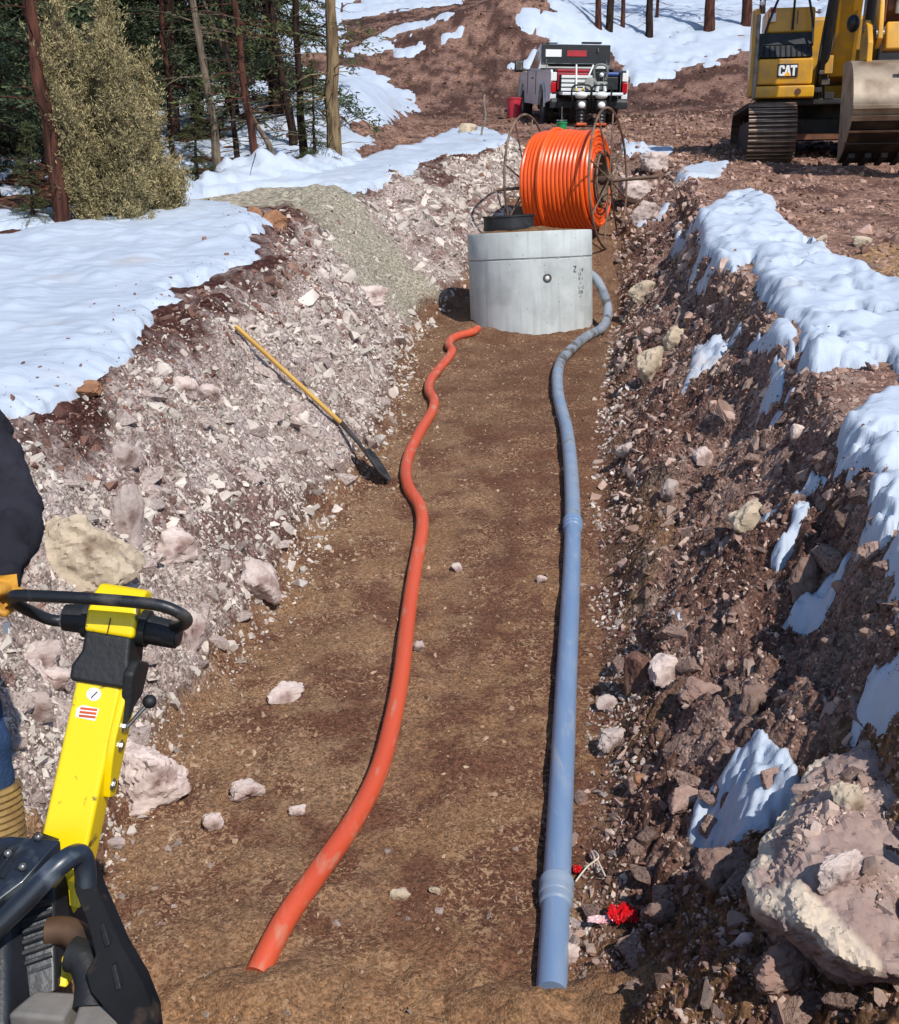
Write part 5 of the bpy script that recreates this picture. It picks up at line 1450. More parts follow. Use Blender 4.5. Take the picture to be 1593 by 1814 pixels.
def track(cx):
    L, rr = 4.0, 0.46
    path = []
    n = 60
    per = 2 * (L - 2 * rr) + 2 * math.pi * rr
    for i in range(n):
        s = per * i / n
        if s < math.pi * rr:
            a = math.pi / 2 + s / rr; path.append((rr + rr * math.cos(a), rr + 0.04 + rr * math.sin(a), a))
        elif s < math.pi * rr + (L - 2 * rr):
            path.append((rr + s - math.pi * rr, 0.04, -math.pi / 2))
        elif s < 2 * math.pi * rr + (L - 2 * rr):
            a = -math.pi / 2 + (s - math.pi * rr - (L - 2 * rr)) / rr; path.append((L - rr + rr * math.cos(a), rr + 0.04 + rr * math.sin(a), a))
        else:
            path.append((L - rr - (s - 2 * math.pi * rr - (L - 2 * rr)), 2 * rr + 0.04, math.pi / 2))
    tk = MB().prism([(0.10, 0.32), (0.30, 0.16), (3.7, 0.16), (3.9, 0.32), (3.9, 0.62), (3.6, 0.78), (0.4, 0.78), (0.10, 0.62)], 'x', cx - 0.26, cx + 0.26).build('track_frame', M_DARKM, ex, bevel=0.02)
    mb0 = MB(); mb0.box((0, 0, 0), (0.80, 0.205, 0.03)); mb0.box((0, -0.072, 0.035), (0.80, 0.024, 0.05)); mb0.box((0, 0.0, 0.032), (0.80, 0.022, 0.044)); mb0.box((0, 0.072, 0.032), (0.80, 0.022, 0.044))
    first = None
    for (y, z, a) in path:
        if first is None:
            first = mb0.build('track_shoe', [M_SHOED, M_SHOE], tk); o = first
            for p_ in first.data.polygons: p_.material_index = 1 if p_.center.z > 0.04 else 0
        else:
            o = first.copy(); COL.objects.link(o); o.parent = tk
        o.location = (cx, y, z); o.rotation_euler = (a - math.pi / 2, 0, 0)
    MB().lathe([(0.05, -0.2), (0.38, -0.2), (0.40, 0.0), (0.38, 0.2), (0.05, 0.2)], 24, Matrix.Translation((cx, rr, rr + 0.04)) @ Matrix.Rotation(R(90), 4, 'Y')).build('idler', M_DARKM, tk, smooth=True)
    MB().lathe([(0.05, -0.2), (0.38, -0.2), (0.40, 0.0), (0.38, 0.2), (0.05, 0.2)], 24, Matrix.Translation((cx, 4 - rr, rr + 0.04)) @ Matrix.Rotation(R(90), 4, 'Y')).build('sprocket', M_DARKM, tk, smooth=True)
    for k in range(6): MB().cyl((cx - 0.25, 0.95 + 0.42 * k, 0.20), (cx + 0.25, 0.95 + 0.42 * k, 0.20), 0.13, 14).build('roller', M_DARKM, tk, smooth=True)
track(-1.20); track(1.20)
MB().box((0, 2.0, 0.62), (2.0, 1.3, 0.36)).build('car_body', M_DARKM, ex, bevel=0.05)
MB().prism([(1.0, 0.42), (2.0, 0.42), (2.0, 0.62), (1.0, 0.50)], 'x', -0.9, 0.9).build('belly_plate', M_RUSTB, ex)
MB().cyl((0, 2.0, 0.78), (0, 2.0, 1.02), 0.62, 36).build('swing_bearing', M_DARKM, ex, smooth=True)
MB().prism([(-1.43, 0.8), (1.43, 0.8), (1.43, 4.3), (-0.55, 4.3), (-1.0, 2.2), (-1.43, 1.5)], 'z', 0.99, 1.095).build('deck', M_DARKM, ex, bevel=0.02)
# right-hand step boxes with the maker's badge
XB = -0.99; BW = 0.92
box = MB().prism([(0.62, 1.32), (0.60, 1.74), (1.2, 1.76), (1.2, 1.32)], 'x', XB - BW / 2, XB + BW / 2).build('tool_compartment', M_YEL, ex, bevel=0.03)
MB().prism([(0.56, 1.10), (0.55, 1.30), (1.2, 1.305), (1.2, 1.10)], 'x', XB - BW / 2 - 0.03, XB + BW / 2 + 0.04).build('bumper_step', M_YEL, ex, bevel=0.03)
MB().cyl((XB + 0.23, 0.54, 1.20), (XB + 0.23, 0.556, 1.20), 0.05, 18).build('lock', M_RUSTB, ex, smooth=True)
MB().prism([(0.66, 1.77), (0.80, 1.97), (1.3, 1.97), (1.3, 1.77)], 'x', XB - BW / 2 + 0.02, XB + BW / 2 - 0.02).build('tread_step', M_TREAD, ex, bevel=0.01)
MB().prism([(0.86, 1.985), (0.99, 2.19), (1.5, 2.19), (1.5, 1.985)], 'x', XB - BW / 2 + 0.02, XB + BW / 2 - 0.02).build('tread_step', M_TREAD, ex, bevel=0.01)
for k in range(9):
    x = XB - 0.36 + 0.09 * k
    MB().tube([(x, 0.655, 1.785), (x, 0.785, 1.965)], 0.013, 6).build('tread_rib', M_BLACKP, ex)
MB().prism([(1.10, 2.20), (1.16, 2.62), (2.2, 2.62), (2.2, 2.20)], 'x', XB - BW / 2 + 0.16, XB + BW / 2 + 0.04).build('fuel_tank', M_YEL, ex, bevel=0.04)
MB().prism([(0.95, 1.8), (1.05, 2.60), (1.45, 2.60), (1.45, 1.15), (0.95, 1.15)], 'x', XB - BW / 2 - 0.10, XB - BW / 2 + 0.02).build('side_panel', M_YEL, ex, bevel=0.03)
MB().box((XB - 0.23, 1.05, 2.50), (0.11, 0.03, 0.24)).build('warning_sticker', M_WHITEP, ex)
MB().box((XB - 0.23, 1.033, 2.56), (0.10, 0.012, 0.08)).build('warning_sticker_band', M_REDP, ex)
MB().box((XB + 0.20, 1.13, 2.40), (0.012, 0.02, 0.32)).build('panel_seam', M_BLACKP, ex)
MB().cyl((XB + 0.13, 1.10, 2.32), (XB + 0.13, 1.13, 2.32), 0.025, 12).build('panel_latch', M_CHROME, ex, smooth=True)
hr = spline([(XB - 0.44, 0.66, 1.80), (XB - 0.36, 0.75, 2.2), (XB - 0.14, 0.95, 2.78), (XB - 0.04, 1.0, 2.86), (XB + 0.24, 1.0, 2.86), (XB + 0.33, 0.98, 2.78), (XB + 0.42, 0.85, 2.35), (XB + 0.43, 0.75, 1.95)], 7)
MB().tube(hr, 0.021, 10).build('handrail', M_BLACKP, ex, smooth=True)
MB().tube([(XB + 0.12, 1.0, 2.86), (XB + 0.12, 1.08, 2.25)], 0.021, 10).build('handrail_post', M_BLACKP, ex, smooth=True)
MB().tube([(XB - BW / 2 - 0.05, 0.60, 1.1), (XB - BW / 2 - 0.04, 0.62, 2.45)], 0.035, 8).build('marker_post', M_RIM, ex, smooth=True)
MB().ball((XB - 0.42, 1.0, 2.68), 0.045).build('beacon', M_WHITEP, ex, smooth=True)
# badge: black plate, white letters, yellow triangle
bz = 1.545; by = 0.606
MB().box((XB + 0.035, by - 0.004, bz), (0.345, 0.012, 0.215)).build('badge_plate', M_BLACKP, box)
def letter(polys, name, m, y): 
    mb = MB()
    for p in polys: mb.prism([(XB + 0.035 + a, bz + b) for a, b in p], 'y', y - 0.006, y)
    mb.build(name, m, box)
s_ = 0.085
letter([[(-.155, -.07), (-.125, -.085), (-.06, -.085), (-.05, -.06), (-.05, -.025), (-.085, -.025), (-.085, -.05), (-.115, -.05), (-.115, .05), (-.085, .05), (-.085, .025), (-.05, .025), (-.05, .06), (-.07, .085), (-.135, .085), (-.155, .06)]], 'letter_c', M_WHITEP, by - 0.012)
letter([[(-.058, -.085), (-.020, -.085), (-.008, -.03), (0, 0.03), (.008, -.03), (.020, -.085), (.058, -.085), (.022, .085), (-.022, .085)]], 'letter_a', M_WHITEP, by - 0.0125)
letter([[(.085, -.085), (.120, -.085), (.120, .045), (.155, .045), (.155, .085), (.045, .085), (.045, .045), (.085, .045)]], 'letter_t', M_WHITEP, by - 0.012)
letter([[(-.062, -.088), (.062, -.088), (0, -.012)]], 'badge_triangle', mat('badge_yellow', '#f0a818', rough=0.4), by - 0.0195)
# boom, cab, stick, bucket
def beam(pts, w, taper, name, m):
    """side outline (y,z) given a width, slightly narrower at the end"""
    return MB().prism(pts, 'x', -w / 2, w / 2)
BX = -0.02
bm_ = MB().prism([(0.9, 1.45), (1.7, 1.35), (1.2, 2.6), (0.2, 4.2), (-1.2, 5.5), (-2.0, 5.6), (-1.9, 5.15), (-0.9, 4.6), (0.3, 3.1)], 'x', BX - 0.20, BX + 0.20).build('boom', M_YEL, ex, bevel=0.02)
for s in (-1, 1):
    MB().cyl((BX + s * 0.33, 0.75, 1.35), (BX + s * 0.30, 0.25, 2.75), 0.075, 14).build('boom_cylinder', M_BLACKP, ex, smooth=True)
    MB().cyl((BX + s * 0.30, 0.25, 2.75), (BX + s * 0.27, -0.1, 3.7), 0.045, 12).build('cylinder_rod', M_CHROME, ex, smooth=True)
for k in range(4):
    MB().tube(spline([(-0.42 + 0.05 * k, 0.95, 1.1), (-0.44 + 0.04 * k, 0.75, 1.5 + 0.06 * k), (-0.38 + 0.04 * k, 0.85, 2.1), (-0.30 + 0.03 * k, 0.75, 2.9)], 6), 0.022, 8).build('hydraulic_hose', M_BLACKP, ex, smooth=True)
for (x, y, z, r_) in ((-0.30, 0.7, 1.35, 0.07), (-0.42, 0.65, 1.22, 0.06), (-0.24, 0.6, 1.12, 0.08), (-0.38, 0.62, 1.5, 0.05)):
    MB().box((x, y, z), (r_ * 2, r_ * 1.6, r_ * 1.4)).build('valve_block', M_DARKM if z < 1.3 else M_RIM, ex, bevel=0.012)
MB().box((-0.28, 0.62, 1.62), (0.14, 0.10, 0.30)).build('hose_guard', M_YEL, ex, bevel=0.02)
cabm = MB().prism([(0.55, 1.2), (0.50, 2.0), (0.75, 2.95), (2.2, 2.98), (2.3, 1.2)], 'x', 0.48, 1.40).build('operator_cab', M_BLACKP, ex, bevel=0.05)
MB().prism([(0.53, 1.75), (0.485, 2.02), (0.70, 2.86), (0.72, 2.86), (0.52, 2.0), (0.56, 1.75)], 'x', 0.56, 1.32).build('cab_window', M_GLASS, cabm)
MB().box((0.45, 3.4, 1.9), (2.0, 1.2, 1.5)).build('engine_hood', M_YEL, ex, bevel=0.08)
# stick comes down in front, bucket hangs under it
SX = 0.28; SY = -1.65
MB().prism([(SY - 0.15, 2.15), (SY + 0.28, 2.0), (SY + 0.55, 4.6), (SY + 0.2, 5.6), (SY - 0.2, 5.6)], 'x', SX - 0.145, SX + 0.145).build('stick', M_RUSTB, ex, bevel=0.02)
for s in (-1, 1):
    MB().prism([(SY - 0.20, 2.3), (SY - 0.15, 2.0), (SY - 0.05, 4.8), (SY - 0.10, 4.8)], 'x', SX + s * 0.165 - 0.012, SX + s * 0.165 + 0.012).build('stick_flange', M_RUSTB, ex)
    MB().prism([(SY - 0.36, 1.75), (SY - 0.16, 1.62), (SY - 0.02, 2.25), (SY - 0.14, 2.45), (SY - 0.28, 2.25)], 'x', SX + s * 0.24 - 0.035, SX + s * 0.24 + 0.035).build('bucket_link', M_YEL, ex, bevel=0.015)
    MB().prism([(SY - 0.42, 1.42), (SY + 0.22, 1.42), (SY + 0.18, 1.86), (SY - 0.02, 2.05), (SY - 0.22, 1.95), (SY - 0.40, 1.70)], 'x', SX + s * 0.38 - 0.04, SX + s * 0.38 + 0.04).build('bucket_ear', M_YEL, ex, bevel=0.015)
    MB().cyl((SX + s * 0.24 - 0.06, SY - 0.26, 1.82), (SX + s * 0.24 + 0.06, SY - 0.26, 1.82), 0.075, 16).build('link_pin_boss', M_CHROME, ex, smooth=True)
MB().cyl((SX, SY - 0.22, 2.35), (SX, SY - 0.30, 3.6), 0.085, 14).build('bucket_cylinder', M_RUSTB, ex, smooth=True)
MB().cyl((SX, SY - 0.20, 2.1), (SX, SY - 0.22, 2.4), 0.045, 12).build('cylinder_rod', M_CHROME, ex, smooth=True)
MB().cyl((SX - 0.43, SY + 0.02, 1.92), (SX + 0.43, SY + 0.02, 1.92), 0.055, 14).build('bucket_pin', M_CHROME, ex, smooth=True)
MB().prism([(SY - 0.33, 1.60), (SY + 0.05, 1.58), (SY + 0.05, 1.80), (SY - 0.24, 2.0)], 'x', SX - 0.15, SX + 0.15).build('link_casting', M_YEL, ex, bevel=0.03)
MB().ball((SX - 0.52, SY + 0.4, 2.05), (0.10, 0.10, 0.13)).build('work_light', M_BLACKP, ex, smooth=True)
bw = 0.60
# outer shell of the bucket, from the hinge round the heel to the lip
prof = [(SY + 0.30, 1.46), (SY - 0.10, 1.47), (SY - 0.40, 1.43), (SY - 0.60, 1.32), (SY - 0.76, 1.12), (SY - 0.86, 0.90), (SY - 0.86, 0.76), (SY - 0.74, 0.56), (SY - 0.52, 0.36), (SY - 0.30, 0.20), (SY - 0.08, 0.08), (SY + 0.12, 0.00)]
prof = [(p.x, p.y) for p in spline([(a, b, 0) for a, b in prof], 4)]
pin = [(a + 0.03, b - 0.012) if b > 0.9 else (a + 0.03, b + 0.02) for a, b in prof]
bk = MB().prism(prof + pin[::-1], 'x', SX - bw, SX + bw).build('bucket', M_BUCKET, ex, smooth=True)
for s in (-1, 1):
    MB().prism(prof, 'x', SX + s * bw - (0.0 if s > 0 else 0.03), SX + s * bw + (0.03 if s > 0 else 0.0)).build('bucket_side_plate', M_BUCKET, bk)
for k, (a0_, a1_) in enumerate([(5, 0), (1, 0)]):
    pass
def strip(z0, z1, out, name, m):
    ys = lambda z: min(prof, key=lambda p: abs(p[1] - z) + (2 if p[0] > SY else 0))[0]
    MB().prism([(ys(z0) - out, z0), (ys(z0) + 0.03, z0), (ys(z1) + 0.03, z1), (ys(z1) - out, z1)], 'x', SX - bw - 0.03, SX + bw + 0.03).build(name, m, bk, bevel=0.006)
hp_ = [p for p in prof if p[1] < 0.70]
MB().prism([(a - 0.012 * (b > 0.02), b - 0.008) for a, b in hp_] + [(a + 0.02, b + 0.004) for a, b in hp_[::-1]], 'x', SX - bw - 0.006, SX + bw + 0.006).build('heel_shade_band', M_HEEL_SHADE, bk, smooth=True)  # added dark skin over the lower shell, painting the underside's shade
strip(0.74, 0.80, 0.05, 'wear_strip', M_BUCKET); strip(0.58, 0.65, 0.05, 'wear_strip', M_BUCKET); strip(0.42, 0.45, 0.045, 'wear_strip', M_BUCKET); strip(0.26, 0.28, 0.03, 'wear_strip', M_DARKM)
MB().box((SX + 0.02, SY - 0.71, 1.20), (0.05, 0.06, 0.34), rot=(R(32), 0, 0)).build('centre_rib', M_BUCKET, bk, bevel=0.008)
for k in range(5):
    x = SX - 0.48 + 0.24 * k
    MB().prism([(SY - 0.28, 0.07), (SY + 0.10, -0.01), (SY + 0.30, -0.05), (SY + 0.10, 0.09), (SY - 0.26, 0.14)], 'x', x - 0.05, x + 0.05).build('bucket_tooth', M_DARKM, bk, bevel=0.01)

# ------------------------------------------------------------------ walk-behind compactor at the lower left
M_CYEL = mat('compactor_yellow', '#f2d000', '#e8c600', scale=2, rough=0.38, coat=0.2, dirt='#5a5028', dscale=21, dlo=0.62, dhi=0.68)
M_CBLK = mat('compactor_black', '#16181c', '#24272c', scale=5, rough=0.42, bump=0.1, bscale=50, dirt='#4f4a46', dscale=11, dlo=0.58, dhi=0.75)
M_CDARK = mat('muddy_black_plate', '#101114', '#1a1b1e', scale=5, rough=0.8, spec=0.15, dirt='#4c3d32', dscale=9, dlo=0.56, dhi=0.72)
M_CBLUE = mat('worn_blue_black', '#1a1d21', '#27303d', scale=5, rough=0.35, dirt='#6b747c', dscale=8, dlo=0.54, dhi=0.76, coat=0.2)
M_CGREY = mat('dusty_grey_cover', '#77716a', '#5c5a57', scale=5, rough=0.75, bump=0.2, bscale=30, dirt='#8f7a60', dscale=4, dlo=0.52, dhi=0.7)
M_RUBBER = mat('black_rubber', '#141516', '#1c1d1f', scale=8, rough=0.6, bump=0.15, bscale=60)
M_EXH = mat('burnt_exhaust', '#6b4d38', '#3a2d26', scale=6, rough=0.6, metal=0.3)
def D(px, py, dep): return Vector(at_depth(px, py, dep))
base = D(110, 1640, 2.66); base.z = g1(base.x, base.y)
cp = empty('plate_compactor', base, (0, 0, 0), 'yellow and black walk-behind compactor with loop handle at the lower left', 'compactor')
def T(v): return v - base
A0, A1 = D(112, 1497, 2.78), D(177, 1200, 2.86)
za = (A1 - A0).normalized()
view = (A1 - Vector((0, 0, CAM_H))).normalized()
nf = -(view - za * view.dot(za)).normalized()
nf = Matrix.Rotation(R(-17), 3, za) @ nf                       # turned so the right flank shows
xa = za.cross(nf) * -1
xa = nf.cross(za) * -1 if nf.cross(za).x < 0 else nf.cross(za)
FR = Matrix((xa, nf, za)).transposed().to_4x4()                # columns: right, towards camera, up the arm
FR.translation = T(A0)
LA = (A1 - A0).length
def arm_part(mb, name, m, parent=cp, **k):
    o = mb.build(name, m, parent, **k); 
    if parent is cp: o.matrix_local = FR
    return o
arm = arm_part(MB().box((0, -0.055, LA / 2 - 0.12), (0.122, 0.11, LA + 0.24)), 'drawbar', M_CYEL, bevel=0.012, segs=3)
# pivot cheek on the right flank, with its bolts
arm_part(MB().prism([(-0.005, LA + 0.0), (0.0, LA - 0.02), (0.012, LA - 0.15), (-0.01, LA - 0.23), (-0.05, LA - 0.30), (-0.10, LA - 0.30), (-0.10, LA)], 'x', 0.058, 0.078), 'pivot_cheek', M_CYEL, bevel=0.005)
for (y, z) in ((-0.035, LA - 0.115), (-0.045, LA - 0.165), (-0.05, LA - 0.265)):
    arm_part(MB().cyl((0.076, y, z), (0.086, y, z), 0.012, 6), 'bolt', M_CHROME, bevel=0.001)
    arm_part(MB().cyl((0.076, y, z), (0.0795, y, z), 0.017, 16), 'washer', M_CHROME)
# decals: a round white dial print and a red and white warning print, flat on the face
pr = MB(); n_ = 24
pr.prism([(0.019 * math.cos(2 * math.pi * k / n_), 0.017 * math.sin(2 * math.pi * k / n_)) for k in range(n_)], 'y', -0.001, 0.0012)
o = arm_part(pr, 'round_decal', M_WHITEP); o.matrix_local = FR @ Matrix.Translation((-0.006, 0, LA - 0.045))
o = arm_part(MB().box((0, 0.0022, 0), (0.003, 0.001, 0.022), rot=(0, R(35), 0)), 'decal_needle', M_BLACKP); o.matrix_local = FR @ Matrix.Translation((-0.004, 0, LA - 0.046))
o = arm_part(MB().prism([(-0.028, -0.016), (0.024, -0.018), (0.028, 0.014), (-0.016, 0.017), (-0.030, 0.006)], 'y', -0.001, 0.0012), 'warning_decal', M_WHITEP); o.matrix_local = FR @ Matrix.Translation((-0.012, 0, LA - 0.093))
for k in range(3):
    o = arm_part(MB().box((0.002, 0.0018, -0.010 + 0.0095 * k), (0.044, 0.0012, 0.006), rot=(0, R(-3), 0)), 'warning_band', M_ORANGE_P); o.matrix_local = FR @ Matrix.Translation((-0.012, 0, LA - 0.093))
# rubber mount between drawbar and handle head
mount = MB()
mount.prism([(-0.075, LA - 0.02), (0.072, LA - 0.02), (0.078, LA + 0.02), (0.068, LA + 0.06), (0.062, LA + 0.115), (-0.062, LA + 0.115), (-0.060, LA + 0.06), (-0.078, LA + 0.02)], 'y', -0.125, 0.014)
arm_part(mount, 'rubber_mount', M_RUBBER, bevel=0.012, segs=3)
arm_part(MB().prism([(0.03, LA + 0.02), (0.0, LA - 0.05), (-0.02, LA - 0.11), (-0.05, LA - 0.06), (-0.10, LA - 0.03), (-0.11, LA + 0.06), (0.0, LA + 0.06)], 'x', 0.064, 0.094), 'rubber_flank', M_RUBBER, bevel=0.010, segs=3)
# handle head: yellow hood leaning back
hp = [(0.012, LA + 0.110), (0.020, LA + 0.165), (0.006, LA + 0.215), (-0.03, LA + 0.245), (-0.075, LA + 0.25), (-0.10, LA + 0.235), (-0.115, LA + 0.11)]
head_o = arm_part(MB().prism(hp, 'x', -0.066, 0.066), 'handle_head', M_CYEL, bevel=0.012, segs=3)
arm_part(MB().box((0.0, 0.018, LA + 0.135), (0.002, 0.006, 0.04)), 'head_seam', M_CBLK)
hz = LA + 0.145
for s, ln in ((-1, 0.075), (1, 0.10)):
    arm_part(MB().tube([(s * 0.060, -0.05, hz), (s * 0.085, -0.05, hz), (s * 0.086, -0.05, hz), (s * (0.066 + ln), -0.05, hz - 0.005)], [0.050, 0.050, 0.040, 0.036], 20), 'handle_hub', M_RUBBER, smooth=True)
    arm_part(MB().tube([(s * (0.066 + ln), -0.05, hz - 0.005), (s * (0.072 + ln), -0.05, hz - 0.005)], [0.030, 0.028], 16), 'hub_collar', M_CHROME if s < 0 else M_CBLK, smooth=True)
# loop handle through points found in space
def Lp(px, py, dep): return T(D(px, py, dep))
loop = [Lp(140, 1100, 2.99), Lp(95, 1099, 2.97), Lp(60, 1086, 2.93), Lp(30, 1070, 2.87), Lp(21, 1060, 2.84), Lp(30, 1055, 2.82), Lp(70, 1056, 2.81), Lp(150, 1060, 2.80), Lp(230, 1066, 2.80), Lp(285, 1073, 2.80), Lp(318, 1086, 2.81), Lp(331, 1098, 2.84), Lp(322, 1108, 2.88), Lp(296, 1112, 2.94), Lp(262, 1110, 2.98)]
MB().tube(spline(loop, 8), 0.0158, 16).build('loop_handle', M_CBLK, cp, smooth=True)
# gear lever with a ball knob
lv = [Lp(225, 1288, 2.88), Lp(262, 1247, 2.90)]
MB().tube(lv, 0.0055, 10).build('lever_rod', M_CHROME, cp, smooth=True)
MB().ball(Lp(265, 1243, 2.90), 0.0185, 18, 12).build('lever_knob', M_RUBBER, cp, smooth=True)
def slab(pts, thick, name, m, bevel=0.006, dirv=None, parent=cp):
    """outline given by points (px, py, depth); gets real thickness away from the viewer"""
    P = [T(D(*p)) for p in pts]
    dv = dirv if dirv is not None else Vector((0.10, 0.99, -0.1))
    dv = dv.normalized() * thick
    n = len(P)
    mb = MB(); mb.add([tuple(p) for p in P] + [tuple(p + dv) for p in P], [tuple(range(n)), tuple(range(n, 2 * n))[::-1]] + [(i, n + i, n + (i + 1) % n, (i + 1) % n) for i in range(n)])
    return mb.build(name, m, parent, bevel=bevel)
# protective cage: thick worn top tube, side plate, top plate
MB().tube(spline([Lp(-160, 1800, 2.42), Lp(-40, 1676, 2.48), Lp(40, 1598, 2.52), Lp(105, 1533, 2.56), Lp(138, 1514, 2.60), Lp(150, 1532, 2.62), Lp(152, 1570, 2.62)], 8), 0.026, 16).build('cage_tube', M_CBLUE, cp, smooth=True)
slab([(128, 1530, 2.60), (158, 1540, 2.62), (172, 1580, 2.61), (215, 1680, 2.56), (250, 1740, 2.52), (272, 1795, 2.50), (282, 1880, 2.46), (225, 1880, 2.45), (205, 1812, 2.47), (160, 1760, 2.50), (150, 1725, 2.51), (168, 1695, 2.53), (152, 1630, 2.57), (132, 1580, 2.59)], 0.05, 'side_plate', M_CDARK)
slab([(-40, 1620, 2.50), (40, 1560, 2.55), (92, 1500, 2.62), (108, 1488, 2.66), (20, 1480, 2.72), (-120, 1500, 2.72)], 0.03, 'top_plate', M_CBLUE, dirv=Vector((0, 0, -1)))
for k in range(4):
    q = k * 26
    MB().tube([Lp(-50 + q, 1585 - q * 0.55, 2.53 + 0.02 * k), Lp(10 + q * 0.8, 1500 + q * 0.02, 2.66 + 0.004 * k)], 0.006, 8).build('plate_rib', M_CBLK, cp, smooth=True)
for (x, y, d_) in ((40, 1536, 2.575), (14, 1512, 2.63), (68, 1483, 2.66)):
    MB().ball(Lp(x, y, d_), 0.010, 8, 6).build('bolt_head', M_CHROME, cp, smooth=True)
slab([(60, 1478, 2.74), (100, 1492, 2.70), (96, 1500, 2.68), (52, 1488, 2.72)], 0.02, 'hinge_plate', M_CBLK)
# slotted holes on the side plate
for (x, y, l) in ((180, 1640, 34), (200, 1712, 40)):
    d_ = 2.575 if y < 1700 else 2.53
    slab([(x - 5, y, d_), (x + 3, y - 4, d_), (x + 14, y + l, d_ - 0.03), (x + 5, y + l + 5, d_ - 0.03)], 0.07, 'slot', M_RUBBER, bevel=0.002)
# engine under the cage: finned cylinder, exhaust, grey covers, yellow lower arm
slab([(20, 1620, 2.66), (95, 1570, 2.70), (100, 1760, 2.60), (20, 1800, 2.56)], 0.22, 'engine_block', M_CBLK, bevel=0.01)
for k in range(9):
    y = 1600 + 19 * k
    MB().tube([Lp(40, y + 14, 2.645 - 0.006 * k), Lp(92, y - 4, 2.665 - 0.006 * k)], 0.0075, 6).build('cooling_fin', M_CBLK, cp)
MB().tube(spline([Lp(85, 1650, 2.66), Lp(120, 1650, 2.66), Lp(150, 1672, 2.64), Lp(160, 1705, 2.60)], 6), 0.034, 14).build('exhaust', M_EXH, cp, smooth=True)
MB().tube(spline([Lp(128, 1690, 2.61), Lp(150, 1700, 2.60), Lp(165, 1740, 2.57), Lp(160, 1790, 2.53)], 6), 0.042, 14).build('air_hose', M_RUBBER, cp, smooth=True)
slab([(118, 1560, 2.72), (138, 1566, 2.72), (140, 1612, 2.70), (122, 1608, 2.70)], 0.05, 'lower_drawbar', M_CYEL)
slab([(88, 1688, 2.66), (122, 1700, 2.66), (118, 1752, 2.62), (86, 1745, 2.62)], 0.06, 'lower_drawbar', M_CYEL)
slab([(10, 1796, 2.46), (62, 1752, 2.54), (140, 1756, 2.55), (112, 1805, 2.47)], 0.14, 'engine_cover', M_CGREY, bevel=0.012, dirv=Vector((0.02, 0.1, -1)))
slab([(146, 1758, 2.545), (205, 1752, 2.56), (226, 1830, 2.45), (120, 1830, 2.44)], 0.14, 'engine_cover', M_CGREY, bevel=0.012, dirv=Vector((0.02, 0.1, -1)))
slab([(-80, 1650, 2.60), (12, 1640, 2.60), (12, 1840, 2.46), (-80, 1860, 2.44)], 0.22, 'engine_shroud', M_CBLK, bevel=0.02)
# base plate and exciter under the cage
MB().prism([(-0.56, 0.10), (-0.48, 0.0), (0.02, 0.0), (0.10, 0.12), (0.08, 0.14), (0.0, 0.03), (-0.46, 0.03), (-0.54, 0.12)], 'y', -0.26, 0.26).build('base_plate', M_STEEL, cp, bevel=0.004)
MB().box((-0.24, -0.02, 0.18), (0.40, 0.36, 0.26)).build('exciter_housing', M_CBLK, cp, bevel=0.03)

# ------------------------------------------------------------------ the worker at the left edge
M_SKIN = mat('skin', '#b07a5e', '#a56f55', scale=8, rough=0.6)
def hoodie_mat():
    m = mat('black_hoodie', '#25252b', '#2f2f37', scale=3, rough=0.9, bump=0.25, bscale=60, spec=0.15)
    return m
M_HOOD = hoodie_mat()
M_JEAN = mat('blue_jeans', '#26384f', '#34496a', scale=7, rough=0.9, bump=0.35, bscale=90, spec=0.15)
M_BOOT = mat('tan_rubber_boot', '#9a7b42', '#7c5f33', scale=9, rough=0.7, bump=0.4, bscale=30, dirt='#5a4632', dscale=7, dlo=0.5, dhi=0.68)
M_GLOVE = mat('yellow_leather_glove', '#d29a2e', '#b9812a', scale=7, rough=0.7, bump=0.3, bscale=50)
foot = D(-140, 1490, 3.40)
pz = g1(foot.x, foot.y)
person = empty('person', (foot.x, foot.y, 0), (0, 0, 0), 'worker in black hoodie, jeans, tan boots and yellow gloves holding the compactor handle', 'person')
PO = Vector((foot.x, foot.y, 0))
def skin_mesh(name, V, E, Rd, m, parent, sub=2, root=0):
    me = bpy.data.meshes.new(name)
    me.from_pydata([tuple(Vector(v)) for v in V], E, [])
    o = bpy.data.objects.new(name, me); COL.objects.link(o); o.parent = parent
    me.materials.append(m)
    sk = o.modifiers.new('skin', 'SKIN'); sk.use_smooth_shade = True
    if not me.skin_vertices: 
        bm = bmesh.new(); bm.from_mesh(me); bm.verts.layers.skin.verify(); bm.to_mesh(me); bm.free()
    for i, sv in enumerate(me.skin_vertices[0].data):
        r_ = Rd[i]; sv.radius = r_ if isinstance(r_, tuple) else (r_, r_); sv.use_root = (i == root)
    ss = o.modifiers.new('sub', 'SUBSURF'); ss.levels = sub; ss.render_levels = sub
    return o
def J(px, py, dep): return D(px, py, dep) - PO
j = {'pel': J(-190, 1050, 3.46), 'spine': J(-190, 930, 3.42), 'chest': J(-188, 760, 3.40), 'neck': J(-186, 630, 3.40), 'head': J(-184, 582, 3.36), 'crown': J(-182, 505, 3.36),
     'shL': J(-66, 690, 3.36), 'elL': J(30, 905, 3.30), 'wrL': J(-2, 1040, 3.00), 'shR': J(-312, 690, 3.46), 'elR': J(-372, 900, 3.36), 'wrR': J(-250, 1010, 3.08),
     'hpL': J(-112, 1080, 3.43), 'knL': J(-46, 1250, 3.34), 'anL': J(6, 1480, 3.36), 'hpR': J(-268, 1080, 3.50), 'knR': J(-286, 1265, 3.46), 'anR': J(-300, 1470, 3.55)}
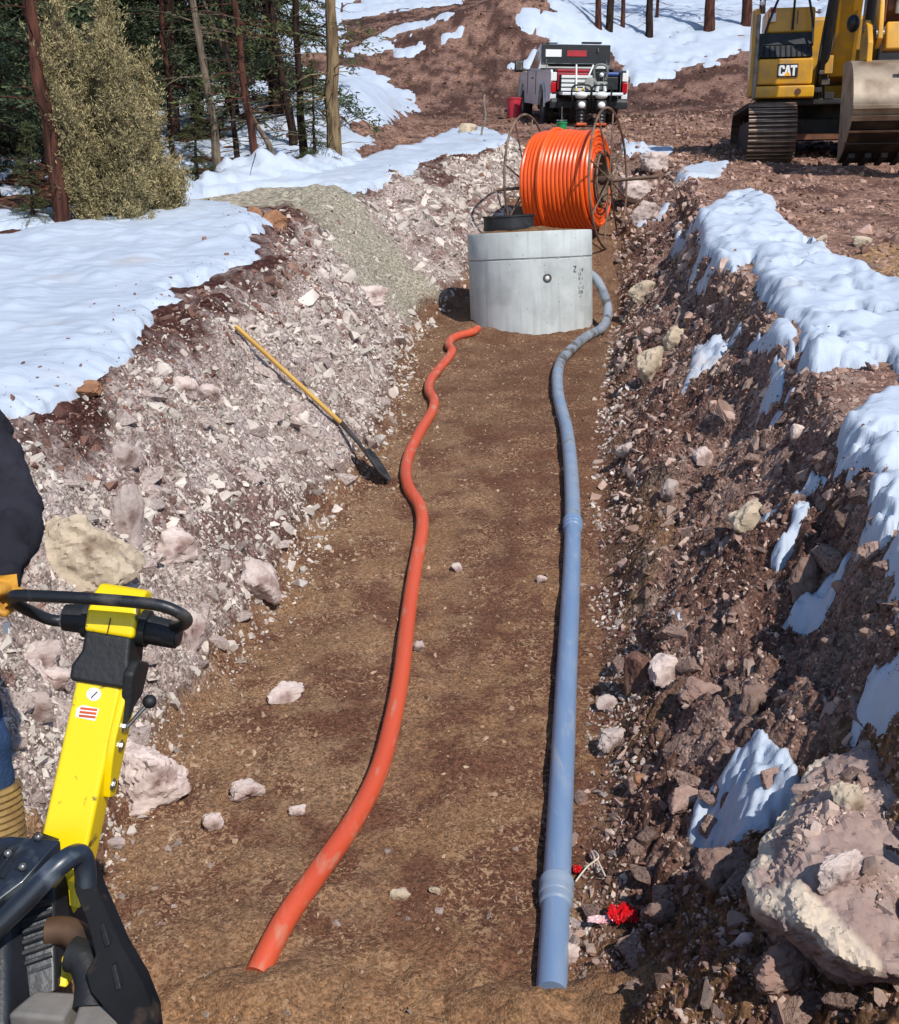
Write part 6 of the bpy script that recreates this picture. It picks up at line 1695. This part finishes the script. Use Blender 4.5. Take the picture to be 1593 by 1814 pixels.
for s in 'LR':
    a = j['an' + s]; a.z = g1(a.x + PO.x, a.y + PO.y) + 0.09
    j['to' + s] = a + Vector((0.04, -0.20, -0.045))
order = list(j); ix = {k: i for i, k in enumerate(order)}
edges = [('pel', 'spine'), ('spine', 'chest'), ('chest', 'neck'), ('neck', 'head'), ('head', 'crown'), ('chest', 'shL'), ('shL', 'elL'), ('elL', 'wrL'), ('chest', 'shR'), ('shR', 'elR'), ('elR', 'wrR'), ('pel', 'hpL'), ('hpL', 'knL'), ('knL', 'anL'), ('anL', 'toL'), ('pel', 'hpR'), ('hpR', 'knR'), ('knR', 'anR'), ('anR', 'toR')]
rad = {'pel': (0.09, 0.07), 'spine': (0.09, 0.06), 'chest': (0.11, 0.07), 'neck': 0.055, 'head': (0.078, 0.10), 'crown': (0.06, 0.07), 'shL': 0.062, 'elL': 0.044, 'wrL': 0.03, 'shR': 0.062, 'elR': 0.044, 'wrR': 0.03, 'hpL': 0.085, 'knL': 0.057, 'anL': 0.042, 'hpR': 0.085, 'knR': 0.057, 'anR': 0.042, 'toL': 0.035, 'toR': 0.035}
skin_mesh('body', [j[k] for k in order], [(ix[a], ix[b]) for a, b in edges], [rad[k] for k in order], M_SKIN, person, 2, ix['pel'])
def garment(name, keys, eds, rr, m, extra=None, sub=2):
    V = [j[k] if isinstance(k, str) else k for k in keys]
    return skin_mesh(name, V, eds, rr, m, person, sub, 0)
mid = lambda a, b, t: j[a] * (1 - t) + j[b] * t
hoodie = garment('hoodie', ['chest', 'spine', 'pel', 'shL', mid('shL', 'elL', 0.5), 'elL', mid('elL', 'wrL', 0.55), mid('elL', 'wrL', 0.88), mid('elL', 'wrL', 0.99), 'shR', mid('shR', 'elR', 0.5), 'elR', mid('elR', 'wrR', 0.6), mid('elR', 'wrR', 0.97), mid('chest', 'neck', 0.92), j['pel'] + Vector((0, 0, -0.13))],
                [(0, 1), (1, 2), (0, 3), (3, 4), (4, 5), (5, 6), (6, 7), (7, 8), (0, 9), (9, 10), (10, 11), (11, 12), (12, 13), (0, 14), (2, 15)],
                [(0.20, 0.14), (0.19, 0.135), (0.185, 0.14), 0.092, 0.088, 0.084, 0.074, 0.060, 0.043, 0.092, 0.085, 0.078, 0.068, 0.045, 0.115, (0.205, 0.16)], M_HOOD, sub=3)
# cloth folds on the sleeves and body
tx = bpy.data.textures.new('folds', 'CLOUDS'); tx.noise_scale = 0.085; tx.noise_depth = 2
dm = hoodie.modifiers.new('folds', 'DISPLACE'); dm.texture = tx; dm.strength = 0.06; dm.mid_level = 0.5; dm.texture_coords = 'LOCAL'
hood = skin_mesh('hood', [mid('neck', 'chest', 0.1) + Vector((-0.10, 0.02, 0.02)), mid('neck', 'chest', 0.1) + Vector((0, 0.11, 0.0)), mid('neck', 'chest', 0.1) + Vector((0.10, 0.02, 0.02))], [(0, 1), (1, 2)], [0.065, 0.08, 0.065], M_HOOD, person, 2, 1)
jeans = garment('jeans', ['pel', 'hpL', mid('hpL', 'knL', 0.5), 'knL', mid('knL', 'anL', 0.55), 'hpR', mid('hpR', 'knR', 0.5), 'knR', mid('knR', 'anR', 0.55)],
                [(0, 1), (1, 2), (2, 3), (3, 4), (0, 5), (5, 6), (6, 7), (7, 8)], [(0.17, 0.13), 0.115, 0.100, 0.088, 0.082, 0.108, 0.098, 0.085, 0.08], M_JEAN, sub=3)
dm = jeans.modifiers.new('folds', 'DISPLACE'); dm.texture = tx; dm.strength = 0.022; dm.mid_level = 0.5; dm.texture_coords = 'LOCAL'
for s in 'LR':
    a, k, t_ = j['an' + s], j['kn' + s], j['to' + s]
    b_ = skin_mesh('boot', [a, a * 0.62 + k * 0.38, a * 0.42 + k * 0.58, t_, a * 0.5 + t_ * 0.5], [(0, 1), (1, 2), (0, 4), (4, 3)], [0.080, 0.088, 0.094, 0.046, 0.058], M_BOOT, person, 2, 0)
    rb = MB()
    for q in range(15):
        c = a * (1 - 0.035 * q) + k * (0.035 * q) + (k - a) * 0.05
        u = (k - a).normalized(); ox = u.orthogonal().normalized(); oy = u.cross(ox)
        rr_ = 0.063 + 0.0012 * q
        rb.tube([tuple(c + (ox * math.cos(2 * math.pi * i / 20) + oy * math.sin(2 * math.pi * i / 20)) * rr_) for i in range(20)], 0.0125, 6, closed=True)
    rib = rb.build('boot_rib', M_BOOT, b_, smooth=True); rib['kind'] = 'stuff'
# gloves: palm, four curled fingers and a thumb round the handle
def glove(wr, grip, axis, up, name):
    """grip: centre of the bar under the palm; axis: along the bar; up: out of the bar towards the back of the hand"""
    axis = axis.normalized(); up = (up - axis * up.dot(axis)).normalized(); fw = axis.cross(up)
    V = [wr, wr * 0.35 + grip * 0.65 + up * 0.03, grip + up * 0.042]; E = [(0, 1), (1, 2)]; Rr = [0.036, 0.040, (0.046, 0.026)]
    for k, (o_, ln) in enumerate(((-0.036, 0.9), (-0.012, 1.0), (0.012, 0.97), (0.035, 0.8))):
        c = grip + axis * o_
        pts = [c + up * 0.034 + fw * 0.014, c + up * 0.020 + fw * 0.034 * ln, c - up * 0.008 + fw * 0.036 * ln, c - up * 0.028 + fw * 0.018 * ln]
        n = len(V); V += pts; E += [(2, n), (n, n + 1), (n + 1, n + 2), (n + 2, n + 3)]; Rr += [0.0125, 0.0118, 0.011, 0.0095]
    n = len(V)
    c = grip - axis * 0.045
    V += [c * 0.7 + wr * 0.3 + up * 0.012, c - fw * 0.020 + up * 0.004 - axis * 0.01, c - fw * 0.018 - up * 0.026 + axis * 0.008]; E += [(1, n), (n, n + 1), (n + 1, n + 2)]; Rr += [0.018, 0.014, 0.011]
    return skin_mesh(name, V, E, Rr, M_GLOVE, person, 2, 1)
gp = D(26, 1064, 2.86) - PO
glove(j['wrL'] + Vector((0, 0, -0.01)), gp + Vector((-0.012, 0, 0)), Vector((0.1, -0.75, 0.1)), Vector((-0.5, 0.1, 0.75)), 'glove')
glove(j['wrR'], j['wrR'] + Vector((0.03, -0.08, -0.05)), Vector((0.9, 0.3, 0)), Vector((0, -0.3, 0.9)), 'glove')
tagq = J(12, 1112, 2.93)
MB().box(tagq, (0.018, 0.006, 0.035), rot=(0.2, 0.15, 0.3)).build('glove_tag', M_WHITEP, person, bevel=0.002)
# head: cap, hair, face
hd = j['head'].lerp(j['crown'], 0.45)
MB().ball(hd + Vector((0, 0, 0)), (0.082, 0.100, 0.118), 20, 14).build('head', M_SKIN, person, smooth=True)
hdo = hd
MB().ball(hdo + Vector((0, -0.104, -0.015)), (0.014, 0.020, 0.022), 10, 8).build('nose', M_SKIN, person, smooth=True)
for s in (-1, 1):
    MB().ball(hdo + Vector((s * 0.032, -0.088, 0.012)), (0.013, 0.010, 0.008), 10, 8).build('eye', mat('eye', '#1c1512', rough=0.2), person, smooth=True)
    MB().ball(hdo + Vector((s * 0.083, 0.0, -0.005)), (0.010, 0.022, 0.032), 10, 8).build('ear', M_SKIN, person, smooth=True)
MB().ball(hdo + Vector((0, -0.086, -0.060)), (0.026, 0.010, 0.006), 10, 6).build('mouth', mat('lips', '#8a4a42', rough=0.5), person, smooth=True)
MB().lathe([(0.001, 0.135), (0.05, 0.128), (0.085, 0.10), (0.10, 0.05), (0.102, 0.03), (0.095, 0.025), (0.001, 0.05)], 24, Matrix.Translation(hdo) @ Matrix.Diagonal((0.92, 1.08, 1, 1))).build('cap', M_HOOD, person, smooth=True)
MB().prism([(-0.075, 0.0), (0.075, 0.0), (0.06, -0.085), (-0.06, -0.085)], 'z', 0.032, 0.040).build('cap_brim', M_HOOD, person, bevel=0.003, loc=hdo + Vector((0, -0.095, 0)))

# ------------------------------------------------------------------ boulders one can point at
from mathutils import noise as mnoise
def even_mesh(bm, voxel):
    """re-cut a closed shape into small even faces, so that chips and grain spread evenly"""
    me = bpy.data.meshes.new('tmp'); bm.to_mesh(me); bm.free()
    o = bpy.data.objects.new('tmp', me); COL.objects.link(o)
    rm = o.modifiers.new('r', 'REMESH'); rm.mode = 'VOXEL'; rm.voxel_size = voxel
    dg = bpy.context.evaluated_depsgraph_get(); dg.update()
    m2 = bpy.data.meshes.new_from_object(o.evaluated_get(dg))
    bpy.data.objects.remove(o); bpy.data.meshes.remove(me)
    out = bmesh.new(); out.from_mesh(m2); bpy.data.meshes.remove(m2)
    out.normal_update()
    return out

def boulder(px, py, w, h, m, label, seed, deep=0.8, rot=0.0, sink=0.28, pts=15, flat=None, name='boulder', pos=None, cat='boulder', sharp=1.0, roll=0.0):
    q = Vector(hit(px, py + 0.22 * h)) if pos is None else Vector(pos)
    dep = q.y * CP - (q.z - CAM_H) * SP
    wm, hm = w / FPX * dep, h / FPX * dep
    dm = deep * (wm + hm) / 2
    rr = random.Random(seed)
    bm = bmesh.new()
    for _ in range(pts):
        v = Vector((rr.gauss(0, 1), rr.gauss(0, 1), rr.gauss(0, 1))).normalized() * rr.uniform(0.75, 1.15)
        v = Vector([max(-0.8, min(0.8, c)) for c in v])
        bm.verts.new(v)
    r_ = bmesh.ops.convex_hull(bm, input=bm.verts)
    for g in r_['geom_interior'] + r_['geom_unused']:
        if isinstance(g, bmesh.types.BMVert) and g.is_valid: bm.verts.remove(g)
    bmesh.ops.bevel(bm, geom=bm.edges[:], offset=0.03, segments=1, affect='EDGES', profile=0.5)
    bm = even_mesh(bm, 1.5 / (11 if w < 45 else 16 if w < 90 else 26))
    mn = Vector([min(v.co[i] for v in bm.verts) for i in range(3)]); mx = Vector([max(v.co[i] for v in bm.verts) for i in range(3)])
    off = Vector((seed * 3.1, seed * 1.7, 0))
    for v in bm.verts:
        c = v.co.copy()
        n1 = mnoise.noise(c * 2.2 + off); n2 = mnoise.noise(c * 6 + off); n3 = mnoise.noise(c * 14 + off)
        n0 = abs(mnoise.noise(c * 3.4 + off))
        v.co += v.normal * (0.09 * n1 + 0.07 * (round(n2 * 2.5) / 2.5) - 0.10 * max(0, 0.12 - n0) + 0.035 * n3) * sharp
        v.co = Vector([(v.co[i] - mn[i]) / (mx[i] - mn[i]) - 0.5 for i in range(3)])
        v.co.x *= wm; v.co.y *= dm; v.co.z *= hm * 1.05
    bmesh.ops.recalc_face_normals(bm, faces=bm.faces)
    for f in bm.faces: f.smooth = True
    for e in bm.edges:
        if len(e.link_faces) == 2 and e.calc_face_angle(0) > R(28): e.smooth = False
    me = bpy.data.meshes.new(name); bm.to_mesh(me); bm.free(); me.materials.append(m)
    o = bpy.data.objects.new(name, me); COL.objects.link(o)
    gz = g1(q.x, q.y) if pos is None else q.z
    o.location = (q.x, q.y + dm * 0.15, gz + hm * (0.5 - sink) if pos is None else gz)
    o.rotation_euler = (rr.uniform(-.2, .2), rr.uniform(-.12, .12) + roll, rot)
    return tag(o, label, cat)
P_, B_, T_, O_ = M_ROCK_PALE, M_ROCK_BROWN, M_ROCK_TAN, M_ROCK_ORANGE
BL = [
 (150, 1000, 190, 135, T_, 'big tan boulder behind the compactor handle', 91, 0.8, 0.2, 0.2),
 (225, 925, 62, 125, P_, 'long pale slab leaning above the big tan boulder', 2, 0.5, 0.5, 0.2),
 (310, 962, 75, 72, P_, 'pale square block right of the leaning slab', 3, 0.8, 0.3, 0.25),
 (262, 1400, 128, 118, P_, 'large pale pink block on the floor beside the yellow drawbar', 4, 0.8, 0.35, 0.15),
 (455, 1040, 78, 84, P_, 'whitish rough boulder low on the left bank', 5, 0.9, 0.1, 0.25),
 (345, 1128, 52, 80, P_, 'pale rock just right of the loop handle', 6, 0.8, 0.0, 0.2),
 (222, 803, 54, 62, P_, 'upright pale rock high on the left bank', 7, 0.7, 0.4, 0.25),
 (325, 692, 48, 44, P_, 'left one of two pale rocks under the snow edge', 8, 0.7, 0.2, 0.25),
 (372, 690, 42, 36, P_, 'right one of two pale rocks under the snow edge', 9, 0.7, 0.6, 0.25),
 (505, 1232, 68, 34, P_, 'flat pale stone at the foot of the left bank', 10, 0.8, 0.3, 0.2),
 (437, 1405, 62, 40, P_, 'pale stone on the floor left of the orange conduit', 11, 0.8, 0.3, 0.2),
 (377, 1460, 36, 36, P_, 'small egg-shaped pale stone on the floor', 12, 0.8, 0.2, 0.2),
 (205, 1504, 34, 20, P_, 'small pale stone right beside the drawbar foot', 13, 0.8, 0.1, 0.2),
 (527, 1440, 30, 20, P_, 'small pale stone nearest the orange conduit bend', 14, 0.8, 0.1, 0.2),
 (138, 680, 92, 34, O_, 'flat reddish rock sticking out of the left snow field', 15, 0.9, -0.2, 0.25),
 (482, 386, 50, 38, O_, 'orange rock at the far corner of the snow field', 16, 0.9, 0.2, 0.25),
 (452, 380, 26, 22, O_, 'small orange rock left of the larger one at the snow corner', 17, 0.9, 0.2, 0.25),
 (578, 300, 34, 18, O_, 'pinkish rock on the snow ridge below the stout tan trunk', 18, 0.9, 0.2, 0.25),
 (830, 234, 36, 30, T_, 'tan rock in the snow left of the crooked stick', 19, 0.9, 0.2, 0.25),
 (360, 402, 24, 12, O_, 'small flat red rock lying on the left snow field', 20, 0.9, 0.2, 0.3),
 (312, 366, 26, 14, O_, 'small red rock near the snow ridge on the left', 21, 0.9, 0.2, 0.3),
 (658, 545, 62, 40, P_, 'pinkish boulder on the left bank near the manhole', 22, 0.8, 0.1, 0.25),
 (708, 1586, 38, 18, T_, 'flat tan stone on the floor between the two pipes', 23, 0.8, 0.2, 0.15),
 (770, 1582, 22, 16, T_, 'smaller tan stone right of the flat one between the pipes', 24, 0.8, 0.2, 0.15),
 (742, 1142, 20, 20, P_, 'small pale stone just right of the orange conduit', 25, 0.8, 0.2, 0.15),
 (810, 1006, 20, 16, P_, 'small grey stone alone in the middle of the floor', 26, 0.8, 0.2, 0.15),
 (960, 1032, 18, 16, P_, 'small white stone left of the blue pipe coupling', 27, 0.8, 0.2, 0.15),
 (68, 1135, 66, 56, P_, 'pale rock between the worker and the drawbar', 28, 0.8, 0.2, 0.25),
 (100, 1185, 60, 44, P_, 'pale rock below another just left of the rubber mount', 29, 0.8, 0.2, 0.25),
 (62, 1242, 60, 54, P_, 'grey rock beside the worker boot', 30, 0.8, 0.3, 0.25),
 (1182, 1213, 66, 60, P_, 'whitish stone at the foot of the dark right bank', 40, 0.8, 0.3, 0.15),
 (1250, 1250, 96, 60, B_, 'flat greyish rock right of the whitish stone', 41, 0.8, 0.3, 0.25),
 (1330, 1272, 50, 62, B_, 'rounded brown cobble in the dark right bank', 42, 0.9, 0.3, 0.25),
 (1428, 1025, 74, 95, B_, 'mauve slab between two snow slivers', 43, 0.6, 0.4, 0.25),
 (1335, 952, 84, 70, T_, 'tan rock left of the slanting snow slivers', 44, 0.7, 0.3, 0.25),
 (1142, 525, 52, 46, T_, 'yellowish rock on the right bank beside the pipe bend', 45, 0.8, 0.3, 0.25),
 (1155, 648, 60, 80, T_, 'tall tan rock in the far right bank', 46, 0.6, 0.3, 0.25),
 (1200, 590, 50, 50, T_, 'tan rock above the tall one in the far right bank', 47, 0.8, 0.3, 0.25),
 (1076, 1252, 42, 24, P_, 'small grey block near the middle of the blue pipe', 48, 0.8, 0.3, 0.15),
 (1088, 1322, 62, 42, P_, 'pale jagged stone right of the blue pipe', 49, 0.8, 0.3, 0.15),
 (1134, 1386, 36, 32, O_, 'small orange-tan stone at the bank foot', 50, 0.9, 0.3, 0.2),
 (1126, 1222, 46, 76, M_STONE_DARK, 'dark earth lump left of the whitish stone', 51, 0.8, 0.3, 0.15),
 (1410, 790, 28, 42, P_, 'pale upright stone below the snow lobes', 52, 0.8, 0.3, 0.25),
 (1245, 815, 34, 34, P_, 'pale stone alone in the middle of the right bank', 53, 0.8, 0.3, 0.25),
 (1110, 818, 40, 34, P_, 'pale stone at the bank foot beside the upper blue pipe', 54, 0.8, 0.3, 0.2),
 (1190, 880, 40, 40, P_, 'greyish stone above the pale spill on the right', 55, 0.8, 0.3, 0.25),
 (1400, 1765, 150, 90, B_, 'brown boulder at the bottom right under the overhanging block', 56, 0.8, 0.2, 0.35),
 (1160, 302, 54, 38, P_, 'pale block on the far right bank beside the reel axle', 57, 0.9, 0.2, 0.25),
 (1128, 352, 60, 50, P_, 'pale slab below the reel axle', 58, 0.8, 0.2, 0.25),
 (1142, 390, 56, 40, P_, 'grey slab beneath the others beside the reel', 59, 0.8, 0.2, 0.25),
 (1210, 1440, 60, 50, B_, 'brown stone left of the snow clump', 60, 0.8, 0.2, 0.25),
 (1280, 1590, 90, 70, B_, 'dark brown rock left of the big split boulder', 61, 0.8, 0.2, 0.3),
 (1170, 1610, 70, 60, B_, 'dark brown rock right of the red plastic', 62, 0.8, 0.2, 0.3),
 (1010, 1690, 40, 30, P_, 'pale stone against the blue pipe near its end', 63, 0.8, 0.2, 0.2),
 (1315, 1750, 40, 26, P_, 'small pale stone at the lower right', 64, 0.8, 0.2, 0.2),
 (1370, 1420, 50, 60, B_, 'mauve rock right behind the snow clump', 65, 0.8, 0.2, 0.3),
 (1380, 440, 30, 16, P_, 'pale stone on the open ground behind the snow crest', 66, 0.8, 0.2, 0.25),
 (1530, 432, 44, 22, T_, 'tan block on the open ground at the right', 67, 0.8, 0.2, 0.25),
 (1455, 425, 30, 20, T_, 'smaller tan block on the open ground before the excavator', 68, 0.8, 0.2, 0.25),
 (1545, 1000, 50, 40, B_, 'brown rock peeping between two snow lobes', 69, 0.8, 0.2, 0.3),
]
for b in BL:
    boulder(b[0], b[1], b[2], b[3], b[4], b[5], b[6], b[7], b[8], b[9], cat='stone' if b[2] < 45 else 'boulder', name='stone' if b[2] < 45 else 'boulder')
# the big split boulder overhanging the lower right
pts = [(1440, 1345, 3.90), (1593, 1300, 3.85), (1740, 1340, 3.70), (1350, 1490, 3.55), (1316, 1560, 3.36), (1330, 1605, 3.26), (1400, 1590, 3.14), (1455, 1660, 3.04), (1510, 1715, 2.98), (1610, 1725, 2.96), (1750, 1650, 3.05), (1440, 1470, 3.36),
       (1352, 1650, 3.60), (1420, 1725, 3.58), (1530, 1790, 3.52), (1720, 1810, 3.45)]
bm = bmesh.new()
W_ = [Vector(at_depth(*p)) for p in pts]; ctr = sum(W_, Vector()) / len(W_)
for w in W_: bm.verts.new(w - ctr)
r_ = bmesh.ops.convex_hull(bm, input=bm.verts)
for g in r_['geom_interior'] + r_['geom_unused']:
    if isinstance(g, bmesh.types.BMVert) and g.is_valid: bm.verts.remove(g)
bmesh.ops.bevel(bm, geom=bm.edges[:], offset=0.008, segments=1, affect='EDGES', profile=0.5)
bm = even_mesh(bm, 0.0105)
for v in bm.verts:
    c = v.co * 3.2
    n1 = mnoise.noise(c * 1.5 + Vector((3, 1, 7))); n2 = mnoise.noise(c * 4.5); n3 = mnoise.noise(c * 13)
    n0 = abs(mnoise.noise(c * 2.2 + Vector((9, 2, 4))))
    v.co += v.normal * (0.016 * n1 + 0.020 * (round(n2 * 2.5) / 2.5) - 0.07 * max(0, 0.10 - n0) + 0.006 * n3 + 0.004 * mnoise.noise(c * 24))
bmesh.ops.recalc_face_normals(bm, faces=bm.faces)
RIMW = [W_[i] for i in (0, 3, 4, 5, 6, 7, 8)]
camd = (Vector((0, 0, CAM_H)) - ctr).normalized()
for f in bm.faces:
    f.smooth = True
    c = f.calc_center_median()
    pass
# pale broken rim along the near edge: how pale each point of the stone is
pale = []
for v in bm.verts:
    w = v.co + ctr
    dmin = min((w - (P0 + (P1 - P0) * max(0, min(1, (w - P0).dot(P1 - P0) / (P1 - P0).length_squared)))).length for P0, P1 in zip(RIMW[:-1], RIMW[1:]))
    k = 1 - (dmin - 0.055 - 0.05 * mnoise.noise(v.co * 7)) / 0.02
    k = max(0.0, min(1.0, k)); pale.append((k, k, k, 1))
for e in bm.edges:
    if len(e.link_faces) == 2 and e.calc_face_angle(0) > R(28): e.smooth = False
me = bpy.data.meshes.new('boulder'); bm.to_mesh(me); bm.free(); 
at_ = me.attributes.new('pale', 'FLOAT_COLOR', 'POINT'); at_.data.foreach_set('color', np.array(pale, np.float32).ravel())
mb_ = mat('boulder_mauve', '#977f76', '#ab9488', scale=6, rough=0.9, bump=0.9, bscale=16, dirt='#6b5148', dscale=5, dlo=0.54, dhi=0.68)
nt_ = mb_.node_tree; bs_ = nt_.nodes['Principled BSDF']; src_ = bs_.inputs['Base Color'].links[0].from_socket
an_ = nt_.nodes.new('ShaderNodeAttribute'); an_.attribute_name = 'pale'
mx_ = nt_.nodes.new('ShaderNodeMix'); mx_.data_type = 'RGBA'; nt_.links.new(an_.outputs['Fac'], mx_.inputs['Factor']); nt_.links.new(src_, mx_.inputs[6]); mx_.inputs[7].default_value = rgba('#cbb9a4')
nt_.links.new(mx_.outputs[2], bs_.inputs['Base Color'])
me.materials.append(mb_)
big = bpy.data.objects.new('boulder', me); COL.objects.link(big); big.location = ctr
tag(big, 'big split mauve and tan boulder overhanging the lower right bank', 'boulder')
# rubble lying on its top
dg = bpy.context.evaluated_depsgraph_get(); dg.update()
Pq = []
for _ in range(2200):
    p = Vector(at_depth(rng.uniform(1340, 1740), rng.uniform(1300, 1720), 3.4)); p.z = ctr.z + 1.2; p.y += rng.uniform(-0.3, 0.3)
    r = SC.ray_cast(dg, p, Vector((0, 0, -1)))
    if r[0] and r[4] == big and r[2].z > 0.55 and float(perlin(np.array([r[1].x * 5]), np.array([r[1].y * 5]), 4)[0]) > 0.22: Pq.append(r[1][:])
Pq = np.array(Pq)
tag(rock_field('rubble', Pq, np.minimum(0.10, 0.010 * (1 - rng.random(len(Pq))) ** (-1 / 2.1)), M_STONE_BROWN), 'small rubble lying on the big split boulder', kind='stuff')
boulder(1500, 1415, 60, 56, T_, 'tan cobble sitting on the upper side of the big split boulder', 83, 0.8, 0.2, 0.2, pos=at_depth(1505, 1418, 3.46))
boulder(1480, 1560, 100, 62, P_, 'pale flat stone lying on top of the big split boulder', 84, 0.5, 0.3, 0.2, pos=at_depth(1490, 1545, 3.16), roll=-0.3)

# ------------------------------------------------------------------ litter
def crumple(name, c, rx, ry, h, m, label, seed, n=22):
    g = np.random.default_rng(seed); V = []; F = []
    for i in range(n + 1):
        for k in range(n + 1):
            u = -1 + 2 * i / n; v = -1 + 2 * k / n
            r2 = math.sqrt(u * u + v * v)
            z = h * (0.45 + 0.6 * float(perlin(np.array([u * 2.3 + seed]), np.array([v * 2.3]), 7)[0]) + 0.4 * float(perlin(np.array([u * 6 + seed]), np.array([v * 6]), 8)[0])) * max(0.15, 1 - 0.6 * r2)
            V.append((u * rx * (1 + 0.07 * g.normal()) , v * ry * (1 + 0.07 * g.normal()), max(z, 0.004)))
    for i in range(n):
        for k in range(n):
            a = i * (n + 1) + k
            if (u := abs(i - n / 2)) + abs(k - n / 2) > n * 0.78: continue
            F.append((a, a + n + 1, a + n + 2, a + 1))
    o = mesh_np(name, V, F, m, smooth=False); o.location = c
    so = o.modifiers.new('thick', 'SOLIDIFY'); so.thickness = 0.002
    return tag(o, label, 'litter')
M_REDFILM = mat('red_film', '#d3141c', '#b80f18', scale=6, rough=0.3, spec=0.6)
M_PINKFILM = mat('pink_white_film', '#d9c2c2', '#cf8f92', scale=6, rough=0.35, spec=0.6)
crumple('plastic_scrap', on_ground(1104, 1616, 0.01), 0.055, 0.06, 0.07, M_REDFILM, 'crumpled red plastic lying beside the near end of the blue pipe', 3)
crumple('plastic_scrap', on_ground(1068, 1636, 0.01), 0.06, 0.025, 0.025, M_PINKFILM, 'pinkish white plastic strip left of the crumpled red plastic', 5)
crumple('plastic_scrap', on_ground(1023, 1540, 0.01), 0.018, 0.03, 0.03, M_REDFILM, 'small red plastic scrap touching the blue pipe above the coupling', 9)
st_ = [on_ground(1020, 1565, 0.02), on_ground(1040, 1550, 0.05), on_ground(1060, 1535, 0.05), on_ground(1052, 1520, 0.04), on_ground(1072, 1560, 0.02)]
tag(MB().tube(spline(st_, 6), 0.0035, 6).build('string', mat('pale_string', '#d8cdb8', rough=0.8), smooth=True), 'pale string curled beside the blue pipe coupling', 'string')
crumple('plastic_bag', on_ground(1122, 266, 0.01), 0.10, 0.10, 0.10, mat('pale_blue_film', '#9fb9d6', '#d5dde6', scale=5, rough=0.35), 'pale blue plastic bag on the track behind the reel', 12)
